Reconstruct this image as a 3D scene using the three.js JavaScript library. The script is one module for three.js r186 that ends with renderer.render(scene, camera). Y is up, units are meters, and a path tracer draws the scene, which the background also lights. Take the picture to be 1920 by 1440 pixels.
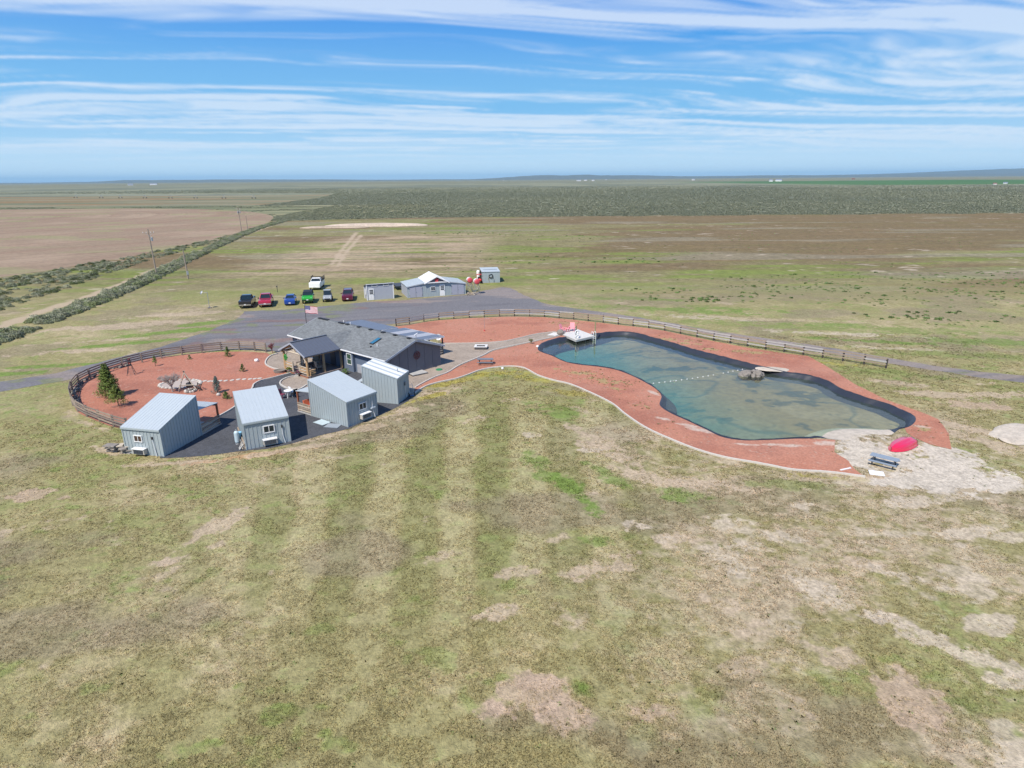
import * as THREE from 'three';
import { mergeGeometries } from 'three/addons/utils/BufferGeometryUtils.js';

// ---------------------------------------------------------------- camera, sky, sun, exposure
const scene = new THREE.Scene();
const camera = new THREE.PerspectiveCamera(62.78, 4 / 3, 0.5, 90000);
camera.position.set(0, 20, 0);
camera.rotation.set(-18.026 * Math.PI / 180, 0, -0.45 * Math.PI / 180);
const renderer = new THREE.WebGLRenderer({ antialias: true });
renderer.toneMapping = THREE.LinearToneMapping;
renderer.toneMappingExposure = 1.16;
renderer.shadowMap.enabled = true;

const sun = new THREE.DirectionalLight(new THREE.Color(1, 0.945, 0.86), 4.9);
sun.position.set(-31.9 - 10, 79.9, 51.1 - 60);
sun.target.position.set(-10, 0, -60);
sun.castShadow = true; sun.shadow.mapSize.set(4096, 4096);
Object.assign(sun.shadow.camera, { left: -90, right: 90, top: 90, bottom: -90, near: 1, far: 320 });
scene.add(sun, sun.target);

// ---------------------------------------------------------------- numbers: noise and helpers
function rng(seed) { let a = seed >>> 0; return () => { a = (a + 0x6D2B79F5) | 0; let t = Math.imul(a ^ (a >>> 15), 1 | a); t = (t + Math.imul(t ^ (t >>> 7), 61 | t)) ^ t; return ((t ^ (t >>> 14)) >>> 0) / 4294967296; }; }
function hash(x, y, s) { let h = Math.imul(x, 374761393) + Math.imul(y, 668265263) + Math.imul(s, 1274126177); h = Math.imul(h ^ (h >>> 13), 1274126177); return ((h ^ (h >>> 16)) >>> 0) / 4294967296; }
function vn(x, y, s = 0) {
  const xi = Math.floor(x), yi = Math.floor(y); let u = x - xi, v = y - yi; u = u * u * (3 - 2 * u); v = v * v * (3 - 2 * v);
  const a = hash(xi, yi, s), b = hash(xi + 1, yi, s), c = hash(xi, yi + 1, s), d = hash(xi + 1, yi + 1, s);
  return a + (b - a) * u + (c - a) * v + (a - b - c + d) * u * v;
}
function fbm(x, y, o, s = 0) { let r = 0, a = 0.5, n = 0; for (let i = 0; i < o; i++) { r += a * vn(x, y, s + i * 17); n += a; a *= 0.5; const t = x * 1.92 - y * 0.58; y = x * 0.58 + y * 1.92; x = t; } return r / n; }
const clamp = (x, a = 0, b = 1) => x < a ? a : x > b ? b : x, sst = (a, b, x) => { x = clamp((x - a) / (b - a)); return x * x * (3 - 2 * x); }, lerp = (a, b, t) => a + (b - a) * t;
const mix3 = (o, c, t) => { o[0] += (c[0] - o[0]) * t; o[1] += (c[1] - o[1]) * t; o[2] += (c[2] - o[2]) * t; };
const LUT = new Uint8Array(4097); for (let i = 0; i <= 4096; i++) { const l = i / 4096; LUT[i] = Math.round(255 * (l <= 0.0031308 ? 12.92 * l : 1.055 * Math.pow(l, 1 / 2.4) - 0.055)); }
function colorTex(w, h, fn) {                        // fn(u, v, out) gives linear colour
  const d = new Uint8Array(w * h * 4), o = [0, 0, 0];
  for (let j = 0, i = 0; j < h; j++) for (let k = 0; k < w; k++, i += 4) { fn((k + 0.5) / w, (j + 0.5) / h, o); for (let c = 0; c < 3; c++) d[i + c] = LUT[(clamp(o[c]) * 4096) | 0]; d[i + 3] = 255; }
  const t = new THREE.DataTexture(d, w, h); t.colorSpace = THREE.SRGBColorSpace; return finish(t);
}
function greyTex(w, h, fn) {
  const d = new Uint8Array(w * h * 4);
  for (let j = 0, i = 0; j < h; j++) for (let k = 0; k < w; k++, i += 4) { d[i] = d[i + 1] = d[i + 2] = (clamp(fn((k + 0.5) / w, (j + 0.5) / h)) * 255) | 0; d[i + 3] = 255; }
  return finish(new THREE.DataTexture(d, w, h));
}
function finish(t) { t.wrapS = t.wrapT = THREE.RepeatWrapping; t.magFilter = THREE.LinearFilter; t.minFilter = THREE.LinearMipmapLinearFilter; t.generateMipmaps = true; t.needsUpdate = true; return t; }
const per = (u, n) => ((u % n) + n) % n;
function tvn(x, y, n, s) {                            // noise that repeats every n cells
  const xi = Math.floor(x), yi = Math.floor(y); let u = x - xi, v = y - yi; u = u * u * (3 - 2 * u); v = v * v * (3 - 2 * v);
  const x0 = per(xi, n), x1 = per(xi + 1, n), y0 = per(yi, n), y1 = per(yi + 1, n);
  const a = hash(x0, y0, s), b = hash(x1, y0, s), c = hash(x0, y1, s), d = hash(x1, y1, s);
  return a + (b - a) * u + (c - a) * v + (a - b - c + d) * u * v;
}
function tfbm(u, v, n, o, s) { let r = 0, a = 0.5, w = 0; for (let i = 0; i < o; i++) { r += a * tvn(u * n, v * n, n, s + i); w += a; a *= 0.55; n *= 2; } return r / w; }
function inPoly(p, x, z) { let c = false; for (let i = 0, j = p.length - 1; i < p.length; j = i++) { const a = p[i], b = p[j]; if ((a[1] > z) !== (b[1] > z) && x < (b[0] - a[0]) * (z - a[1]) / (b[1] - a[1]) + a[0]) c = !c; } return c; }
function segDist(p, x, z, closed) { let m = 1e9; const n = p.length; for (let i = 0; i < (closed ? n : n - 1); i++) { const a = p[i], b = p[(i + 1) % n], dx = b[0] - a[0], dz = b[1] - a[1]; const t = clamp(((x - a[0]) * dx + (z - a[1]) * dz) / (dx * dx + dz * dz + 1e-9)); const ex = a[0] + dx * t - x, ez = a[1] + dz * t - z, d = ex * ex + ez * ez; if (d < m) m = d; } return Math.sqrt(m); }
function smooth(p, n, closed) { const c = new THREE.CatmullRomCurve3(p.map(q => new THREE.Vector3(q[0], 0, q[1])), closed, 'centripetal'); const r = c.getSpacedPoints(n).map(v => [v.x, v.z]); if (closed) r.pop(); return r; }

// ---------------------------------------------------------------- the sky: blue air with streaks of cirrus
{
  const W = 4096, Hh = 2048, d = new Float32Array(W * Hh * 4), zen = [0.010, 0.095, 0.38], mid = [0.004, 0.220, 0.71], low = [0.13, 0.43, 0.76], hor = [0.54, 0.73, 0.87], cl = [0.69, 0.77, 0.87], o = [0, 0, 0];
  for (let j = 0; j < Hh; j++) {
    const el = ((j + 0.5) / Hh - 0.5) * Math.PI, deg = el * 57.2958, y = Math.sin(el), c = Math.cos(el);
    for (let i = 0; i < W; i++) {
      const az = ((i + 0.5) / W - 0.5) * 2 * Math.PI, k = (j * W + i) * 4;
      if (deg < -1) { d[k] = 0.30; d[k + 1] = 0.29; d[k + 2] = 0.25; d[k + 3] = 1; continue; }
      const dx = Math.cos(az) * c, dz = Math.sin(az) * c, e = Math.max(deg, 0);
      o[0] = hor[0]; o[1] = hor[1]; o[2] = hor[2];
      mix3(o, low, sst(0.3, 6, e)); mix3(o, mid, sst(5, 15, e)); mix3(o, zen, sst(18, 80, e));
      const h = 1 / (Math.max(y, 0) + 0.035), px = dx * h, pz = dz * h;         // a flat layer of cloud seen from below
      const wx = px * 0.42 + (fbm(px * 0.35 + 7, pz * 0.7, 3, 5) - 0.5) * 2.6, wz = pz + 0.16 * px + (fbm(px * 0.28, pz * 0.5 + 3, 3, 9) - 0.5) * 2.2;
      const band = fbm(wx * 0.28 + 4.2, wz * 0.95 + 1.7, 4, 31), fine = fbm(wx * 0.8 + wz * 0.5, wz * 3.4, 5, 47), wisp = fbm(wx * 3.2 - wz * 2.6, wz * 9.0 + wx * 3.4, 4, 71);
      let a = sst(0.44, 0.70, band * 0.46 + fine * 0.36 + wisp * 0.18);
      a *= 0.62 + 0.55 * fine; a = clamp(a, 0, 0.70) * sst(0.5, 3.5, e) * (1 - 0.72 * sst(20, 65, e));
      const veil = 0.10 * sst(0.42, 0.62, fbm(wx * 0.2 + 11, wz * 0.33, 3, 90)) * sst(1.2, 4, e);
      mix3(o, cl, 1 - (1 - a) * (1 - veil));
      d[k] = o[0]; d[k + 1] = o[1]; d[k + 2] = o[2]; d[k + 3] = 1;
    }
  }
  const t = new THREE.DataTexture(d, W, Hh, THREE.RGBAFormat, THREE.FloatType); t.mapping = THREE.EquirectangularReflectionMapping; t.magFilter = THREE.LinearFilter; t.needsUpdate = true;
  scene.background = t; scene.environment = t;
}

// ---------------------------------------------------------------- scene-graph helpers
const ORD = ['first', 'second', 'third', 'fourth', 'fifth', 'sixth', 'seventh', 'eighth', 'ninth', 'tenth', 'eleventh', 'twelfth', 'thirteenth', 'fourteenth', 'fifteenth', 'sixteenth', 'seventeenth', 'eighteenth', 'nineteenth'];
const used = {};
const numbered = (n) => { if (!(n in used)) { used[n] = 0; return n; } return n + '_' + String(++used[n]).padStart(3, '0'); };
const flat = (list) => { const g = list.length === 1 ? list[0] : mergeGeometries(list.map(g => { const k = g.index ? g.toNonIndexed() : g; for (const a of Object.keys(k.attributes)) if (!['position', 'normal', 'uv', 'color'].includes(a)) k.deleteAttribute(a); return k; })); return g; };
function obj(name, geos, mat, parent) { const m = new THREE.Mesh(flat([].concat(geos)), mat); m.castShadow = m.receiveShadow = true; m.name = parent ? name : numbered(name); (parent || scene).add(m); return m; }
function tag(o, label, category, group, kind) { o.userData = { label, category }; if (group) o.userData.group = group; if (kind) o.userData.kind = kind; return o; }
function thing(name, label, category, x, z, ry = 0, group, y = 0) { const g = new THREE.Group(); g.name = numbered(name); g.position.set(x, y, z); g.rotation.y = ry; scene.add(g); return tag(g, label, category, group); }
function struct(name, geos, mat, label, category) { const o = obj(name, geos, mat); o.userData = { kind: 'structure' }; if (label) o.userData.label = label; if (category) o.userData.category = category; return o; }
function copies(name, geo, mat, list, kind = 'stuff', label, category) {   // list of [x, y, z, scale, yaw, r, g, b, tall?]
  const im = new THREE.InstancedMesh(geo, mat, list.length), m = new THREE.Matrix4(), q = new THREE.Quaternion(), up = new THREE.Vector3(0, 1, 0), c = new THREE.Color();
  list.forEach((p, i) => { q.setFromAxisAngle(up, p[4]); m.compose(new THREE.Vector3(p[0], p[1], p[2]), q, new THREE.Vector3(p[3], p[3] * (p[8] || 1), p[3])); im.setMatrixAt(i, m); im.setColorAt(i, c.setRGB(p[5], p[6], p[7])); });
  im.name = numbered(name); im.castShadow = im.receiveShadow = true; im.userData = { kind }; if (label) im.userData.label = label; if (category) im.userData.category = category; scene.add(im); return im;
}
const bx = (w, h, d, x = 0, y = 0, z = 0, rx = 0, ry = 0, rz = 0) => { const g = new THREE.BoxGeometry(w, h, d); if (rx) g.rotateX(rx); if (rz) g.rotateZ(rz); if (ry) g.rotateY(ry); return g.translate(x, y, z); };
const cyl = (r0, r1, h, x = 0, y = 0, z = 0, n = 12) => new THREE.CylinderGeometry(r1, r0, h, n).translate(x, y + h / 2, z);
function bar(a, b, r, r2 = r, n = 8) { const A = new THREE.Vector3(...a), B = new THREE.Vector3(...b), L = A.distanceTo(B), g = new THREE.CylinderGeometry(r2, r, L, n); g.applyQuaternion(new THREE.Quaternion().setFromUnitVectors(new THREE.Vector3(0, 1, 0), B.clone().sub(A).normalize())); return g.translate((A.x + B.x) / 2, (A.y + B.y) / 2, (A.z + B.z) / 2); }
function plank(a, b, w, h) { const A = new THREE.Vector3(...a), B = new THREE.Vector3(...b), d = B.clone().sub(A), L = d.length(), g = new THREE.BoxGeometry(L, h, w); g.applyMatrix4(new THREE.Matrix4().makeRotationFromEuler(new THREE.Euler(0, -Math.atan2(d.z, d.x), Math.asin(d.y / L), 'YZX'))); return g.translate((A.x + B.x) / 2, (A.y + B.y) / 2, (A.z + B.z) / 2); }
function hexa(b, t) {                                 // solid between four lower and four upper corners, both listed anticlockwise from above
  const q = [[b[3], b[2], b[1], b[0]], [t[0], t[1], t[2], t[3]], ...[0, 1, 2, 3].map(i => [b[i], b[(i + 1) % 4], t[(i + 1) % 4], t[i]])], p = [], uv = [];
  for (const f of q) { for (const i of [0, 1, 2, 0, 2, 3]) { p.push(...f[i]); uv.push(f[i][0] + f[i][1] * 0.3, f[i][2] + f[i][1] * 0.7); } }
  const g = new THREE.BufferGeometry(); g.setAttribute('position', new THREE.Float32BufferAttribute(p, 3)); g.setAttribute('uv', new THREE.Float32BufferAttribute(uv, 2)); g.computeVertexNormals(); return g;
}
function ext(shapePts, depth, bevel = 0) { const s = new THREE.Shape(shapePts.map(p => new THREE.Vector2(p[0], p[1]))); return new THREE.ExtrudeGeometry(s, { depth, bevelEnabled: bevel > 0, bevelSize: bevel, bevelThickness: bevel, bevelSegments: 2, steps: 1, curveSegments: 8 }); }
function sheetGeo(poly, y, holes = [], scale = 1) {   // a flat sheet on the ground; uv in metres times scale
  const s = new THREE.Shape(poly.map(p => new THREE.Vector2(p[0], -p[1]))); for (const h of holes) s.holes.push(new THREE.Path(h.map(p => new THREE.Vector2(p[0], -p[1]))));
  const g = new THREE.ShapeGeometry(s); g.rotateX(-Math.PI / 2); g.translate(0, y, 0); const p = g.attributes.position, uv = g.attributes.uv;
  for (let i = 0; i < p.count; i++) uv.setXY(i, p.getX(i) * scale, -p.getZ(i) * scale); return g;
}
function rough(p, amp, step, s = 3, closed = true) {  // uneven outline for a bed of loose stone
  const out = [], n = p.length; for (let i = 0; i < (closed ? n : n - 1); i++) { const a = p[i], b = p[(i + 1) % n], L = Math.hypot(b[0] - a[0], b[1] - a[1]), k = Math.max(1, Math.round(L / step)); for (let j = 0; j < k; j++) { const t = j / k, x = lerp(a[0], b[0], t), z = lerp(a[1], b[1], t); out.push([x + (fbm(x / 1.3, z / 1.3, 3, s) - 0.5) * amp * 2, z + (fbm(x / 1.3, z / 1.3, 3, s + 50) - 0.5) * amp * 2]); } } return out;
}
const std = (r, g, b, rough = 0.85, o = {}) => new THREE.MeshStandardMaterial({ color: new THREE.Color().setRGB(r, g, b), roughness: rough, ...o });
const phys = (r, g, b, rough, o) => new THREE.MeshPhysicalMaterial({ color: new THREE.Color().setRGB(r, g, b), roughness: rough, ...o });

// ---------------------------------------------------------------- outlines on the ground, in metres (x east of the viewer, z away from the viewer is negative)
const pondLine = smooth([[3.30,-74.57],[3.60,-77.57],[5.28,-80.17],[6.77,-81.29],[8.99,-82.27],[11.25,-83.11],[13.75,-84.12],[15.58,-84.12],[17.20,-83.07],[18.54,-80.91],[20.47,-77.99],[22.73,-73.98],[24.98,-70.90],[27.34,-67.62],[28.44,-66.23],[29.50,-64.85],[31.05,-63.97],[32.45,-61.88],[32.64,-59.16],[33.54,-56.66],[34.58,-54.73],[35.03,-53.12],[35.21,-51.42],[34.06,-49.67],[32.55,-48.64],[31.20,-48.77],[29.49,-49.08],[27.95,-49.04],[26.68,-48.47],[25.57,-47.46],[23.96,-46.66],[22.77,-46.63],[20.26,-46.40],[18.30,-46.41],[17.02,-47.07],[16.13,-48.80],[15.03,-50.97],[14.16,-52.63],[13.65,-54.59],[14.40,-57.35],[14.33,-59.38],[13.71,-61.55],[12.77,-63.88],[11.43,-66.12],[9.69,-67.37],[7.55,-68.32],[6.14,-69.45],[4.78,-72.08]], 340, true);
const beachFrom = [32.44,-48.47], beachTo = [24.62,-46.70];
const pn = pondLine.length, inward = pondLine.map((p, i) => { const a = pondLine[(i + pn - 2) % pn], b = pondLine[(i + 2) % pn], dx = b[0] - a[0], dz = b[1] - a[1], L = Math.hypot(dx, dz); return [-dz / L, dx / L]; });
if (!inPoly(pondLine, pondLine[20][0] + inward[20][0], pondLine[20][1] + inward[20][1])) inward.forEach(v => { v[0] *= -1; v[1] *= -1; });
const near = (q) => { let m = 1e9, k = 0; pondLine.forEach((p, i) => { const d = Math.hypot(p[0] - q[0], p[1] - q[1]); if (d < m) { m = d; k = i; } }); return k; };
const kb0 = near(beachFrom), kb1 = near(beachTo), beachW = pondLine.map((_, i) => sst(0, 5, i - kb0) * sst(0, 5, kb1 - i));   // 1 along the sandy beach, 0 along the liner
const ringAt = (inset, beachInset) => pondLine.map((p, i) => { const d = lerp(inset, beachInset, beachW[i]); return [p[0] + inward[i][0] * d, p[1] + inward[i][1] * d]; });
const pondHole = ringAt(0, -1.6);

const redLeft = rough([[-43.12,-58.17],[-44.84,-61.01],[-46.21,-64.29],[-46.43,-66.44],[-46.00,-69.13],[-44.50,-71.30],[-42.19,-72.86],[-39.81,-73.88],[-37.92,-74.68],[-35.56,-75.29],[-32.87,-75.16],[-29.98,-74.45],[-28.66,-72.95],[-28.68,-71.08],[-28.07,-69.28],[-26.79,-67.75],[-25.05,-66.67],[-24.40,-65.45],[-25.50,-64.13],[-26.41,-63.09],[-26.64,-61.66],[-25.97,-57.92],[-25.80,-54.77],[-26.21,-52.58],[-26.46,-50.54],[-27.98,-48.55],[-32.64,-49.70],[-34.20,-50.34],[-36.20,-51.56],[-38.09,-52.84],[-39.73,-54.10],[-41.42,-56.00]], 0.10, 0.5);
const redRight = rough([[-16.90,-88.31],[-14.78,-89.45],[-12.92,-91.17],[-10.85,-92.45],[-8.68,-93.13],[-6.39,-93.81],[-4.14,-94.11],[-1.82,-94.49],[0.49,-94.63],[2.76,-94.39],[5.02,-94.07],[7.13,-92.92],[9.21,-92.01],[11.29,-90.83],[13.32,-89.68],[15.28,-88.38],[17.22,-87.28],[19.15,-86.04],[21.03,-84.51],[22.70,-82.42],[24.36,-80.42],[25.94,-78.51],[27.50,-76.82],[29.07,-75.19],[31.02,-73.61],[32.96,-72.08],[34.73,-71.08],[34.92,-68.16],[34.86,-65.57],[34.72,-60.30],[35.16,-55.75],[36.24,-52.90],[36.81,-50.65],[35.51,-47.32],[33.73,-44.37],[32.73,-45.26],[32.25,-46.77],[32.35,-48.23],[25.75,-46.30],[24.50,-44.00],[24.81,-42.37],[24.59,-41.11],[24.63,-39.75],[22.27,-40.55],[20.00,-40.98],[18.62,-41.76],[17.64,-42.27],[15.95,-43.12],[14.34,-44.49],[12.55,-46.89],[11.19,-49.20],[10.06,-52.38],[9.31,-55.20],[7.48,-58.72],[5.74,-61.31],[4.18,-62.61],[2.85,-64.15],[1.20,-67.19],[0.02,-67.74],[-0.88,-67.66],[-2.36,-67.18],[-3.51,-66.33],[-4.75,-64.64],[-5.85,-63.35],[-7.44,-62.20],[-8.52,-61.15],[-9.32,-59.54],[-9.65,-58.17],[-9.81,-60.66],[-9.16,-61.98],[-8.17,-63.96],[-7.06,-65.44],[-6.00,-68.14],[-4.91,-70.01],[-3.58,-72.09],[-2.20,-74.86],[0.85,-77.44],[2.80,-78.97],[6.48,-82.17],[6.51,-84.53],[3.37,-82.98],[0.89,-80.66],[-1.06,-79.10],[-3.11,-78.52],[-5.42,-78.26],[-8.84,-78.23],[-10.00,-82.60],[-14.83,-85.90]], 0.08, 0.5);
const redBed = (() => {                               // the outline round the pond, opened at the beach
  const far = (q) => { let m = 1e9, k = 0; redRight.forEach((p, i) => { const d = Math.hypot(p[0] - q[0], p[1] - q[1]); if (d < m) { m = d; k = i; } }); return k; };
  const a = far([25.75,-46.30]), b = far([32.35,-48.23]), out = []; for (let i = a; i !== b; i = (i + 1) % redRight.length) out.push(redRight[i]);
  for (let i = kb0 - 1; i !== kb1 + 1; i = (i - 1 + pn) % pn) out.push(pondLine[i]); return out;
})();
const gravelYard = rough([[-53.11,-58.10],[-55.87,-61.46],[-54.21,-63.56],[-50.48,-66.34],[-47.83,-71.63],[-44.77,-77.73],[-42.68,-86.53],[-42.00,-93.90],[-43.17,-100.43],[-38.22,-101.54],[-33.48,-103.14],[-28.84,-105.75],[-24.81,-108.02],[-18.54,-109.26],[-15.06,-111.19],[-8.14,-114.13],[-5.41,-118.62],[-1.93,-122.16],[-0.06,-121.44],[2.52,-112.56],[5.51,-105.28],[8.83,-101.88],[12.74,-98.83],[19.47,-93.34],[26.19,-86.12],[31.27,-81.53],[36.11,-77.63],[42.37,-71.57],[46.56,-66.97],[49.89,-64.64],[53.63,-62.80],[58.62,-59.63],[56.33,-57.05],[51.83,-60.49],[48.50,-62.66],[45.40,-65.16],[41.01,-69.08],[34.76,-74.50],[30.09,-78.24],[25.33,-83.10],[18.99,-90.91],[13.95,-94.71],[8.47,-97.56],[2.84,-96.95],[-4.91,-96.84],[-11.09,-94.68],[-16.96,-90.41],[-19.89,-88.76],[-24.29,-77.36],[-27.18,-73.87],[-30.45,-75.72],[-35.31,-76.26],[-40.58,-74.76],[-43.67,-71.51],[-45.61,-67.02],[-47.24,-64.13],[-49.69,-62.01],[-51.58,-60.16]], 0.35, 1.2, 12);
const charcoal = rough([[-26.64,-61.66],[-26.41,-63.09],[-25.50,-64.13],[-24.40,-65.45],[-22.55,-66.20],[-19.13,-67.75],[-15.68,-65.61],[-9.63,-58.01],[-9.86,-56.46],[-11.02,-54.15],[-11.99,-52.40],[-13.81,-49.55],[-15.87,-48.07],[-17.62,-46.46],[-19.30,-45.44],[-21.45,-44.98],[-23.02,-44.41],[-25.03,-43.91],[-26.85,-43.89],[-28.00,-46.88],[-28.16,-48.90],[-26.46,-50.54],[-26.21,-52.58],[-25.80,-54.77],[-25.97,-57.92]], 0.14, 0.6, 21);
const peaPatio = smooth([[-28.88,-73.55],[-28.82,-71.31],[-28.14,-69.28],[-26.79,-67.75],[-25.05,-66.67],[-23.60,-66.02],[-21.42,-65.37],[-19.13,-67.75],[-20.16,-71.75],[-26.60,-76.12],[-28.35,-75.40]], 90, true);
const peaOval = smooth([[-24.05,-62.25],[-24.10,-63.53],[-23.52,-64.36],[-22.55,-64.53],[-21.48,-64.02],[-20.63,-62.70],[-20.76,-61.28],[-21.31,-60.26],[-22.40,-60.46],[-23.34,-61.17]], 60, true);
const peaSide = rough([[-16.12,-67.66],[-11.92,-59.19],[-9.63,-58.01],[-9.77,-60.49],[-9.14,-61.80],[-8.15,-63.77],[-7.05,-65.24],[-5.98,-67.93],[-4.90,-69.79],[-3.57,-71.85],[-2.19,-74.61],[0.85,-77.22],[2.79,-78.75],[6.47,-81.96],[6.44,-84.53],[3.37,-83.07],[0.89,-80.75],[-1.06,-79.21],[-3.11,-78.60],[-5.43,-78.35],[-8.99,-78.38],[-11.77,-79.72],[-15.26,-79.83]], 0.05, 0.5, 33);
const field = smooth([[-115.55,-117.25],[-114.23,-141.39],[-110.60,-157.22],[-107.58,-182.03],[-107.29,-208.94],[-108.03,-233.79],[-111.24,-265.35],[-119.48,-310.55],[-134.53,-369.03],[-154.21,-411.77],[-188.56,-459.19],[-222.83,-489.56],[-277.49,-517.29],[-334.47,-527.39],[-407.04,-521.07],[-463.12,-512.44]], 200, true);
const redEdge = smooth([[-9.65,-58.17],[-9.32,-59.54],[-8.52,-61.15],[-7.44,-62.20],[-5.85,-63.35],[-4.75,-64.64],[-3.51,-66.33],[-2.36,-67.18],[-0.88,-67.66],[0.02,-67.74],[1.20,-67.19],[2.85,-64.15],[4.18,-62.61],[5.74,-61.31],[7.48,-58.72],[9.31,-55.20],[10.06,-52.38],[11.19,-49.20],[12.55,-46.89],[14.34,-44.49],[15.95,-43.12],[17.64,-42.27],[18.62,-41.76],[20.00,-40.98],[22.27,-40.55],[23.47,-40.19],[24.60,-39.71]], 400, false);

// ---------------------------------------------------------------- what the ground is made of
const cGreen = [0.210, 0.228, 0.076], cLush = [0.155, 0.220, 0.048], cOlive = [0.285, 0.248, 0.112], cDry = [0.395, 0.315, 0.188], cDirt = [0.430, 0.330, 0.228], cPink = [0.410, 0.298, 0.208], cSand = [0.475, 0.390, 0.285], cBeach = [0.520, 0.448, 0.355], cYel = [0.330, 0.285, 0.070], cOrange = [0.42, 0.25, 0.13], cSage = [0.135, 0.150, 0.105], cBrown = [0.192, 0.130, 0.070];
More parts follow.
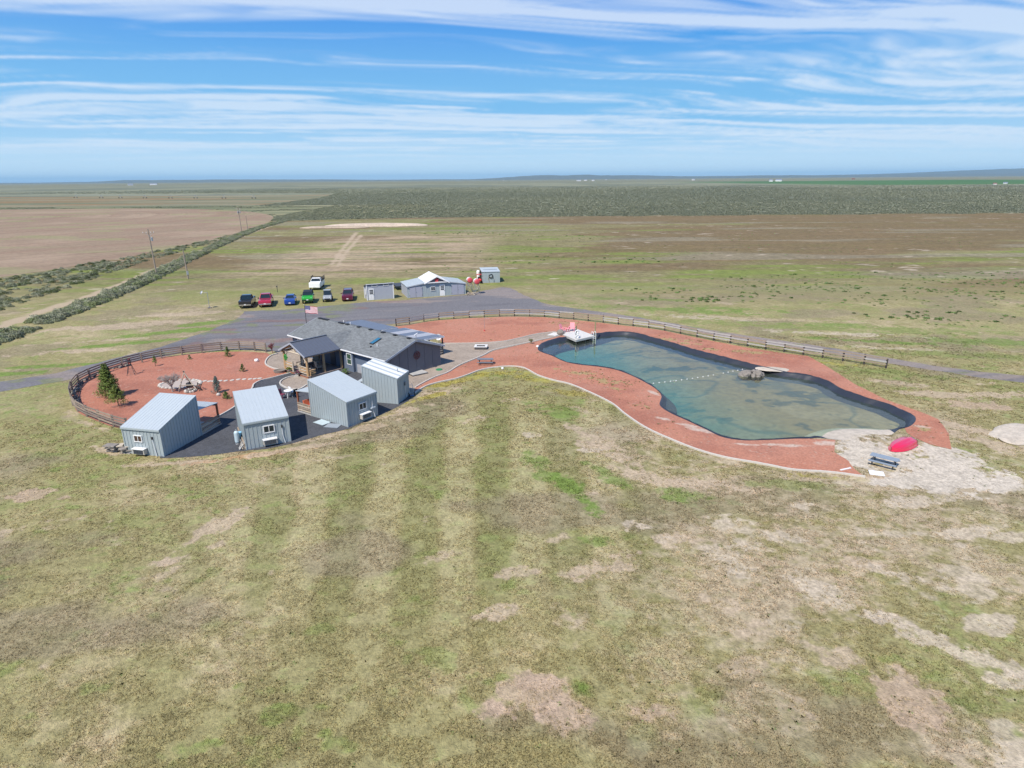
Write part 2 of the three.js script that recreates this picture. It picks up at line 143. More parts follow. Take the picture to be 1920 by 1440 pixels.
// patches seen on the ground: x, z, half-length, half-width, turn, matter, strength
const patches = [
  [-18.18,-33.98, 4.2, 0.9, 1.25, cDirt, 1.1], [-17.30,-36.27, 1.5, 0.5, 1.2, cDirt, 0.9], [-32.60,-38.11, 1.6, 1.1, 0, cPink, 1.2], [-30.24,-37.55, 1.2, 0.5, 0.1, cPink, 0.9], [-18.42,-30.82, 2.4, 0.5, 0.6, cDirt, 0.8], [-14.70,-36.23, 0.7, 0.35, 0, cDirt, 0.9],
  [-0.99,-25.37, 1.5, 0.8, 0.5, cDirt, 1.3], [0.44,-20.28, 2.2, 1.2, 0.2, cPink, 1.4], [1.99,-19.47, 1.6, 0.9, 0, cPink, 1.2], [-0.74,-19.76, 1.2, 0.8, 0, cPink, 1.1], [0.80,-21.28, 1.0, 0.6, 0, cPink, 1.0], [-4.80,-30.11, 1.5, 0.6, 0.4, cDirt, 0.7], [-0.08,-28.81, 1.5, 0.5, 0.2, cDirt, 0.8], [-3.62,-27.26, 1, 0.4, 0.2, cDirt, 0.6],
  [5.43,-29.47, 2.6, 0.9, 0.5, cDirt, 1.0], [9.50,-31.79, 2.2, 1.0, 0.2, cDirt, 0.9], [10.49,-30.95, 2.4, 0.9, -0.4, cSand, 0.7], [7.37,-33.59, 1.5, 0.8, 0, cSand, 0.9], [13.58,-33.81, 1.4, 0.9, 0.2, cSand, 0.9], [14.61,-31.44, 2.2, 0.7, 0.3, cSand, 0.9], [14.35,-27.92, 3.6, 0.8, -0.4, cSand, 0.9], [15.71,-26.17, 2.6, 0.9, -0.5, cSand, 0.8], [19.53,-29.28, 2.4, 0.6, -0.3, cDirt, 0.9], [20.68,-28.30, 1.8, 0.6, -0.5, cSand, 0.9], [19.24,-23.48, 3.2, 0.9, -0.75, cSand, 1.1], [17.91,-24.95, 1.8, 0.6, -0.6, cSand, 1.0], [22.17,-24.53, 1.5, 0.7, 0.2, cSand, 1.0], [26.28,-32.41, 2.2, 0.8, 0.2, cSand, 1.0], [28.64,-31.80, 1.6, 0.6, 0.1, cSand, 0.9], [16.05,-19.86, 1.5, 2.2, -0.2, cPink, 1.2], [14.94,-22.20, 2.0, 0.9, -0.5, cDirt, 0.9], [5.54,-19.43, 1.7, 0.8, 0, cPink, 0.9], [9.99,-21.94, 1.8, 0.6, 0.3, cDirt, 0.6], [20.24,-20.93, 1.5, 0.8, 0.2, cSand, 0.8],
  [6.47,-47.29, 3.5, 1.0, -1.0, cDirt, 0.9], [7.96,-43.15, 3.8, 1.0, -0.9, cDirt, 1.0], [9.98,-39.59, 4.0, 1.1, -0.7, cDirt, 1.0], [13.43,-38.73, 4.2, 1.0, -0.3, cDirt, 0.9], [16.70,-38.68, 3.5, 0.8, -0.2, cDirt, 0.7], [6.27,-53.49, 2.0, 0.6, -0.8, cDirt, 0.8], [-0.27,-56.54, 1.6, 0.7, 0.4, cDirt, 0.9], [3.15,-58.83, 1.4, 0.5, -0.3, cDirt, 0.7], [-3.74,-51.06, 2.4, 0.8, 0.6, cDirt, 0.8], [1.28,-47.95, 1.0, 0.6, 0, cSand, 0.8], [6.14,-44.65, 1.2, 0.5, 0, cSand, 0.9], [7.53,-33.59, 1.0, 0.5, 0, cSand, 0.9],
  [-25.19,-43.01, 5.5, 0.55, 0.10, cDirt, 1.2], [-19.71,-44.34, 5.2, 0.55, 0.32, cOrange, 1.0], [-16.84,-45.60, 4.2, 0.6, 0.42, cDirt, 1.2], [-13.47,-49.06, 5.0, 0.9, 0.52, cDirt, 1.2], [-10.60,-53.18, 4.0, 0.8, 0.65, cDirt, 1.1], [-6.88,-59.07, 3.6, 0.9, 0.65, cDirt, 1.0], [-31.18,-45.36, 2.4, 0.8, -0.2, cDirt, 0.9], [-35.86,-50.49, 4.5, 0.5, -0.5, cDirt, 1.1], [-39.92,-53.15, 2.0, 0.8, -1.0, cDirt, 0.9],
  [-5.04,-63.04, 5.0, 1.0, 0.62, cYel, 1.2], [-1.73,-65.24, 3.6, 1.2, 0.1, cYel, 1.2], [-8.26,-57.50, 2.4, 0.7, 0.7, cYel, 1.0], [1.70,-63.61, 2.6, 0.9, -0.6, cYel, 0.9], [5.25,-58.77, 3.0, 0.8, -0.5, cYel, 0.7], [-11.49,-52.79, 1.6, 0.5, 0.6, cYel, 0.9], [22.33,-39.79, 3.5, 0.6, -0.15, cYel, 0.9], [25.66,-39.73, 1.8, 0.6, 0, cOrange, 0.8],
  [-32.36,-49.22, 2.4, 0.9, -0.3, cGreen, 1.0], [-39.99,-51.84, 2.5, 1.6, -0.6, cGreen, 0.6], [3.85,-53.54, 3.5, 1.6, -0.6, cLush, 0.8], [4.36,-37.36, 3.8, 0.9, 1.9, cLush, 1.0], [7.01,-39.65, 3.2, 0.8, 2.1, cLush, 0.8], [11.22,-37.25, 2.6, 1.0, -0.4, cLush, 0.8], [1.92,-42.33, 3.2, 0.9, 1.8, cLush, 0.8], [4.91,-32.14, 1.2, 0.7, 0, cLush, 0.8], [19.59,-38.63, 4.0, 0.9, -0.1, cGreen, 0.8], [7.49,-19.67, 1.4, 1.0, 0, cGreen, 0.6], [3.20,-20.82, 0.9, 0.6, 0, cLush, 0.9],
  [24.34,-39.35, 3.5, 1.2, -0.1, cSand, 0.8], [28.94,-42.76, 5.2, 2.6, 0.1, cBeach, 3.2], [27.77,-44.24, 3.6, 2.8, 0.2, cBeach, 3.2], [31.57,-42.52, 4.6, 2.8, -0.2, cBeach, 3.0], [30.18,-39.24, 5.6, 2.2, 0.2, cBeach, 2.4], [32.44,-38.80, 3.4, 1.5, 0.2, cBeach, 2.0], [27.05,-36.62, 3.0, 0.9, 0.1, cSand, 1.2], [27.35,-47.42, 2.4, 1.5, 0.1, cBeach, 2.2], [25.25,-35.94, 1.6, 0.6, 0, cSand, 1.0], [22.44,-37.81, 1.4, 0.5, 0, cDirt, 1.0],
  [37.51,-48.95, 4.5, 0.9, -0.9, cDirt, 1.2], [41.00,-57.10, 5.0, 1.5, -0.5, cDirt, 1.1], [42.46,-54.07, 3.4, 1.6, -0.3, cPink, 1.0], [39.39,-60.46, 3.2, 1.2, -0.4, cDirt, 0.8], [47.04,-56.96, 4, 1.2, -0.1, cDirt, 0.9], [37.74,-45.58, 3.2, 1.3, -0.8, cDirt, 1.0], [46.82,-60.27, 3.2, 0.6, 0, cDirt, 0.8], [37.50,-66.19, 3, 1, -0.5, cGreen, 1.2], [40.97,-64.10, 6, 1.4, -0.4, cGreen, 1.1], [36.00,-67.91, 3, 0.7, -0.4, cYel, 0.8],
  [-56.36,-90.75, 13, 2.6, 0.28, cDirt, 1.2], [-53.11,-98.28, 10, 1.8, 0.3, cDirt, 1.2], [-55.63,-75.72, 6, 1.4, 0.25, cDirt, 1.0], [-55.03,-81.11, 8, 1.0, 0.25, cDirt, 0.9], [-47.09,-86.35, 9, 1.5, 0.45, cLush, 1.4], [-44.44,-92.13, 6, 1.6, 0.4, cLush, 1.4], [-50.58,-79.55, 9, 1.1, 0.35, cLush, 1.2], [-51.58,-69.72, 7, 0.9, 0.2, cLush, 1.1], [-54.83,-66.66, 5, 0.9, 0.2, cLush, 1.1], [-39.72,-98.60, 4, 1.2, 0.6, cPink, 1.0], [-40.87,-111.79, 8, 1.6, 0.1, cDirt, 0.6], [-38.67,-113.84, 5, 0.8, 0, cDirt, 0.8],
  [15.98,-109.31, 7, 1.8, -0.3, cLush, 0.9], [45.34,-87.13, 12, 2.2, -0.2, cLush, 0.9], [53.76,-83.55, 14, 2.4, -0.2, cGreen, 1.0], [60.89,-77.39, 12, 2.4, -0.2, cLush, 0.8], [22.46,-109.03, 9, 2.0, -0.3, cLush, 1.0], [35.81,-99.03, 10, 1.8, -0.3, cLush, 0.8], [24.86,-99.46, 14, 2.5, -0.3, cLush, 0.9], [29.79,-93.14, 12, 1.6, -0.3, cSand, 0.8], [34.91,-87.50, 14, 1.8, -0.3, cGreen, 1.0], [40.87,-90.84, 12, 1.4, -0.2, cDry, 1.0], [43.02,-82.35, 12, 1.4, -0.25, cSand, 0.8], [46.27,-77.86, 9, 1.0, -0.3, cLush, 0.9], [47.95,-73.84, 9, 1.0, -0.3, cSand, 0.7], [52.67,-71.26, 9, 1.6, -0.2, cGreen, 1.0], [7.41,-106.66, 5, 1.2, -0.4, cLush, 0.8], [0.17,-131.58, 6, 4, 0, cLush, 1.0],
];
const grid = new Map(); const cell = 8;
patches.forEach((p) => { const r = Math.max(p[2], p[3]) * 1.35; p.cs = Math.cos(p[4]); p.sn = Math.sin(p[4]); for (let i = Math.floor((p[0] - r) / cell); i <= Math.floor((p[0] + r) / cell); i++) for (let j = Math.floor((p[1] - r) / cell); j <= Math.floor((p[1] + r) / cell); j++) { const k = i * 4096 + j; if (!grid.has(k)) grid.set(k, []); grid.get(k).push(p); } });
const mown = (x, z) => x / (25 - z) * 65;              // stripes left by the mower, fanning out a little
let bare = 0;                                          // share of bare soil at the last point asked for
function soil(x, z, o, detail) {
  const big = fbm(x / 17, z / 17, 3, 1), md = fbm(x / 3.1, z / 3.1, 3, 2), sm = detail ? fbm(x / 0.55, z / 0.40, 3, 3) : 0.5, fine = detail ? vn(x * 7, z * 6, 4) : 0.5;
  const far = sst(-62, -98, z);
  o[0] = cOlive[0]; o[1] = cOlive[1]; o[2] = cOlive[2];
  mix3(o, cDry, clamp(sst(0.42, 0.78, big * 0.35 + md * 0.35 + sm * 0.3) * 1.0));
  mix3(o, cGreen, sst(0.49, 0.66, fbm(x / 5 + 9, z / 5, 4, 6) * 0.5 + sm * 0.5) * 0.6);
  mix3(o, cLush, 0.45 * sst(0.60, 0.72, fbm(x / 1.6, z / 1.4, 3, 8) * 0.7 + sm * 0.3));
  if (z > -66 && z < -20 && x > -22 && x < 13) { const s = sst(0.2, 0.8, 0.5 + 0.5 * Math.sin(mown(x, z) * 1.25 + (vn(x / 2, z / 3, 77) - 0.5) * 1.1)) - 0.5, w = sst(-60, -52, z) * sst(-20, -32, z) * sst(-22, -14, x) * sst(13, 8, x); mix3(o, s > 0 ? [0.40, 0.345, 0.185] : [0.20, 0.20, 0.075], Math.abs(s) * 1.05 * w); }
  const brown = sst(0.53, 0.66, fbm(x / 9 + 40, z / 6, 3, 12)); mix3(o, [0.235, 0.185, 0.125], 0.5 * brown);
  // bare soil where the turf is thin
  const right = sst(2, 22, x) * sst(-60, -44, z), th = lerp(0.675, 0.585, right);
  bare = sst(th - 0.01, th + 0.11, (detail ? (fbm(x / 0.5, z / 0.42, 3, 25) - 0.5) * 0.22 : 0) +  fbm(x / 2.6 + 5, z / 1.9, 4, 20) * 0.62 + fbm(x / 9, z / 8, 2, 23) * 0.38);
  mix3(o, [0.415, 0.325, 0.225], 0.75 * sst(-2, 14, x) * sst(-58, -46, z) * sst(0.40, 0.62, fbm(x / 6 + 2, z / 4, 4, 27) * 0.6 + sm * 0.4));
  mix3(o, right > 0.5 ? cSand : cDirt, bare * (0.55 + 0.3 * sm));
  const list = grid.get(Math.floor(x / cell) * 4096 + Math.floor(z / cell));
  if (list) { const wob = (fbm(x / 1.7, z / 1.3, 5, 60) - 0.5) * 3.0 + (detail ? (fbm(x * 3.1, z * 2.7, 3, 61) - 0.5) * 1.5 : 0); const speck = detail ? fbm(x / 0.42, z / 0.34, 3, 63) : 0; for (const p of list) { const dx = x - p[0], dz = z - p[1], a = (dx * p.cs - dz * p.sn) / p[2], b = (dx * p.sn + dz * p.cs) / p[3], q = 1 - a * a - b * b; if (q < -0.95) continue; const k0 = p[5] === cBeach ? sst(-0.35, 0.75, q * 1.15 + wob * 1.05) : sst(-0.1, 0.95, q * p[6] + wob * (p[6] > 1.5 ? 0.8 : 1)) * Math.min(1, p[6]), green = p[5] === cLush || p[5] === cGreen || p[5] === cYel, k = green ? k0 * 0.92 : detail ? sst(0.34, 0.98, k0 * 0.76 + speck * 0.5) * (p[6] > 1.5 ? 0.95 : 0.8) : k0 * 0.88; mix3(o, p[5], k); if (p[5] === cDirt || p[5] === cSand || p[5] === cBeach || p[5] === cPink || p[5] === cOrange) bare = Math.max(bare, k); else bare *= 1 - k; } }
  const grain = 0.80 + 0.34 * sm + 0.34 * (fine - 0.5) + 0.12 * (md - 0.5) + (detail ? 0.34 * (vn(x * 15, z * 13, 5) - 0.5) : 0);
  o[0] *= grain; o[1] *= grain; o[2] *= grain;
}
function meadow(x, z, o) {                             // beyond the yard: meadow, ploughed land, sagebrush
  soil(x, z, o, true);
  const far = sst(-96, -140, z), st = fbm(x / 40, z / 9, 4, 101), st2 = fbm(x / 14, z / 3, 3, 103), fine = vn(x * 2.2, z * 2.2, 104), red = sst(0.44, 0.60, fbm(x / 70 + 3, z / 26, 4, 110) + 0.16 * sst(-200, -330, z) + 0.16 * sst(-20, 120, x) - 0.10 * sst(60, -60, x));
  mix3(o, [0.245, 0.210, 0.100], 0.75 * far);
  mix3(o, [0.180, 0.215, 0.050], far * 0.9 * sst(0.46, 0.62, st2 * 0.5 + st * 0.5));
  mix3(o, cBrown, far * 0.95 * red * (0.6 + 0.5 * st2));
  mix3(o, [0.27, 0.235, 0.16], far * 0.6 * sst(0.55, 0.7, fbm(x / 55 + 9, z / 12, 3, 130)));
  const tan = sst(38, 18, Math.abs(x + 36)) * sst(-128, -150, z) * sst(-262, -235, z); mix3(o, [0.40, 0.30, 0.195], tan * sst(0.30, 0.62, fbm(x / 18, z / 5, 3, 140) * 0.6 + 0.4 * vn(x / 7 + z / 30, z / 1.1, 141)));
  mix3(o, cSand, far * 0.8 * sst(0.70, 0.78, fbm(x / 4.5, z / 2.2, 4, 150) * 0.8 + 0.2 * fbm(x / 40, z / 20, 2, 152)));
  const g = 0.82 + 0.36 * (fine - 0.5) + 0.36 * (st2 - 0.35) + 0.2 * (vn(x * 0.8, z * 0.6, 160) - 0.5); o[0] *= lerp(1, g, far); o[1] *= lerp(1, g, far); o[2] *= lerp(1, g, far);
  for (const [track, hw] of tracks) if (x > track.x0 && x < track.x1) { const d = segDist(track, x, z); if (d < hw + 1.2) mix3(o, cDirt, 0.85 * sst(hw + 0.5, hw - 0.5, d + (vn(x / 2, z / 2, 170) - 0.5) * 1.4)); }
  const edge = -361 + (vn(x / 14, 3, 180) - 0.5) * 9 + sst(-40, -140, x) * (x + 40) * -0.25;
  if (z < edge && x > -150) { mix3(o, sageTone(x, z), sst(0, 3, edge - z)); }
  if (x < -66 && z < -78) leftSide(x, z, o);
}
const sageCol = [0, 0, 0];
function sageTone(x, z) { const n = fbm(x / 5, z / 5, 3, 200), b = fbm(x / 120, z / 60, 3, 203); sageCol[0] = 0.185; sageCol[1] = 0.195; sageCol[2] = 0.130; mix3(sageCol, [0.265, 0.25, 0.16], sst(0.45, 0.7, n)); mix3(sageCol, [0.10, 0.115, 0.085], sst(0.55, 0.75, b) * 0.5); return sageCol; }
const tracks = [[[[-62.37,-260.59],[-56.07,-223.21],[-50.87,-191.97],[-44.66,-158.31]], 0.55], [[[-57.81,-249.88],[-52.53,-215.27],[-48.11,-186.02],[-42.51,-155.17]], 0.55], [[[-73.35,-77.81],[-74.59,-89.99],[-77.05,-103.54],[-78.58,-122.04],[-84.30,-150.01],[-89.58,-173.32],[-96.50,-208.11],[-106.68,-264.91],[-112.75,-302.59]], 1.3]];
for (const [t] of tracks) { t.x0 = Math.min(...t.map(p => p[0])) - 4; t.x1 = Math.max(...t.map(p => p[0])) + 4; }
const hedge = smooth([[-68.22,-69.10],[-68.66,-78.74],[-69.41,-85.19],[-70.81,-93.45],[-72.50,-104.72],[-74.98,-119.46],[-79.99,-142.00],[-87.48,-171.99],[-94.94,-204.63],[-102.82,-239.89],[-111.34,-282.71],[-118.91,-338.57]], 120, false);
const verge = [[-90.06,-82.23],[-83.72,-95.44],[-83.52,-101.58],[-86.93,-117.67],[-92.71,-145.20],[-97.76,-175.06],[-99.74,-197.05],[-102.38,-221.21],[-103.80,-242.23],[-111.18,-254.89],[-108.03,-233.79],[-107.29,-208.94],[-107.58,-182.03],[-110.60,-157.22],[-114.23,-141.39],[-117.61,-109.43]];
function leftSide(x, z, o) {
  if (inPoly(field, x, z)) {
    const r = Math.hypot(x + 330, z + 372), row = vn(r / 0.9, 1, 220), rows = vn(r / 5, 2, 221), n = fbm(x / 26, z / 26, 4, 222);
    o[0] = 0.275; o[1] = 0.200; o[2] = 0.135; mix3(o, [0.265, 0.175, 0.12], sst(0.4, 0.8, rows) * 0.55); mix3(o, [0.345, 0.255, 0.175], sst(0.5, 0.75, n) * 0.7); mix3(o, [0.26, 0.25, 0.12], 0.65 * sst(0.57, 0.72, fbm(x / 30 + 5, z / 14, 3, 224)));
    const k = 0.86 + 0.2 * (row - 0.5) + 0.24 * vn(x * 1.5, z * 1.5, 226); o[0] *= k; o[1] *= k; o[2] *= k; return;
  }
  if (z < -380 || (z < -535)) { const n = fbm(x / 90, z / 22, 3, 230); o[0] = 0.26; o[1] = 0.24; o[2] = 0.135; mix3(o, [0.155, 0.165, 0.09], sst(0.45, 0.62, n)); }
}

// ---------------------------------------------------------------- the ground: one sheet to the horizon
const groundBump = greyTex(1024, 1024, (u, v) => 0.45 * tfbm(u, v, 24, 4, 301) + 0.55 * tvn(u * 160 + 3 * tvn(u * 20, v * 20, 20, 305), v * 110, 1e6, 303) * tfbm(u, v, 60, 2, 307) * 1.4);
const farDetail = colorTex(1024, 1024, (u, v, o) => { const n = tfbm(u, v, 6, 7, 311), k = 0.72 + 0.5 * n; o[0] = 0.190 * k; o[1] = 0.188 * k; o[2] = 0.122 * k; });
function piece(x0, x1, z0, z1, hole) {
  const g = sheetGeo([[x0, z0], [x1, z0], [x1, z1], [x0, z1]], 0, hole ? [hole] : []), p = g.attributes.position, uv = g.attributes.uv;
  for (let i = 0; i < p.count; i++) uv.setXY(i, (p.getX(i) - x0) / (x1 - x0), (z0 - p.getZ(i)) / (z0 - z1)); return g.toNonIndexed();
}
function pieceMat(x0, x1, z0, z1, w, h, fn, bump, tile) {
  const map = colorTex(w, h, (u, v, o) => fn(lerp(x0, x1, u), lerp(z0, z1, v), o)); map.wrapS = map.wrapT = THREE.ClampToEdgeWrapping;
  const m = new THREE.MeshStandardMaterial({ map, roughness: 0.97 }); m.specularIntensity = 0.3;
  if (bump) { const b = groundBump.clone(); b.repeat.set((x1 - x0) / tile, (z0 - z1) / tile); b.needsUpdate = true; m.bumpMap = b; m.bumpScale = bump; } return m;
}
function plain(x, z, o) {                              // the far plain of sagebrush and fields
  const s = sageTone(x, z); o[0] = s[0]; o[1] = s[1]; o[2] = s[2];
  const n = fbm(x / 210, z / 120, 4, 320); mix3(o, [0.205, 0.205, 0.13], 0.6 * sst(0.48, 0.66, n)); mix3(o, [0.115, 0.13, 0.095], 0.6 * sst(0.5, 0.62, fbm(x / 160 + 4, z / 300, 3, 322)));
  if (x < -60 && z < -560 && z > -1000) { const a = inPoly(strawField, x, z); if (a) { const r = fbm(x / 160, z / 22, 4, 330); o[0] = 0.225; o[1] = 0.200; o[2] = 0.125; mix3(o, [0.145, 0.152, 0.088], sst(0.44, 0.62, r)); mix3(o, [0.225, 0.145, 0.07], sst(0.5, 0.66, fbm(x / 130 + 8, z / 30, 3, 333)) * 0.8); } }
  if (x > 700 && z < -1500 && z > -3400) mix3(o, [0.055, 0.135, 0.045], 0.9 * sst(700, 1000, x) * sst(-1500, -1650, z));
  const k = 0.86 + 0.28 * vn(x / 1.5, z / 2.5, 340); o[0] *= k; o[1] *= k; o[2] *= k;
}
const strawField = [[-1018.75,-1236.31],[-983.41,-1268.41],[-633.24,-1189.20],[-365.27,-1134.72],[-283.71,-1062.98],[-233.47,-804.45],[-221.35,-621.56],[-219.68,-552.82],[-295.26,-550.85],[-438.02,-561.23],[-465.18,-560.88]];
{
  const T = [[-84, 0, -10, -98], [0, 84, -10, -98], [-560, -40, -98, -560], [-40, 480, -98, -560], [-2400, 2400, -560, -3600]];
  const outer = [[-60000, 60000], [60000, 60000], [60000, -60000], [-60000, -60000]];
  const big = sheetGeo(outer, 0, [[[-84, -10], [84, -10], [84, -98], [480, -98], [480, -560], [2400, -560], [2400, -3600], [-2400, -3600], [-2400, -560], [-560, -560], [-560, -98], [-84, -98]]], 1 / 60).toNonIndexed();

  const geos = [piece(...T[0]), piece(...T[1], pondHole), piece(...T[2]), piece(...T[3]), piece(...T[4]), big];
  const farMat = new THREE.MeshStandardMaterial({ map: farDetail, roughness: 1 }); farMat.specularIntensity = 0.2;
  const nearFn = (x, z, o) => soil(x, z, o, true);
  const mats = [pieceMat(...T[0], 2048, 2048, (x, z, o) => { if (z < -78 && x < -60) meadow(x, z, o); else soil(x, z, o, true); }, 0.05, 4.1), pieceMat(...T[1], 2048, 2048, nearFn, 0.05, 4.1), pieceMat(...T[2], 2048, 2048, meadow, 0.10, 9.3), pieceMat(...T[3], 2048, 2048, meadow, 0.10, 9.3), pieceMat(...T[4], 2048, 1024, plain), farMat];
  const g = mergeGeometries(geos, true), m = new THREE.Mesh(g, mats); m.name = 'ground'; m.receiveShadow = true; m.userData = { kind: 'structure' }; scene.add(m);
}

// loose stone surfaces
function stoneMat(base, spread, s, size, bump = 0.02, w = 1024) {
  const map = colorTex(w, w, (u, v, o) => { const f = tvn(u * w / 3, v * w / 3, 4096, s), c = tfbm(u, v, 5, 4, s + 3), d = tfbm(u, v, 40, 3, s + 9), k = 0.62 + spread * (f - 0.5) + 0.34 * c + 0.42 * d; const h = tvn(u * w / 2.1, v * w / 2.1, 4096, s + 20) - 0.5; o[0] = base[0] * (k + h * 0.10); o[1] = base[1] * k; o[2] = base[2] * (k - h * 0.10); });
  const b = greyTex(512, 512, (u, v) => 0.6 * tvn(u * 170, v * 170, 170, s + 30) + 0.4 * tfbm(u, v, 30, 3, s + 31));
  map.repeat.set(1 / size, 1 / size); b.repeat.set(3 / size, 3 / size);
  const m = new THREE.MeshStandardMaterial({ map, bumpMap: b, bumpScale: bump, roughness: 0.97 }); m.specularIntensity = 0.3; return m;
}
const M = {
  cinder: stoneMat([0.335, 0.120, 0.082], 0.5, 401, 13), yard: stoneMat([0.165, 0.155, 0.155], 0.35, 411, 17), dark: stoneMat([0.078, 0.080, 0.088], 0.7, 421, 9), pea: stoneMat([0.330, 0.268, 0.212], 0.55, 431, 7), sand: stoneMat([0.50, 0.43, 0.345], 0.25, 441, 11, 0.01),
  concrete: std(0.50, 0.46, 0.40, 0.9), white: std(0.74, 0.73, 0.71, 0.6), black: std(0.012, 0.012, 0.014, 0.6), rubber: std(0.016, 0.016, 0.017, 0.85), steel: std(0.45, 0.46, 0.48, 0.45, { metalness: 0.7 }), darkSteel: std(0.06, 0.06, 0.065, 0.5, { metalness: 0.4 }),
  glass: phys(0.02, 0.03, 0.035, 0.06, { metalness: 0 }), chrome: std(0.75, 0.76, 0.78, 0.2, { metalness: 0.95 }),
};
function areaMat(src, x0, x1, z0, z1, w, h, fn) {      // a bed whose tones vary from place to place
  const map = colorTex(w, h, (u, v, o) => fn(lerp(x0, x1, u), lerp(z0, z1, v), o)); map.wrapS = map.wrapT = THREE.ClampToEdgeWrapping; map.repeat.set(1 / (x1 - x0), 1 / (z0 - z1)); map.offset.set(-x0 / (x1 - x0), z0 / (z0 - z1)); const m = src.clone(); m.map = map; return m;
}
M.yard = areaMat(M.yard, -60, 72, -55, -127, 2048, 1024, (x, z, o) => {
  o[0] = 0.158; o[1] = 0.148; o[2] = 0.150; const drive = sst(4, 26, x); mix3(o, [0.262, 0.208, 0.168], 0.9 * drive);
  const st = fbm((x * 0.95 - z * 0.3) / 14, (z + x * 0.28) / 1.6, 4, 451); mix3(o, [0.115, 0.108, 0.114], 0.6 * sst(0.5, 0.68, st)); mix3(o, [0.27, 0.215, 0.18], 0.75 * sst(0.56, 0.72, fbm(x / 9 + 3, z / 4, 4, 453)));
  const rut = 0.5 + 0.5 * Math.sin((z + x * 0.28) * 2.3 + 2 * fbm(x / 8, z / 8, 2, 457)); mix3(o, [0.21, 0.195, 0.19], 0.35 * rut * sst(0.4, 0.6, fbm(x / 12, z / 5, 2, 458))); mix3(o, [0.20, 0.115, 0.095], 0.6 * sst(0.62, 0.72, fbm(x / 5 + 8, z / 3, 3, 459)) * sst(-12, -25, x));
  mix3(o, [0.17, 0.185, 0.07], 0.6 * sst(0.63, 0.72, fbm(x / 3.5, z / 2.2, 3, 460)) * sst(0.0, 0.5, Math.max(drive, sst(-22, -34, x))));
  const k = 0.78 + 0.3 * vn(x * 6, z * 6, 461) + 0.2 * (vn(x * 14, z * 12, 462) - 0.5); o[0] *= k; o[1] *= k; o[2] *= k; });
const spill = [[15.92,-48.46, 2.6, 0.7, -0.55], [14.91,-49.67, 1.6, 0.5, -0.55], [13.03,-51.34, 1.2, 0.5, -0.6], [13.82,-58.24, 1.4, 0.5, -1.1], [18.42,-45.54, 1.5, 0.3, -0.2], [20.50,-45.50, 1.8, 0.35, 0], [22.07,-45.26, 2.0, 0.5, 0], [24.75,-45.62, 1.8, 0.8, 0.1], [34.20,-49.02, 1.3, 0.6, -0.4]];
const weedy = [[9.95,-62.10, 3.8, 1.5, -0.4], [7.21,-65.00, 3.0, 1.3, -0.4], [5.03,-66.67, 1.4, 0.6, -0.3], [10.63,-59.47, 1.6, 0.8, -0.5], [7.84,-89.87, 3, 1.2, 0], [20.84,-79.53, 4, 1.2, -0.3], [22.39,-77.52, 3, 1.0, -0.3], [15.80,-82.35, 2, 0.8, 0], [24.21,-74.57, 2, 1, -0.3], [34.06,-48.43, 1.6, 1.0, -0.6], [11.84,-54.77, 1.5, 0.7, -0.8], [28.29,-73.19, 4, 1.2, -0.3]];
const within = (list, x, z) => { let m = -9; for (const p of list) { const dx = x - p[0], dz = z - p[1], cs = Math.cos(p[4]), sn = Math.sin(p[4]), a = (dx * cs - dz * sn) / p[2], b = (dx * sn + dz * cs) / p[3]; m = Math.max(m, 1 - a * a - b * b); } return Math.max(m, -1); };
M.cinderPond = areaMat(M.cinder, -14, 46, -40, -98, 2048, 2048, (x, z, o) => {
  o[0] = 0.395; o[1] = 0.160; o[2] = 0.096; mix3(o, [0.27, 0.10, 0.064], 0.6 * sst(0.45, 0.7, fbm(x / 4, z / 3, 4, 471))); mix3(o, [0.41, 0.19, 0.125], 0.5 * sst(0.5, 0.72, fbm(x / 7 + 4, z / 5, 3, 473)));
  const sp = fbm(x / 0.4, z / 0.35, 3, 475); mix3(o, [0.50, 0.42, 0.34], 0.7 * sst(0.66, 1.1, within(spill, x, z) * 0.8 + sp * 0.62)); mix3(o, [0.30, 0.25, 0.10], 0.7 * sst(0.80, 1.0, within(weedy, x, z) * 0.55 + sp * 0.85));
  mix3(o, [0.40, 0.27, 0.20], 0.5 * sst(0.72, 0.85, fbm(x / 0.22, z / 0.22, 2, 477)));
  const k = 0.74 + 0.3 * vn(x * 9, z * 9, 478) + 0.24 * vn(x * 20, z * 19, 479); o[0] *= k; o[1] *= k; o[2] *= k; });
M.cinderYard = areaMat(M.cinder, -44, -16, -44, -74, 1024, 1024, (x, z, o) => {
  o[0] = 0.375; o[1] = 0.146; o[2] = 0.089; mix3(o, [0.265, 0.098, 0.062], 0.6 * sst(0.45, 0.7, fbm(x / 3, z / 2.5, 4, 481))); mix3(o, [0.39, 0.17, 0.115], 0.5 * sst(0.5, 0.72, fbm(x / 6 + 4, z / 5, 3, 483))); mix3(o, [0.40, 0.27, 0.20], 0.5 * sst(0.72, 0.85, fbm(x / 0.22, z / 0.22, 2, 485)));
  const k = 0.74 + 0.3 * vn(x * 9, z * 9, 488) + 0.24 * vn(x * 20, z * 19, 489); o[0] *= k; o[1] *= k; o[2] *= k; });
struct('gravel_yard', sheetGeo(gravelYard, 0.012), M.yard, 'dark gravel yard and driveway sweeping behind the house', 'gravel yard');
struct('charcoal_gravel', sheetGeo(charcoal, 0.018), M.dark);
struct('red_cinder_bed', sheetGeo(redLeft, 0.026), M.cinderYard);
struct('red_cinder_bed', sheetGeo(redBed, 0.026), M.cinderPond);
struct('pea_gravel_patio', sheetGeo(peaPatio, 0.034), M.pea);
struct('pea_gravel_patio', sheetGeo(peaOval, 0.034), M.pea);
struct('pea_gravel_path', sheetGeo(peaSide, 0.042), M.pea);

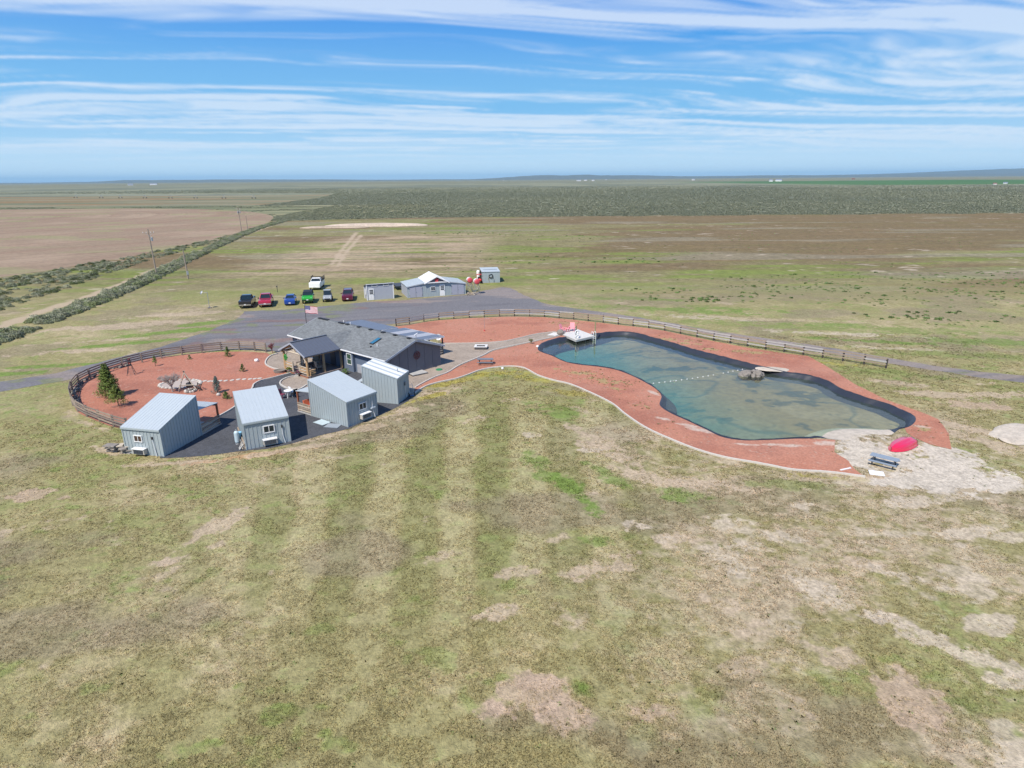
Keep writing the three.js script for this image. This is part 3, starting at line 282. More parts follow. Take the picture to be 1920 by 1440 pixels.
// ---------------------------------------------------------------- the pond
{
  const lip = [[0, 0.03, -1.6, 0.0], [0.10, 0.10, -0.4, -0.16], [0.25, -0.05, 0.3, -0.32], [0.56, -0.33, 0.9, -0.47], [0.82, -0.58, 1.5, -0.72], [1.5, -1.2, 2.4, -1.2]];
  const rows = lip.map(([a, ya, b, yb], r) => pondLine.map((p, i) => { const w = beachW[i], n = (1 - w) * (r === 0 || r === 5 ? 0 : 1), wr = (fbm(i / 2.2, r * 0.7, 2, 500) - 0.5) * 0.22 * n + (fbm(i / 9, r * 0.2, 2, 505) - 0.5) * 0.5 * n * (r > 1 ? 1 : 0.3), d = lerp(a, b, w) + wr; return [p[0] + inward[i][0] * d, lerp(ya, yb, w) + (vn(i / 1.6, r, 503) - 0.5) * 0.07 * n, p[1] + inward[i][1] * d]; }));
  const build = (want) => { const P = [], U = [], I = []; rows.forEach((row, r) => row.forEach((p, i) => { P.push(...p); U.push(p[0], -p[2]); })); for (let r = 0; r + 1 < rows.length; r++) for (let i = 0; i < pn; i++) { const j = (i + 1) % pn; if ((beachW[i] > 0.5) !== want) continue; const a = r * pn + i, b = r * pn + j, c = a + pn, d = b + pn; I.push(a, b, c, b, d, c); } const g = new THREE.BufferGeometry(); g.setAttribute('position', new THREE.Float32BufferAttribute(P, 3)); g.setAttribute('uv', new THREE.Float32BufferAttribute(U, 2)); g.setIndex(I); g.computeVertexNormals(); return g; };
  const liner = std(0.026, 0.029, 0.038, 0.42); liner.side = THREE.DoubleSide; tag(obj('pond_liner', build(false), liner), 'black plastic liner folded over the rim of the pond', 'pond liner');
  const bs = M.sand; bs.side = THREE.DoubleSide; struct('beach', build(true), bs, 'sandy beach sloping into the pond', 'beach');
  // the bed under the water: deep at the dock, shallow silt at the far end
  const x0 = -2, x1 = 46, z0 = -90, z1 = -44, nx = 96, nz = 92, g = new THREE.PlaneGeometry(x1 - x0, z0 - z1, nx, nz); g.rotateX(-Math.PI / 2); g.translate((x0 + x1) / 2, 0, (z0 + z1) / 2);
  const p = g.attributes.position, uv = g.attributes.uv; const deep = (x, z) => sst(22, 8, x + (z + 66) * -0.30 + (fbm(x / 6, z / 6, 3, 520) - 0.5) * 5);
  for (let i = 0; i < p.count; i++) { const x = p.getX(i), z = p.getZ(i); p.setY(i, -0.78 - 0.9 * deep(x, z) - 0.10 * fbm(x / 2, z / 2, 3, 521)); uv.setXY(i, (x - x0) / (x1 - x0), (z1 - z) / (z1 - z0)); }
  g.computeVertexNormals();
  const map = colorTex(1024, 1024, (u, v, o) => { const x = lerp(x0, x1, u), z = lerp(z1, z0, v), d = deep(x, z); o[0] = 0.275; o[1] = 0.190; o[2] = 0.098; mix3(o, [0.33, 0.235, 0.14], sst(0.45, 0.7, fbm(x / 3, z / 3, 3, 530))); const al = sst(0.555, 0.66, fbm(x / 4.2 + (fbm(x / 2, z / 2, 2, 533) - 0.5), z / 2.4, 4, 531) * 0.7 + 0.3 * fbm(x / 0.8, z / 0.6, 3, 532)); mix3(o, [0.045, 0.066, 0.058], al * 0.75); const sw = sst(0.045, 0.0, Math.abs(fbm(x / 9 + 2, z / 7, 3, 535) - 0.5)); mix3(o, [0.05, 0.08, 0.08], 0.55 * sw); mix3(o, [0.000, 0.180, 0.205], d * 0.98); const k = 0.85 + 0.3 * vn(x * 3, z * 3, 537); o[0] *= k; o[1] *= k; o[2] *= k; });
  map.wrapS = map.wrapT = THREE.ClampToEdgeWrapping;
  struct('pond_bed', g, new THREE.MeshStandardMaterial({ map, roughness: 1 }));
  const ripple = greyTex(512, 512, (u, v) => tfbm(u, v, 9, 5, 540)); ripple.repeat.set(1 / 7, 1 / 4);
  const water = phys(0.74, 0.83, 0.71, 0.04, { transmission: 0.98, thickness: 0, ior: 1.33, bumpMap: ripple, bumpScale: 0.012 });
  struct('pond_water', sheetGeo(ringAt(0.28, 0.1), -0.35), water, 'still green pond water', 'pond');
}
{ // the spit of pale sand with the boulders, half way along the far bank
  const mk = (name, cx, cz, rx, rz, h, ry, s, mat, n = 26) => { const g = new THREE.SphereGeometry(1, n, 14), p = g.attributes.position; for (let i = 0; i < p.count; i++) { const x = p.getX(i), y = p.getY(i), z = p.getZ(i), k = 0.75 + 0.55 * fbm(x * 1.4 + s, z * 1.4 + y, 3, s); p.setXYZ(i, x * rx * k, Math.max(y, -0.35) * h * k, z * rz * k); } g.computeVertexNormals(); g.rotateY(ry); g.translate(cx, 0, cz); const uv = g.attributes.uv, q = g.attributes.position; for (let i = 0; i < q.count; i++) uv.setXY(i, q.getX(i), q.getZ(i)); return [name, g, mat]; };
  struct(...mk('sand_spit', 28.61,-65.92, 1.7, 0.9, 0.06, -0.25, 551, M.sand));
  struct(...mk('sand_pile', 41.76,-47.24, 3.6, 1.9, 0.30, 0.3, 553, stoneMat([0.50, 0.43, 0.345], 0.2, 555, 9, 0.01, 512)));
  struct(...mk('dirt_mound', -61.04,-296.87, 23, 5, 1.3, 0.08, 557, stoneMat([0.50, 0.40, 0.31], 0.25, 559, 30, 0.05, 512)));
  struct(...mk('dirt_mound', -77.46,-288.62, 15, 3.5, 0.8, 0.05, 561, stoneMat([0.40, 0.315, 0.235], 0.25, 563, 30, 0.05, 512)));
  const rock = new THREE.MeshStandardMaterial({ map: (() => { const t = colorTex(256, 256, (u, v, o) => { const k = 0.6 + 0.8 * tfbm(u, v, 6, 5, 571); o[0] = 0.235 * k; o[1] = 0.205 * k; o[2] = 0.175 * k; }); return t; })(), roughness: 0.95, flatShading: true }); M.rock = rock;
  const r = rng(77), root = thing('rock_pile', 'heap of grey boulders at the water edge beside the pale sand spit', 'rock pile', 25.96,-64.92, 0);
  for (let i = 0; i < 26; i++) { const g = new THREE.IcosahedronGeometry(0.3 + r() * 0.42, 1), p = g.attributes.position; const s = i * 3.1; for (let k = 0; k < p.count; k++) { const f = 0.72 + 0.55 * vn(p.getX(k) * 3 + s, p.getY(k) * 3 + p.getZ(k) * 2, 580); p.setXYZ(k, p.getX(k) * f * 1.25, p.getY(k) * f * 0.8, p.getZ(k) * f); } g.computeVertexNormals(); const a = r() * 6.28, d = Math.sqrt(r()); g.rotateY(r() * 6); g.translate(Math.cos(a) * d * 1.75, -0.1 + (1 - d) * 0.62, Math.sin(a) * d * 0.95); obj('boulder', g, rock, root); }
  root.scale.set(0.62, 0.85, 0.7); root.position.y = -0.3;
}

// ---------------------------------------------------------------- hills and haze
function range(name, label, pts, depth, col, dist) {   // a line of hills: [azimuth pixel-free] x, height above the plain
  const P = [], I = [], n = pts.length, rowsN = 5; for (let r = 0; r < rowsN; r++) for (let i = 0; i < n; i++) { const t = r / (rowsN - 1), h = pts[i][1] * Math.sin(Math.PI * Math.min(1, t * 0.5 + 0.02)) ; P.push(pts[i][0] * (1 + t * 0.18), -20 + (h + 20) * (0.2 + 0.8 * t) + (fbm(i * 0.4, r * 0.9, 3, 600) - 0.5) * h * 0.35, pts[i][2] * (1 + t * 0.18)); }
  for (let r = 0; r + 1 < rowsN; r++) for (let i = 0; i + 1 < n; i++) { const a = r * n + i; I.push(a, a + 1, a + n, a + 1, a + n + 1, a + n); }
  const g = new THREE.BufferGeometry(); g.setAttribute('position', new THREE.Float32BufferAttribute(P, 3)); g.setIndex(I); g.computeVertexNormals(); const m = std(...col, 1); m.side = THREE.DoubleSide; return struct(name, g, m, label, 'hills');
}
{
  const D = 19000, mk = (f, a0, a1, n, d = D) => Array.from({ length: n }, (_, i) => { const a = lerp(a0, a1, i / (n - 1)), k = d / Math.cos(a * 0.9); return [Math.sin(a) * k, f(a * 57.2958, i), -Math.cos(a) * k]; });
  range('hills', 'low blue hills along the horizon', mk((a) => 0.75 * (30 + 70 * sst(-33, -30, a) * sst(-8, -24, a) + 25 * fbm(a / 3, 1, 3, 610) + 95 * sst(-4, 3, a) * sst(16, 6, a) * (0.5 + 0.9 * fbm(a / 1.6, 2, 3, 612)) + 60 * sst(-3, 6, a)), -0.80, 0.80, 160), 1, [0.10, 0.105, 0.075]);
  range('hills', 'long blue ridge climbing at the right of the horizon', mk((a) => 20 + 430 * Math.pow(sst(16, 52, a), 1.15) * (0.9 + 0.2 * fbm(a / 3, 5, 3, 614)), 0.2, 0.95, 90, 24000), 1, [0.10, 0.105, 0.075]);
}
scene.fog = new THREE.FogExp2(new THREE.Color(0.44, 0.76, 1.0), 0.000021);

// ---------------------------------------------------------------- plants of the open land
function leafGeo(n, place, size, seed, thin = 0.45, mid) {  // many small faces spread through a volume
  const r = rng(seed), P = []; const a = new THREE.Vector3(), b = new THREE.Vector3(), c = new THREE.Vector3(), q = new THREE.Quaternion(), e = new THREE.Euler();
  for (let i = 0; i < n; i++) { const [x, y, z, k = 1] = place(r, i), s = size * (0.6 + 0.8 * r()) * k; e.set(r() * 6.28, r() * 6.28, r() * 6.28); q.setFromEuler(e); a.set(-s * thin, 0, 0).applyQuaternion(q); b.set(s * thin, 0, 0).applyQuaternion(q); c.set(0, s, 0).applyQuaternion(q); P.push(x + a.x, y + a.y, z + a.z, x + b.x, y + b.y, z + b.z, x + c.x, y + c.y, z + c.z); }
  const g = new THREE.BufferGeometry(); g.setAttribute('position', new THREE.Float32BufferAttribute(P, 3)); const N = new Float32Array(P.length); for (let i = 0; i < P.length; i += 9) { const v = new THREE.Vector3(P[i] + P[i + 3] + P[i + 6], P[i + 1] + P[i + 4] + P[i + 7] + 1.5 * n / n, P[i + 2] + P[i + 5] + P[i + 8]).multiplyScalar(1 / 3); if (mid) v.sub(mid(P[i], P[i + 1], P[i + 2])); v.x += (r() - 0.5) * 0.7 * v.length(); v.z += (r() - 0.5) * 0.7 * v.length(); v.normalize(); for (let k = 0; k < 3; k++) { N[i + k * 3] = v.x; N[i + k * 3 + 1] = v.y; N[i + k * 3 + 2] = v.z; } }
  g.setAttribute('normal', new THREE.Float32BufferAttribute(N, 3)); g.setAttribute('uv', new THREE.Float32BufferAttribute(new Float32Array(n * 6), 2)); return g;
}
const leafMat = new THREE.MeshPhysicalMaterial({ color: 0xffffff, roughness: 1, side: THREE.DoubleSide, transmission: 0.35, thickness: 0 }); leafMat.specularIntensity = 0.25;
const dome = (r) => { const a = r() * 6.28, u = r(), d = Math.sqrt(1 - u * u) * (0.55 + 0.45 * Math.sqrt(r())); return [Math.cos(a) * d, u * 0.8 * (0.5 + 0.5 * r()) + 0.02, Math.sin(a) * d]; };
const bushNear = leafGeo(330, dome, 0.15, 701), bushFar = leafGeo(30, dome, 0.55, 702);
const busy = (x, z) => inPoly(redLeft, x, z) || inPoly(redRight, x, z) || inPoly(gravelYard, x, z) || inPoly(charcoal, x, z) || inPoly(peaSide, x, z) || inPoly(pondHole, x, z) || inPoly(peaPatio, x, z);
const tone = (r, c, s = 0.3) => { const k = 1 - s / 2 + r() * s; return [c[0] * k, c[1] * k, c[2] * k]; };
const sageA = [0.30, 0.33, 0.215], sageB = [0.385, 0.40, 0.28], weedC = [0.17, 0.275, 0.072];
{ // the far sea of sagebrush
  const r = rng(801), list = [];
  while (list.length < 210000) { const a = (r() - 0.5) * 1.56, d = 300 * Math.pow(1900 / 300, r()), x = Math.sin(a) * d, z = -Math.cos(a) * d; const edge = -361 + (vn(x / 14, 3, 180) - 0.5) * 9 + sst(-40, -140, x) * (x + 40) * -0.25; if (z > edge || inPoly(field, x, z) || (x < -60 && (inPoly(strawField, x, z) || (x < -140 - (z + 380) * -0.05 && z > -560 && fbm(x / 40, z / 12, 2, 803) < 0.5)))) continue; if (fbm(x / 3.5, z / 3.5, 2, 805) < 0.30 || r() < sst(700, 1900, d) * 0.85) continue; const s = (0.30 + 0.42 * r() * r() + 0.1 * r()) * (1 + sst(500, 1800, d) * 0.9), c = tone(r, r() < 0.5 ? sageA : sageB, 0.4); list.push([x, -0.03, z, s, r() * 6.28, ...c, 0.55 + 0.3 * r()]); }
  copies('sagebrush_plain', bushFar, leafMat, list, 'stuff', 'grey green sea of sagebrush reaching to the horizon', 'sagebrush');
}
{ // the hedge of sagebrush beside the track, and the brush between the track and the ploughed land
  const r = rng(811), list = [];
  for (let i = 0; i < 7000; i++) { const t = Math.floor(r() * (hedge.length - 1)), p = hedge[t], gap = fbm(p[0] / 5, p[1] / 5, 2, 812); if (gap < 0.34) continue; const w = 1.9, x = p[0] + (r() - 0.5) * 2 * w, z = p[1] + (r() - 0.5) * 2 * w; if (busy(x, z)) continue; list.push([x, -0.05, z, 0.30 + 0.75 * r() * r() + 0.15 * r(), r() * 6.28, ...tone(r, r() < 0.5 ? sageA : r() < 0.5 ? sageB : [0.27, 0.32, 0.15], 0.5), 0.75 + 0.6 * r()]); }
  copies('sagebrush_hedge', bushNear, leafMat, list, 'stuff', 'thick row of grey green sagebrush beside the dirt track', 'sagebrush');
  const l2 = []; const bb = [-260, -60, -250, -70];
  for (let i = 0; i < 40000 && l2.length < 8000; i++) { const x = lerp(bb[0], bb[1], r()), z = lerp(bb[2], bb[3], r()); if (!inPoly(verge, x, z) || segDist(tracks[2][0], x, z) < 2.2 || fbm(x / 3, z / 3, 3, 815) < 0.44) continue; const g = r(); l2.push([x, -0.05, z, 0.25 + 0.7 * r() * r() + 0.1, r() * 6.28, ...tone(r, g < 0.45 ? sageA : g < 0.75 ? sageB : [0.115, 0.15, 0.06], 0.45), 0.7 + 0.4 * r()]); }
  copies('sagebrush_verge', bushNear, leafMat, l2, 'stuff', 'scattered sagebrush between the dirt track and the ploughed field', 'sagebrush');
}
{ // green weeds standing in the right hand meadow
  const r = rng(821), list = [], zones = [[87.52,-130.70, 46, 9, 420], [67.81,-115.21, 34, 10, 300], [76.73,-106.67, 24, 8, 230], [93.97,-120.04, 20, 9, 220], [60.08,-121.70, 20, 6, 130], [69.90,-89.77, 16, 5, 110], [63.15,-93.82, 14, 4, 70], [-7.81,-250.14, 26, 12, 90], [-1.26,-188.37, 10, 6, 40], [14.11,-165.43, 24, 8, 90], [31.29,-160.99, 14, 6, 70], [33.50,-108.55, 12, 4, 90], [29.00,-117.02, 10, 3, 50], [13.85,-231.71, 22, 9, 50]];
  for (const [x, z, a, b, n] of zones) for (let i = 0; i < n * 0.65; i++) { const t = r() * 6.28, d = Math.sqrt(r()), px = x + Math.cos(t) * d * a, pz = z + Math.sin(t) * d * b; if (busy(px, pz) || fbm(px / 4, pz / 4, 2, 823) < 0.44) continue; list.push([px, -0.03, pz, 0.18 + 0.36 * r() * r() + (n < 100 ? 0.1 : 0), r() * 6.28, ...tone(r, weedC, 0.6), 0.6]); }
  for (let i = 0; i < 900; i++) { const x = -30 + r() * 190, z = -100 - r() * 200; if (!busy(x, z) && fbm(x / 20, z / 12, 2, 824) > 0.6) list.push([x, -0.02, z, 0.12 + 0.2 * r(), r() * 6.28, ...tone(r, weedC, 0.6), 0.6]); }
  copies('meadow_weeds', leafGeo(60, dome, 0.42, 825), leafMat, list, 'stuff', 'dark green weeds scattered over the right hand meadow', 'weeds');
}
{ // the turf of the foreground: short tufts, thin where soil shows
  const blade = (seed, n) => { const r = rng(seed), P = []; for (let i = 0; i < n; i++) { const a = r() * 6.28, d = r() * 0.8, x = Math.cos(a) * d, z = Math.sin(a) * d, t = r() * 6.28, w = 0.10 + 0.12 * r(), lean = 0.2 + 0.7 * r(), h = 0.35 + 0.75 * r(), l = r() * 6.28; P.push(x - Math.cos(t) * w, 0, z - Math.sin(t) * w, x + Math.cos(t) * w, 0, z + Math.sin(t) * w, x + Math.cos(l) * lean, h, z + Math.sin(l) * lean); } const g = new THREE.BufferGeometry(); g.setAttribute('position', new THREE.Float32BufferAttribute(P, 3)); const N = new Float32Array(P.length); for (let i = 0; i < N.length; i += 9) { const a = (r() - 0.5) * 0.8, b = (r() - 0.5) * 0.8; for (let k = 0; k < 9; k += 3) { N[i + k] = a; N[i + k + 1] = 1; N[i + k + 2] = b; } } g.setAttribute('normal', new THREE.Float32BufferAttribute(N, 3)); g.setAttribute('uv', new THREE.Float32BufferAttribute(new Float32Array(n * 6), 2)); return g; };
  const r = rng(831), list = [], o = [0, 0, 0];
  for (let i = 0; i < 900000 && list.length < 260000; i++) { const d = 15 * Math.pow(82 / 15, r()), a = (r() - 0.5) * 1.66, x = Math.tan(a) * d, z = -d; if (z < -52 && (busy(x, z) || x < -25 || x > 60)) continue; if (z >= -52 && busy(x, z)) continue; soil(x, z, o, true); if (bare > 0.15 + 0.8 * r()) continue; if (bare > 0.25) mix3(o, r() < 0.5 ? cOlive : cDry, 0.7); const clump = fbm(x / 0.9, z / 0.9, 2, 833); if (clump < 0.30 + 0.25 * r()) continue; const k = 0.95 + 0.5 * r(), s = (0.05 + 0.075 * r()) * (0.8 + sst(20, 70, d) * 0.9); list.push([x, -0.004, z, s, r() * 6.28, o[0] * k * 1.6, o[1] * k * 1.55, o[2] * k * 1.6, 0.25 + 0.25 * r()]); }
  const half = [[], [], []]; list.forEach((p, i) => half[i % 3].push(p));
  half.forEach((l, i) => copies('turf', blade(840 + i, 9), leafMat, l, 'stuff', 'short dry and green grass of the mown field', 'grass'));
  const w = []; for (let i = 0; i < 60000 && w.length < 1100; i++) { const d = 16 * Math.pow(75 / 16, r()), x = Math.tan((r() - 0.5) * 1.6) * d, z = -d; if (busy(x, z)) continue; const f = fbm(x / 3.2, z / 3.2, 3, 851); if (f < 0.58) continue; w.push([x, -0.01, z, 0.05 + 0.11 * r() * r(), r() * 6.28, ...tone(r, r() < 0.6 ? [0.22, 0.32, 0.10] : [0.36, 0.33, 0.15], 0.5), 0.32]); }
  for (let i = 0; i < 20000; i++) { const x = -10 + r() * 52, z = -96 + r() * 52; if (!inPoly(redBed, x, z)) continue; const q = within(weedy, x, z); if (q < 0 ? r() > 0.035 : r() > 0.55) continue; w.push([x, 0.02, z, 0.06 + 0.10 * r() * r(), r() * 6.28, ...tone(r, r() < 0.7 ? [0.36, 0.32, 0.12] : [0.2, 0.26, 0.09], 0.5), 0.5]); }
  copies('low_weeds', leafGeo(26, dome, 0.55, 852), leafMat, w, 'stuff', 'small green weeds dotted through the mown field', 'weeds');
}

// ---------------------------------------------------------------- building materials
function grain(base, s, amt = 0.25, w = 256) { const t = colorTex(w, w, (u, v, o) => { const k = 1 - amt / 2 + amt * tfbm(u, v, 5, 5, s) + amt * 0.5 * (tvn(u * 70, v * 6, 70, s + 7) - 0.5); o[0] = base[0] * k; o[1] = base[1] * k; o[2] = base[2] * k; }); return t; }
const metalWall = new THREE.MeshStandardMaterial({ map: grain([0.345, 0.395, 0.410], 901, 0.10), roughness: 0.5 });
const metalRoof = new THREE.MeshStandardMaterial({ map: grain([0.470, 0.525, 0.545], 903, 0.08), roughness: 0.5 });
const greyRoof = new THREE.MeshStandardMaterial({ map: grain([0.115, 0.125, 0.150], 905, 0.12), roughness: 0.45, metalness: 0.15 });
const blueRoof = new THREE.MeshStandardMaterial({ map: grain([0.140, 0.160, 0.205], 907, 0.12), roughness: 0.45, metalness: 0.15 });
const siding = new THREE.MeshStandardMaterial({ map: grain([0.150, 0.145, 0.158], 909, 0.14), roughness: 0.8 });
const blueSiding = new THREE.MeshStandardMaterial({ map: grain([0.120, 0.150, 0.205], 911, 0.14), roughness: 0.75 });
const shingle = new THREE.MeshStandardMaterial({ map: colorTex(1024, 1024, (u, v, o) => { const row = Math.floor(v * 60), c = Math.floor(u * 26 + (row % 2) * 0.5 + hash(row, 3, 915) * 2), k = 0.72 + 0.34 * hash(c, row, 916) + 0.22 * tfbm(u, v, 50, 3, 917) + 0.18 * (tfbm(u, v, 4, 3, 918) - 0.5) - (v * 60 - row < 0.12 ? 0.16 : 0); o[0] = 0.170 * k; o[1] = 0.178 * k; o[2] = 0.178 * k; }), roughness: 0.97 });
shingle.map.repeat.set(1 / 8, 1 / 8); shingle.specularIntensity = 0.3;
const wood = new THREE.MeshStandardMaterial({ map: grain([0.30, 0.235, 0.175], 921, 0.5), roughness: 0.9 }), paleWood = new THREE.MeshStandardMaterial({ map: grain([0.46, 0.39, 0.30], 923, 0.4), roughness: 0.9 }), darkWood = new THREE.MeshStandardMaterial({ map: grain([0.060, 0.050, 0.045], 925, 0.5), roughness: 0.9 }), logWood = new THREE.MeshStandardMaterial({ map: grain([0.43, 0.27, 0.135], 927, 0.5), roughness: 0.8 }), redWood = new THREE.MeshStandardMaterial({ map: grain([0.30, 0.105, 0.050], 929, 0.4), roughness: 0.8 }), railWood = new THREE.MeshStandardMaterial({ map: grain([0.20, 0.160, 0.130], 933, 0.5), roughness: 0.9 }), greyWood = new THREE.MeshStandardMaterial({ map: grain([0.40, 0.385, 0.36], 931, 0.35), roughness: 0.9 });
{ // rain streaks and dust on the painted metal
  const weather = (base, s) => colorTex(512, 512, (u, v, o) => { const st = tvn(u * 64, v * 3, 64, s) * 0.6 + tvn(u * 170, v * 5, 170, s + 1) * 0.4, d = tfbm(u, v, 6, 5, s + 2), k = 0.90 + 0.12 * st + 0.10 * (d - 0.5); o[0] = base[0] * k; o[1] = base[1] * k; o[2] = base[2] * k; mix3(o, [0.30, 0.26, 0.21], 0.22 * sst(0.56, 0.75, d * 0.7 + st * 0.3)); });
  metalWall.map = weather([0.345, 0.395, 0.410], 1801); metalRoof.map = weather([0.430, 0.470, 0.482], 1811); metalWall.map.repeat.set(0.4, 0.4); metalRoof.map.repeat.set(0.35, 0.35);
}
const white = M.white, glass = M.glass;

// ---------------------------------------------------------------- the metal cabins
function ribPanel(len, h0, h1, rib = 0.3, proud = 0.026) {
  const gs = [ext([[0, 0], [len, 0], [len, h1], [0, h0]], 0.05).translate(0, 0, -0.05)], n = Math.round(len / rib);
  for (let i = 0; i <= n; i++) { const x = clamp(i * len / n, 0.03, len - 0.03), h = lerp(h0, h1, x / len) - 0.02; gs.push(bx(0.055, h, proud, x, h / 2, proud / 2 + 0.0005)); } return gs;
}
function roofSlab(x0, x1, zf, yf, zb, yb, t, rib, ribs = true) {   // a sheet roof from its front edge to its back edge
  const gs = [hexa([[x0, yf, zf], [x1, yf, zf], [x1, yb, zb], [x0, yb, zb]], [[x0, yf + t, zf], [x1, yf + t, zf], [x1, yb + t, zb], [x0, yb + t, zb]])];
  if (ribs) { const n = Math.max(1, Math.round((x1 - x0) / rib)); for (let i = 0; i <= n; i++) { const x = clamp(lerp(x0, x1, i / n), x0 + 0.025, x1 - 0.025); gs.push(plank([x, yf + t + 0.006, zf], [x, yb + t + 0.006, zb], 0.035, 0.014)); } } return gs;
}
function windowPart(root, x, y, z, w, h, ry = 0, mull = 1, rows = 1, mat = white, pane = glass) {   // frame with its panes, facing +z before the turn
  const F = 0.06, gs = [bx(w + 2 * F, F, 0.07, 0, h / 2 + F / 2), bx(w + 2 * F, F, 0.07, 0, -h / 2 - F / 2), bx(F, h, 0.07, -w / 2 - F / 2), bx(F, h, 0.07, w / 2 + F / 2)];
  for (let i = 1; i <= mull; i++) gs.push(bx(0.045, h, 0.06, -w / 2 + w * i / (mull + 1))); for (let i = 1; i < rows; i++) gs.push(bx(w, 0.04, 0.06, 0, -h / 2 + h * i / rows));
  const f = obj('window', gs, mat, root); f.position.set(x, y, z); f.rotation.y = ry; for (let i = 0; i <= mull; i++) for (let j = 0; j < rows; j++) obj('pane', bx(w / (mull + 1) - 0.05, h / rows - 0.04, 0.02, -w / 2 + w * (i + 0.5) / (mull + 1), -h / 2 + h * (j + 0.5) / rows, 0.002), pane, f); return f;
}
function shedShell(root, w, d, hf, hb, wall, roof, ov = 0.1, trim = wall) {
  obj('wall', ribPanel(w, hf, hf).map(g => g.translate(-w / 2, 0, d / 2)), wall, root); obj('wall', ribPanel(d, hf, hb).map(g => g.rotateY(Math.PI / 2).translate(w / 2, 0, d / 2)), wall, root);
  obj('wall', ribPanel(d, hb, hf).map(g => g.rotateY(-Math.PI / 2).translate(-w / 2, 0, -d / 2)), wall, root); obj('wall', ribPanel(w, hb, hb).map(g => g.rotateY(Math.PI).translate(w / 2, 0, -d / 2)), wall, root);
  const s = (hb - hf) / d; obj('roof', roofSlab(-w / 2 - 0.05, w / 2 + 0.05, d / 2 + ov, hf - s * ov + 0.004, -d / 2 - 0.06, hb + s * 0.06 + 0.004, 0.05, 0.28), roof, root);
  obj('eave_trim', bx(w + 0.1, 0.13, 0.02, 0, hf - s * ov - 0.05, d / 2 + ov + 0.012), trim, root);
  for (const [x, z, h] of [[-w / 2, d / 2, hf], [w / 2, d / 2, hf], [-w / 2, -d / 2, hb], [w / 2, -d / 2, hb]]) obj('corner_trim', bx(0.09, h - 0.04, 0.09, x, (h - 0.04) / 2, z), trim, root);
}
function heatUnit(root, x, y, z) { const a = obj('wall_heater', bx(1.02, 0.40, 0.34, x, y, z + 0.17), std(0.46, 0.43, 0.38, 0.7), root); obj('hood', bx(1.08, 0.05, 0.40, x, y + 0.23, z + 0.2), white, a); for (let i = 0; i < 6; i++) obj('louvre', bx(0.86, 0.022, 0.03, x, y - 0.14 + i * 0.055, z + 0.352), M.darkSteel, a); }
function conduit(root, pts, r = 0.028) { obj('conduit', new THREE.TubeGeometry(new THREE.CatmullRomCurve3(pts.map(p => new THREE.Vector3(...p))), 24, r, 8), std(0.62, 0.64, 0.66, 0.5), root); }
function porch(root, w, d, hb, depth, roofY, floorMat) {             // open porch along the tall back of a cabin
  obj('porch_roof', roofSlab(-w / 2, w / 2, -d / 2 - 0.02, roofY + 0.16, -d / 2 - depth, roofY - 0.08, 0.05, 0.28), metalRoof, root);
  for (const x of [-w / 2 + 0.08, w / 2 - 0.08]) obj('porch_post', bx(0.13, roofY - 0.1, 0.13, x, (roofY - 0.1) / 2, -d / 2 - depth + 0.15), redWood, root);
  obj('porch_beam', bx(w - 0.1, 0.15, 0.11, 0, roofY - 0.17, -d / 2 - depth + 0.15), darkWood, root); obj('porch_floor', bx(w, 0.12, depth, 0, 0.06, -d / 2 - depth / 2 - 0.03), greyWood, root);
  for (const x of [-w / 2 + 0.02, w / 2 - 0.02]) for (let i = 0; i < 4; i++) obj('rail', bx(0.05, 0.13, depth - 0.12, x, 0.28 + i * 0.21, -d / 2 - depth / 2), i % 2 ? wood : paleWood, root);
}
function cabin(name, label, x, z, a, w, d, hf, hb, group, extra) { const u = [Math.cos(a), -Math.sin(a)], v = [-Math.sin(a), -Math.cos(a)], root = thing(name, label, 'cabin', x + u[0] * w / 2 + v[0] * d / 2, z + u[1] * w / 2 + v[1] * d / 2, a, group); shedShell(root, w, d, hf, hb, metalWall, metalRoof); extra(root, w, d, hf, hb); return root; }
cabin('metal_cabin', 'pale blue metal cabin at the left, stacked slabs beside its front corner', -29.918, -44.866, -0.22, 3.356, 4.287, 2.2, 3.44, 'metal cabins in a row', (r, w, d, hf, hb) => { windowPart(r, 0.0 - 0.35, 1.35, d / 2 + 0.045, 0.62, 0.44, 0, 1, 1, white, std(0.07, 0.045, 0.035, 0.12)); heatUnit(r, -0.25, 0.38, d / 2 + 0.03); conduit(r, [[0.95, 1.45, d / 2 + 0.07], [1.02, 0.8, d / 2 + 0.07], [1.12, 0.02, d / 2 + 0.08]]); obj('meter_box', bx(0.11, 0.2, 0.09, 0.95, 1.5, d / 2 + 0.07), M.darkSteel, r); porch(r, w, d, hb, 2.5, 2.05); });
cabin('metal_cabin', 'pale blue metal cabin in the middle, blue cans beside its left wall', -20.813, -45.3, 0.509, 3.343, 4.485, 2.22, 3.45, 'metal cabins in a row', (r, w, d) => { windowPart(r, 0.15, 1.42, d / 2 + 0.045, 0.74, 0.5, 0, 1, 1, white); heatUnit(r, 0.1, 0.42, d / 2 + 0.03); conduit(r, [[1.12, 1.4, d / 2 + 0.07], [1.14, 0.6, d / 2 + 0.07], [1.25, 0.02, d / 2 + 0.12]]); obj('meter_box', bx(0.11, 0.22, 0.09, 1.12, 1.45, d / 2 + 0.07), M.darkSteel, r); obj('timber_rail', bx(0.09, 0.5, d * 0.9, -w / 2 - 0.09, 0.25, 0.1), wood, r); });
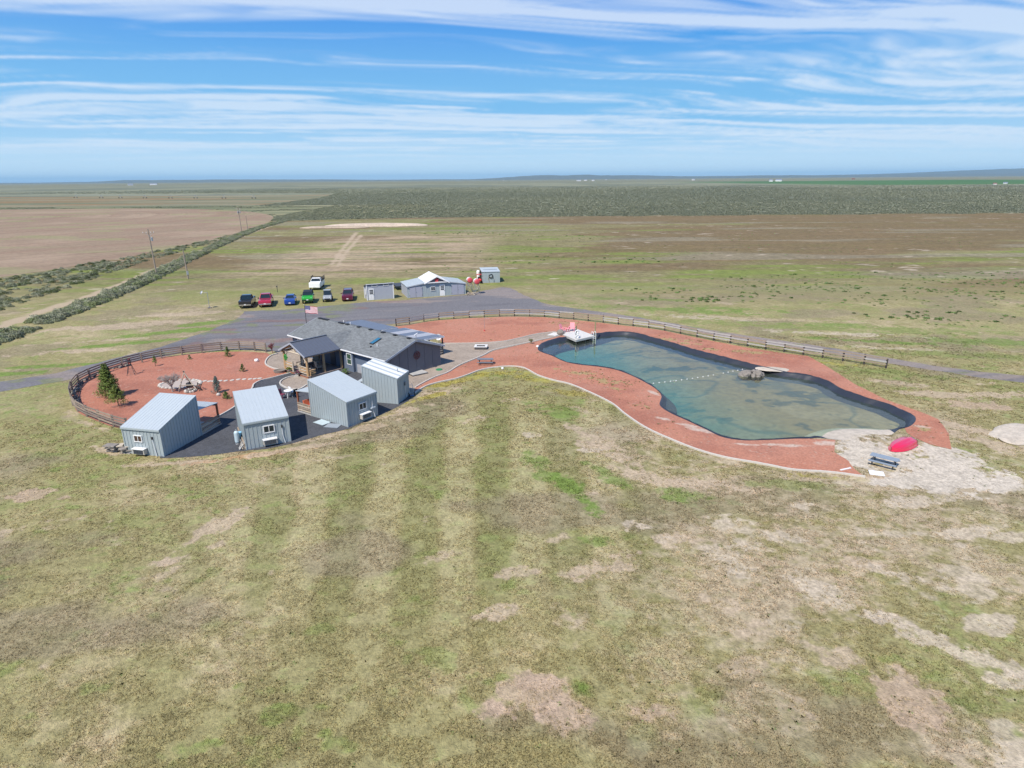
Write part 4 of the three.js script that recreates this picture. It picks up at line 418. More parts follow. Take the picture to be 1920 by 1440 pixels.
cabin('metal_cabin', 'pale blue metal cabin with heater facing right, panels lying by its wall', -13.978, -49.88, 0.957, 3.365, 4.798, 2.27, 3.35, 'metal cabins in a row', (r, w, d, hf, hb) => { windowPart(r, 0.05, 1.42, d / 2 + 0.045, 0.72, 0.5, 0, 1, 1, white); heatUnit(r, 0.15, 0.55, d / 2 + 0.03); conduit(r, [[1.12, 1.6, d / 2 + 0.07], [1.1, 0.9, d / 2 + 0.08], [1.25, 0.3, d / 2 + 0.12], [1.28, 0.02, d / 2 + 0.14]], 0.035); obj('outlet_box', bx(0.5, 0.12, 0.14, 1.15, 0.95, d / 2 + 0.1), std(0.5, 0.55, 0.57, 0.5), r); porch(r, w, d, hb, 2.0, 2.05); });
{ const r = cabin('metal_shed', 'tall pale blue metal shed close against the grey house', -10.695, -55.587, 1.315, 2.567, 3.449, 2.5, 3.48, null, (r, w, d, hf) => { conduit(r, [[0.35, 1.5, d / 2 + 0.06], [0.35, 0.9, d / 2 + 0.06], [0.42, 0.15, d / 2 + 0.08]]); obj('meter_box', bx(0.24, 0.34, 0.12, 0.35, 1.55, d / 2 + 0.08), std(0.15, 0.18, 0.21, 0.5), r); obj('roof_pipe', cyl(0.05, 0.05, 0.4, 0.2, 2.62, d / 2 - 0.55), M.steel, r); obj('awning', roofSlab(-w / 2, 0.2, -d / 2 - 0.02, 2.0, -d / 2 - 0.9, 1.75, 0.04, 0.28), metalRoof, r); obj('awning_post', bx(0.1, 1.75, 0.1, -w / 2 + 0.08, 0.875, -d / 2 - 0.8), logWood, r); for (let i = 0; i < 3; i++) obj('roof_band', roofSlab(-w / 2 + 0.1 + i * 0.85, -w / 2 + 0.6 + i * 0.85, d / 2 + 0.1, hf + 0.03, -d / 2, 3.53, 0.02, 0.5, false), white, r); }); r.userData.category = 'shed'; }

// ---------------------------------------------------------------- the house with its log porch
const house = thing('house', 'grey house with shingled roof, skylight and timber porch', 'house', -7.555, -68.612, 2.43826);
{ // local x runs along the ridge from the near gable, local z from the right eave (0) to the left eave (-8.406)
  const L = 18.381, Wd = 8.406, e = 2.38, rg = 3.775, o = 0.4, T = 0.10, sl = (rg - e) / (Wd / 2);
  const gable = (len0, len1) => { const h = e + sl * o - 0.02; return [[-o, 0], [-o, h], [-Wd / 2, rg - 0.03], [-Wd + o, h], [-Wd + o, 0]].map(p => [p[0], p[1]]); };
  const endWall = (x) => ext(gable().map(p => [-p[0], p[1]]), 0.12).rotateY(Math.PI / 2).translate(x, 0, 0);
  obj('gable_wall', endWall(0.3), siding, house); obj('gable_wall', endWall(L - 0.42), siding, house);
  for (let i = 1; i < 7; i++) { const z = -o - i * 1.18, h = e + sl * Math.min(-z, Wd + z) - 0.1; if (h > 1) obj('batten', bx(0.03, h, 0.05, 0.29, h / 2, z), siding, house); }
  obj('side_wall', bx(L - 0.72, e + sl * o - 0.03, 0.12, L / 2, (e + sl * o - 0.03) / 2, -Wd + o + 0.06), blueSiding, house); obj('side_wall', bx(L - 0.72, e + sl * o - 0.03, 0.12, L / 2, (e + sl * o - 0.03) / 2, -o - 0.06), blueSiding, house);
  obj('skirting', bx(3.6, 0.95, 0.05, 3.6, 0.475, -Wd + o - 0.03), new THREE.MeshStandardMaterial({ map: grain([0.34, 0.34, 0.36], 941, 0.3), roughness: 0.9 }), house);
  const half = (z0, z1, y0, y1, x0, x1, mat, name) => { const g = hexa([[x0, y0, z0], [x1, y0, z0], [x1, y1, z1], [x0, y1, z1]].map(p => p), [[x0, y0 + T, z0], [x1, y0 + T, z0], [x1, y1 + T, z1], [x0, y1 + T, z1]]); const p = g.attributes.position, uv = g.attributes.uv; for (let i = 0; i < p.count; i++) uv.setXY(i, p.getX(i), Math.hypot(p.getZ(i) - z0, p.getY(i) - y0) * 1.0); return obj(name, g, mat, house); };
  const rA = half(0, -Wd / 2, e - T, rg - T, 0, L, shingle, 'roof'), rB = half(-Wd / 2, -Wd, rg - T, e - T, 0, L, shingle, 'roof');
  for (const [z0, z1] of [[0, -Wd / 2], [-Wd, -Wd / 2]]) for (const x of [-0.03, L + 0.03]) obj('bargeboard', plank([x, e - 0.11, z0], [x, rg - 0.11, z1], 0.05, 0.20), std(0.34, 0.37, 0.42, 0.6), house);
  obj('gutter', bx(L, 0.11, 0.10, L / 2, e - 0.07, -Wd - 0.05), white, house); obj('gutter', bx(L, 0.11, 0.10, L / 2, e - 0.07, 0.05), white, house);
  for (const x of [1.0, 3.3, 5.4, 7.6, 9.8, 12.0, 13.2, 16.4, 17.4]) obj('ridge_vent', bx(x > 13 ? 1.0 : 0.5, 0.09, 0.36, x, rg + 0.03, -Wd / 2), M.black, house);
  const onRoof = (x, z, lift) => [x, e + sl * Math.min(-z, Wd + z) + lift, z], sa = Math.atan(sl);
  { const s = obj('skylight', bx(0.62, 0.12, 1.30, 0, 0, 0, -0.0), M.darkSteel, house); s.position.set(...onRoof(4.6, -5.95, 0.05)); s.rotation.x = -sa; obj('pane', bx(0.5, 0.03, 1.18, 0, 0.065, 0), phys(0.02, 0.13, 0.22, 0.05, {}), s); }
  for (const [x, z, r, h] of [[3.5, -6.6, 0.05, 0.32], [4.1, -7.0, 0.09, 0.18], [14.2, -3.2, 0.05, 0.4], [12.6, -3.4, 0.05, 0.35]]) obj('vent_pipe', cyl(r, r, h, ...onRoof(x, z, -0.04)), r > 0.06 ? M.black : white, house);
  { const a = obj('antenna_mast', cyl(0.025, 0.025, 0.75, -0.12, rg - 0.15, -Wd / 2), M.steel, house); obj('antenna_panel', bx(0.1, 0.06, 1.0, -0.12, rg + 0.62, -Wd / 2, 0, 0.5), white, a); }
  { const g = []; for (let i = 0; i < 8; i++) { const a = i * Math.PI / 4; g.push(plank([0.24, 1.95 + 0.08 * Math.sin(a), -3.9 + 0.08 * Math.cos(a)], [0.24, 1.95 + 0.42 * Math.sin(a), -3.9 + 0.42 * Math.cos(a)], 0.05, 0.05)); } g.push(new THREE.TorusGeometry(0.42, 0.03, 6, 24).rotateY(Math.PI / 2).translate(0.24, 1.95, -3.9)); obj('wall_medallion', g, std(0.16, 0.03, 0.03, 0.6), house); }
  // window on the left side, with its tall bay
  obj('bay', bx(1.25, 2.25, 0.3, 6.35, 1.125, -Wd + o - 0.15), blueSiding, house); windowPart(house, 6.35, 1.42, -Wd + o - 0.33, 0.72, 1.15, Math.PI, 0, 2, white, std(0.05, 0.09, 0.06, 0.1));
  windowPart(house, 16.4, 1.5, -Wd + o - 0.03, 0.9, 0.9, Math.PI, 1, 1, white); windowPart(house, 14.4, 1.5, -Wd + o - 0.03, 0.8, 0.9, Math.PI, 1, 1, white);
  obj('door', bx(0.92, 2.02, 0.06, 9.9, 1.03, -Wd + o - 0.02), std(0.05, 0.06, 0.08, 0.5), house);
  // cross gable: shingles next to the house, standing-seam metal over the porch
  const s0 = 10.19, hw = 2.57, e2 = 2.40, r2 = 3.55, out = -Wd - 4.52, mid = -Wd - 0.05, join = -Wd + 3.88;
  const slope = (sgn, z0, z1, mat, name, dy, ribs) => { const a = [s0, r2 + dy - T, z0], b = [s0 + sgn * hw, e2 + dy - T, z0], c = [s0 + sgn * hw, e2 + dy - T, z1], d = [s0, r2 + dy - T, z1], up = (p) => [p[0], p[1] + T, p[2]], q = sgn > 0 ? [a, b, c, d] : [d, c, b, a]; const g = hexa(q, q.map(up)), p = g.attributes.position, uv = g.attributes.uv; for (let i = 0; i < p.count; i++) uv.setXY(i, p.getZ(i), Math.abs(p.getX(i) - s0)); const gs = [g]; if (ribs) for (let i = 0; i <= ribs; i++) { const z = lerp(z0, z1, (i + 0.15) / (ribs + 0.3)); gs.push(plank([s0, r2 + dy + 0.012, z], [s0 + sgn * hw, e2 + dy + 0.012, z], 0.04, 0.028)); } return obj(name, gs, mat, house); };
  for (const sgn of [-1, 1]) { slope(sgn, mid, join, shingle, 'cross_roof', 0); slope(sgn, out, mid - 0.01, greyRoof, 'porch_roof', 0.02, 11); }
  obj('ridge_cap', bx(0.24, 0.04, 4.5, s0, r2 + 0.05, (out + mid) / 2), greyRoof, house);
  for (const sgn of [-1, 1]) obj('porch_bargeboard', plank([s0, r2 - 0.07, out - 0.03], [s0 + sgn * hw, e2 - 0.07, out - 0.03], 0.05, 0.17), std(0.34, 0.36, 0.40, 0.6), house);
  const xs = [s0 - hw + 0.35, s0 + hw - 0.35], zs = [out + 0.4, out + 2.45, mid + 0.2];
  obj('porch_deck', bx(2 * hw - 0.1, 0.16, 4.4, s0, 0.08, (out + mid) / 2 + 0.1), new THREE.MeshStandardMaterial({ map: grain([0.20, 0.165, 0.15], 943, 0.4), roughness: 0.9 }), house); obj('deck_trim', bx(2 * hw, 0.12, 0.06, s0, 0.10, out + 0.16), redWood, house);
  for (const x of xs) for (const z of zs) { obj('log_post', cyl(0.15, 0.12, e2 - 0.22, x, 0.16, z, 10), logWood, house); }
  for (const x of xs) obj('log_beam', bar([x, e2 - 0.16, out + 0.1], [x, e2 - 0.16, mid], 0.10, 0.10, 8), logWood, house);
  // the log truss in the open gable
  obj('tie_beam', bar([xs[0] - 0.2, e2 - 0.05, zs[0]], [xs[1] + 0.2, e2 - 0.05, zs[0]], 0.11, 0.11), paleWood, house); obj('king_post', bar([s0, e2, zs[0]], [s0, r2 - 0.2, zs[0]], 0.09, 0.09), paleWood, house);
  for (const sgn of [-1, 1]) { obj('rafter', bar([s0, r2 - 0.2, zs[0]], [s0 + sgn * (hw - 0.1), e2 - 0.08, zs[0]], 0.08, 0.08), logWood, house); obj('brace', bar([s0 + sgn * 0.1, e2 + 0.1, zs[0]], [s0 + sgn * 0.95, e2 + 0.68, zs[0]], 0.06, 0.06), paleWood, house); obj('knee_brace', bar([s0 + sgn * (hw - 0.4), 1.55, zs[0]], [s0 + sgn * (hw - 1.15), e2 - 0.1, zs[0]], 0.06, 0.06), paleWood, house); }
  for (let i = 0; i < 5; i++) { obj('porch_rail', bar([s0 + 0.65, 0.35 + i * 0.17, zs[0]], [xs[1], 0.35 + i * 0.17, zs[0]], 0.055, 0.055), i % 2 ? paleWood : logWood, house); obj('porch_rail', bar([xs[0], 0.35 + i * 0.17, zs[0]], [s0 - 0.65, 0.35 + i * 0.17, zs[0]], 0.055, 0.055), i % 2 ? logWood : paleWood, house); }
  for (const x of [s0 - 0.65, s0 + 0.65]) obj('newel_post', cyl(0.10, 0.09, 1.15, x, 0.16, zs[0], 8), paleWood, house);
  // sheet roofs along the back of the house
  const back = (x0, x1, z1, y0, y1, mat, n, alt) => { for (let i = 0; i < n; i++) { const a = lerp(x0, x1, i / n), b = lerp(x0, x1, (i + 1) / n) - 0.01; obj('rear_roof_panel', hexa([[a, y1, z1], [b, y1, z1], [b, y0, -0.35], [a, y0, -0.35]], [[a, y1 + 0.05, z1], [b, y1 + 0.05, z1], [b, y0 + 0.05, -0.35], [a, y0 + 0.05, -0.35]]), alt && i % 2 ? alt : mat, house); } };
  back(11.0, 18.4, 2.5, 2.47, 2.30, blueRoof, 4); back(3.3, 10.4, 3.1, 2.47, 2.24, blueRoof, 5, new THREE.MeshStandardMaterial({ map: grain([0.36, 0.36, 0.38], 945, 0.2), roughness: 0.5 }));
  obj('rear_fascia', bx(7.4, 0.14, 0.05, 14.7, 2.26, 2.53), white, house); obj('rear_fascia', bx(7.1, 0.16, 0.05, 6.85, 2.20, 3.13), white, house); obj('rear_fascia', plank([3.26, 2.20, 3.1], [3.26, 2.42, -0.1], 0.05, 0.16), white, house); obj('rear_fascia', plank([10.96, 2.26, 2.5], [10.96, 2.42, -0.1], 0.05, 0.14), white, house);
  for (const [x, z] of [[3.45, 2.95], [5.8, 2.95], [8.1, 2.95], [10.25, 2.95], [11.15, 2.35], [15, 2.35], [18.2, 2.35]]) obj('rear_post', bx(0.12, 2.16, 0.12, x, 1.08, z), darkWood, house);
  for (let i = 0; i < 4; i++) { obj('rear_rail', bx(2.25, 0.12, 0.05, 4.62, 0.3 + i * 0.28, 3.0), paleWood, house); obj('rear_rail', bx(0.05, 0.12, 3.2, 3.42, 0.3 + i * 0.28, 1.3), paleWood, house); }
}

// ---------------------------------------------------------------- outbuildings behind the yard
function place(name, label, cat, x, z, a, w, d, group) { const u = [Math.cos(a), -Math.sin(a)], v = [-Math.sin(a), -Math.cos(a)]; return thing(name, label, cat, x + u[0] * w / 2 + v[0] * d / 2, z + u[1] * w / 2 + v[1] * d / 2, a, group); }
const paleSiding = new THREE.MeshStandardMaterial({ map: grain([0.36, 0.375, 0.41], 951, 0.10), roughness: 0.7 }), doorGrey = new THREE.MeshStandardMaterial({ map: grain([0.33, 0.335, 0.39], 953, 0.10), roughness: 0.7 });
function panelDoor(root, x, z, w, h, light) { const d = obj('door', bx(w, h, 0.06, x, h / 2 + 0.04, z), white, root); for (let i = 0; i < 3; i++) for (let j = 0; j < 3; j++) obj('pane', bx(w * 0.2, h * 0.11, 0.02, x + (i - 1) * w * 0.24, h * (0.58 + j * 0.14), z + 0.03), glass, d); for (const s of [-1, 1]) obj('door_panel', bx(w * 0.3, h * 0.3, 0.02, x + s * w * 0.2, h * 0.27, z + 0.03), light || white, d); obj('handle', bx(0.05, 0.12, 0.05, x + w * 0.4, h * 0.48, z + 0.05), M.darkSteel, d); }
{
  const w = 4.656, d = 2.5, hf = 2.78, hb = 2.1, r = place('storage_shed', 'pale grey storage shed with white door and white corner boards', 'shed', -25.165, -109.344, 0.403, w, d);
  obj('wall', ext([[0, 0], [w, 0], [w, hf], [0, hf]], 0.08).translate(-w / 2, 0, d / 2 - 0.08), paleSiding, r); obj('wall', bx(w, hb, 0.08, 0, hb / 2, -d / 2 + 0.04), paleSiding, r);
  for (const s of [-1, 1]) obj('wall', ext([[0, 0], [d - 0.17, 0], [d - 0.17, hb], [0, hf]], 0.08).rotateY(Math.PI / 2).translate(s * (w / 2 - 0.08) + (s < 0 ? 0 : 0), 0, d / 2 - 0.085), paleSiding, r);
  obj('roof', roofSlab(-w / 2 - 0.12, w / 2 + 0.12, d / 2 + 0.12, hf + 0.03, -d / 2 - 0.12, hb + 0.0, 0.07, 1, false), greyRoof, r);
  for (const s of [-1, 1]) for (const z of [d / 2, -d / 2]) obj('corner_board', bx(0.13, z > 0 ? hf - 0.04 : hb - 0.05, 0.13, s * w / 2, (z > 0 ? hf - 0.04 : hb - 0.05) / 2, z), white, r);
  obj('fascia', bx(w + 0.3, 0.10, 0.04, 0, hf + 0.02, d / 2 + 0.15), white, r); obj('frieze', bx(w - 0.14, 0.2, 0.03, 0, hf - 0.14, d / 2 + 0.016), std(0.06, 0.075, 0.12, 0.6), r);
  for (const x of [-0.95, 1.05]) windowPart(r, x, hf - 0.28, d / 2 + 0.03, 0.85, 0.18, 0, 0, 1); panelDoor(r, -w / 2 + 0.75, d / 2 + 0.04, 0.9, 2.0); obj('side_window', bx(0.05, 0.9, 0.7, -w / 2 - 0.03, 1.3, 0), white, r);
}
{
  const w = 10.663, d = 6.19, hl = 2.0, hc = 2.5, pk = 3.55, cx0 = -1.95, cx1 = 1.95, r = place('barn', 'pale blue barn with low wings and a red star on its white gable', 'barn', -18.418, -111.296, 0.333, w, d), T = 0.08;
  const wingHeight = (x) => lerp(hc, hl, (Math.abs(x) - 1.95) / (w / 2 - 1.95));
  for (const s of [-1, 1]) { const x0 = s < 0 ? -w / 2 : cx1, x1 = s < 0 ? cx0 : w / 2, h0 = wingHeight(x0), h1 = wingHeight(x1); obj('wing_wall', ribPanel(x1 - x0, h0, h1).map(g => g.translate(x0, 0, d / 2)), metalWall, r); obj('wing_wall', ribPanel(x1 - x0, h1, h0).map(g => g.rotateY(Math.PI).translate(x1, 0, -d / 2)), metalWall, r); obj('end_wall', ribPanel(d, hl, hl).map(g => g.rotateY(s * Math.PI / 2).translate(s * w / 2, 0, s * d / 2)), s < 0 ? paleSiding : metalWall, r);
    const a = [s * (w / 2 + 0.15), hl - 0.02, d / 2 + 0.15], b = [s * 1.95, hc + 0.02, d / 2 + 0.15], q = s > 0 ? [b, a, [a[0], a[1], -d / 2 - 0.15], [b[0], b[1], -d / 2 - 0.15]] : [a, b, [b[0], b[1], -d / 2 - 0.15], [a[0], a[1], -d / 2 - 0.15]]; obj('wing_roof', [hexa(q, q.map(p => [p[0], p[1] + T, p[2]])), ...Array.from({ length: 12 }, (_, i) => plank([a[0], a[1] + T + 0.01, lerp(d / 2, -d / 2, i / 11)], [b[0], b[1] + T + 0.01, lerp(d / 2, -d / 2, i / 11)], 0.05, 0.03))], metalRoof, r); obj('wing_fascia', plank([a[0], a[1] - 0.03, d / 2 + 0.17], [b[0], b[1] - 0.03, d / 2 + 0.17], 0.03, 0.12), paleSiding, r);
    const dx = s * 3.85, dw = 2.35; const dr = obj('barn_door', bx(dw, 1.85, 0.05, dx, 0.97, d / 2 + 0.055), doorGrey, r); obj('door_seam', bx(0.03, 1.8, 0.02, dx, 0.97, d / 2 + 0.085), M.darkSteel, dr); for (const hx of [-1, 1]) for (const y of [0.4, 1.55]) obj('hinge', bx(0.12, 0.06, 0.03, dx + hx * (dw / 2 - 0.06), y, d / 2 + 0.09), M.black, dr); obj('handle', bx(0.07, 0.07, 0.04, dx + 0.1, 0.95, d / 2 + 0.09), M.black, dr); }
  obj('front_wall', ribPanel(cx1 - cx0, hc, hc).map(g => g.translate(cx0, 0, d / 2 + 0.002)), metalWall, r); obj('back_wall', ribPanel(cx1 - cx0, hc, hc).map(g => g.rotateY(Math.PI).translate(cx1, 0, -d / 2)), metalWall, r);
  const gb = (z, m) => obj('gable', ext([[-2.05, hc], [2.05, hc], [0, pk - 0.03]], 0.08).translate(0, 0, z), m, r); gb(d / 2 + 0.01, std(0.085, 0.085, 0.105, 0.7)); gb(-d / 2 - 0.09, paleSiding);
  for (const s of [-1, 1]) { const a = [s * 2.3, hc - 0.1, d / 2 + 0.35], b = [0, pk + 0.02, d / 2 + 0.35], q = s > 0 ? [b, a, [a[0], a[1], -d / 2 - 0.3], [0, b[1], -d / 2 - 0.3]] : [a, b, [0, b[1], -d / 2 - 0.3], [a[0], a[1], -d / 2 - 0.3]]; obj('centre_roof', [hexa(q, q.map(p => [p[0], p[1] + T, p[2]])), ...Array.from({ length: 12 }, (_, i) => plank([a[0], a[1] + T + 0.01, lerp(d / 2, -d / 2, i / 11)], [b[0], b[1] + T + 0.01, lerp(d / 2, -d / 2, i / 11)], 0.05, 0.03))], white, r); obj('gable_trim', plank([a[0], a[1] - 0.02, d / 2 + 0.38], [0, b[1] - 0.02, d / 2 + 0.38], 0.04, 0.14), white, r); }
  obj('gable_sill', bx(4.2, 0.16, 0.28, 0, hc + 0.04, d / 2 + 0.22), white, r);
  { const p = []; for (let i = 0; i < 10; i++) { const a = Math.PI / 2 + i * Math.PI / 5, q = i % 2 ? 0.19 : 0.46; p.push([Math.cos(a) * q, Math.sin(a) * q]); } const g = ext(p, 0.02, 0.03), v = g.attributes.position; obj('star', g.translate(0, hc + 0.42, d / 2 + 0.14), std(0.55, 0.05, 0.05, 0.5), r); }
  windowPart(r, -0.72, 1.42, d / 2 + 0.06, 0.7, 0.62, 0, 1, 1); panelDoor(r, 0.98, d / 2 + 0.06, 0.92, 2.05);
}
{
  const w = 3.6, d = 5.2, hf = 2.17, hb = 2.35, r = place('metal_lean_to', 'small metal shed, open at the left, hose hanging on its front', 'shed', -5.884, -127.932, 0.128, w, d);
  obj('wall', ribPanel(w, hf, hf).map(g => g.translate(-w / 2, 0, d / 2)), metalWall, r); obj('wall', ribPanel(d, hf, hb).map(g => g.rotateY(Math.PI / 2).translate(w / 2, 0, d / 2)), metalWall, r); obj('wall', ribPanel(w, hb, hb).map(g => g.rotateY(Math.PI).translate(w / 2, 0, -d / 2)), metalWall, r);
  obj('roof', roofSlab(-w / 2 - 0.1, w / 2 + 0.1, d / 2 + 0.1, hf + 0.02, -d / 2 - 0.1, hb + 0.02, 0.06, 0.3), metalRoof, r); for (const z of [d / 2 - 0.1, 0, -d / 2 + 0.1]) obj('post', bx(0.12, hf, 0.12, -w / 2 + 0.06, hf / 2, z), darkWood, r); obj('roof_strip', roofSlab(-w / 2 + 0.5, w / 2 - 0.3, 0.35, hf + 0.19, -0.05, hf + 0.205, 0.012, 0.3, false), std(0.25, 0.29, 0.32, 0.6), r);
  const h = thing('garden_hose', 'coiled dark hose hanging on the front of the small metal shed', 'hose', r.position.x, r.position.z, r.rotation.y); for (let i = 0; i < 3; i++) obj('coil', new THREE.TorusGeometry(0.32 + i * 0.05, 0.03, 6, 24).translate(-0.05 + i * 0.02, 1.42 - i * 0.03, d / 2 + 0.07 + i * 0.03), M.darkSteel, h); obj('tail', new THREE.TubeGeometry(new THREE.CatmullRomCurve3([[0.25, 1.4, d / 2 + 0.1], [0.55, 0.8, d / 2 + 0.1], [0.6, 0.1, d / 2 + 0.15]].map(p => new THREE.Vector3(...p))), 16, 0.03, 6), M.darkSteel, h); obj('tail', new THREE.TubeGeometry(new THREE.CatmullRomCurve3([[-0.35, 1.4, d / 2 + 0.1], [-0.5, 0.8, d / 2 + 0.1], [-0.3, 0.1, d / 2 + 0.2]].map(p => new THREE.Vector3(...p))), 16, 0.035, 6), std(0.30, 0.22, 0.12, 0.8), h);
}
// fuel tanks on stilts
const tankRed = std(0.60, 0.075, 0.085, 0.45), tankWhite = std(0.80, 0.78, 0.74, 0.45);
function tank(label, x, z, ry, k) { const t = thing('fuel_tank', label, 'tank', x, z, ry, 'fuel tanks on stilts'); const pr = [[0, -0.62], [0.30, -0.60], [0.46, -0.5], [0.5, -0.42], [0.5, 0.42], [0.46, 0.5], [0.30, 0.6], [0, 0.62]]; const g = new THREE.LatheGeometry(pr.map(p => new THREE.Vector2(p[0], p[1])), 24).rotateX(Math.PI / 2).translate(0, 2.3, 0); obj('barrel', g, tankWhite, t); obj('red_end', new THREE.CylinderGeometry(0.508, 0.508, 0.34, 24, 1, true).rotateX(Math.PI / 2).translate(0, 2.3, 0.32), tankRed, t); obj('red_end', new THREE.SphereGeometry(0.505, 24, 8, 0, 6.2832, 0, 1.2).scale(1, 0.36, 1).rotateX(Math.PI / 2).translate(0, 2.3, 0.478), tankRed, t); for (const sx of [-1, 1]) for (const sz of [-1, 1]) obj('leg', bar([sx * 0.52, 0, sz * 0.5], [sx * 0.3, 1.95, sz * 0.36], 0.035), M.steel, t); for (const sz of [-1, 1]) { obj('saddle', bx(0.75, 0.07, 0.09, 0, 1.92, sz * 0.36), M.steel, t); obj('cross_brace', bar([-0.48, 0.3, sz * 0.48], [0.36, 1.6, sz * 0.39], 0.02), M.steel, t); obj('cross_brace', bar([0.48, 0.3, sz * 0.48], [-0.36, 1.6, sz * 0.39], 0.02), M.steel, t); } obj('hose', new THREE.TubeGeometry(new THREE.CatmullRomCurve3([[0.2, 1.85, 0.5], [0.5, 1.2, 0.6], [0.3, 0.4, 0.6], [0.1, 0.9, 0.62]].map(p => new THREE.Vector3(...p))), 20, 0.02, 6), M.black, t); }
tank('white and red fuel tank on stilts, next to the barn', -7.73,-116.96, 0.28); tank('white and red fuel tank on stilts, nearer the small metal shed', -6.34,-115.17, 0.30);
// red machine and propane bottle by the open shed
{ const t = thing('garden_tractor', 'small red tractor parked at the open side of the metal shed', 'tractor', -6.43,-127.66, 0.3); const red = std(0.55, 0.03, 0.025, 0.4); obj('hood', new THREE.CapsuleGeometry(0.3, 0.6, 4, 10).rotateX(Math.PI / 2).translate(0, 0.72, 0.4), red, t); obj('fender', bx(0.95, 0.12, 0.75, 0, 0.72, -0.4), red, t); obj('seat', bx(0.42, 0.4, 0.12, 0, 1.0, -0.55, -0.15), M.black, t); obj('steering_wheel', new THREE.TorusGeometry(0.16, 0.02, 6, 16).rotateX(-0.9).translate(0, 1.05, -0.05), M.black, t); for (const s of [-1, 1]) { obj('wheel', new THREE.TorusGeometry(0.3, 0.13, 8, 18).rotateY(Math.PI / 2).translate(s * 0.5, 0.43, -0.45), M.rubber, t); obj('wheel', new THREE.TorusGeometry(0.17, 0.08, 8, 16).rotateY(Math.PI / 2).translate(s * 0.42, 0.25, 0.62), M.rubber, t); } obj('canopy', bx(0.9, 0.06, 0.9, 0, 1.75, -0.3), red, t); for (const s of [-1, 1]) obj('canopy_post', bx(0.05, 1.0, 0.05, s * 0.4, 1.25, -0.65), red, t);
  const p = thing('storage_tank', 'upright white tank inside the open metal shed', 'tank', -6.82,-131.21, 0); obj('shell', new THREE.CapsuleGeometry(0.38, 1.35, 6, 18).translate(0, 1.12, 0), tankWhite, p); obj('valve', cyl(0.06, 0.06, 0.14, 0, 2.16, 0), M.darkSteel, p); obj('foot_ring', new THREE.TorusGeometry(0.3, 0.05, 6, 18).rotateX(Math.PI / 2).translate(0, 0.05, 0), M.steel, p); }
{ const r = rng(961), t = thing('firewood_pile', 'low pile of split wood under the fuel tanks', 'wood pile', -7.26,-114.09, 0.2); for (let i = 0; i < 16; i++) { const k = r(); obj('log', bar([-0.9 + r() * 1.8, 0.08 + (i % 3) * 0.13, -0.3 + r() * 0.5], [-0.9 + r() * 1.8, 0.08 + (i % 3) * 0.13, 0.2 + r() * 0.4], 0.07 + 0.03 * r()), k < 0.5 ? paleWood : wood, t); } }
{ const t = thing('flatbed_trailer', 'dark flatbed trailer standing between the storage shed and the barn', 'trailer', -21.89,-121.85, 0.35); obj('bed', bx(1.9, 0.1, 4.2, 0, 0.75, 0), M.darkSteel, t); for (const s of [-1, 1]) { obj('side_rail', bx(0.08, 0.22, 4.2, s * 0.95, 0.88, 0), M.darkSteel, t); obj('wheel', new THREE.TorusGeometry(0.26, 0.11, 8, 18).rotateY(Math.PI / 2).translate(s * 1.08, 0.37, -0.2), M.rubber, t); } obj('tongue', plank([0, 0.62, 2.1], [0, 0.5, 3.3], 0.12, 0.1), M.darkSteel, t); obj('fender', bx(0.3, 0.06, 0.9, 1.1, 0.78, -0.2), M.darkSteel, t); }

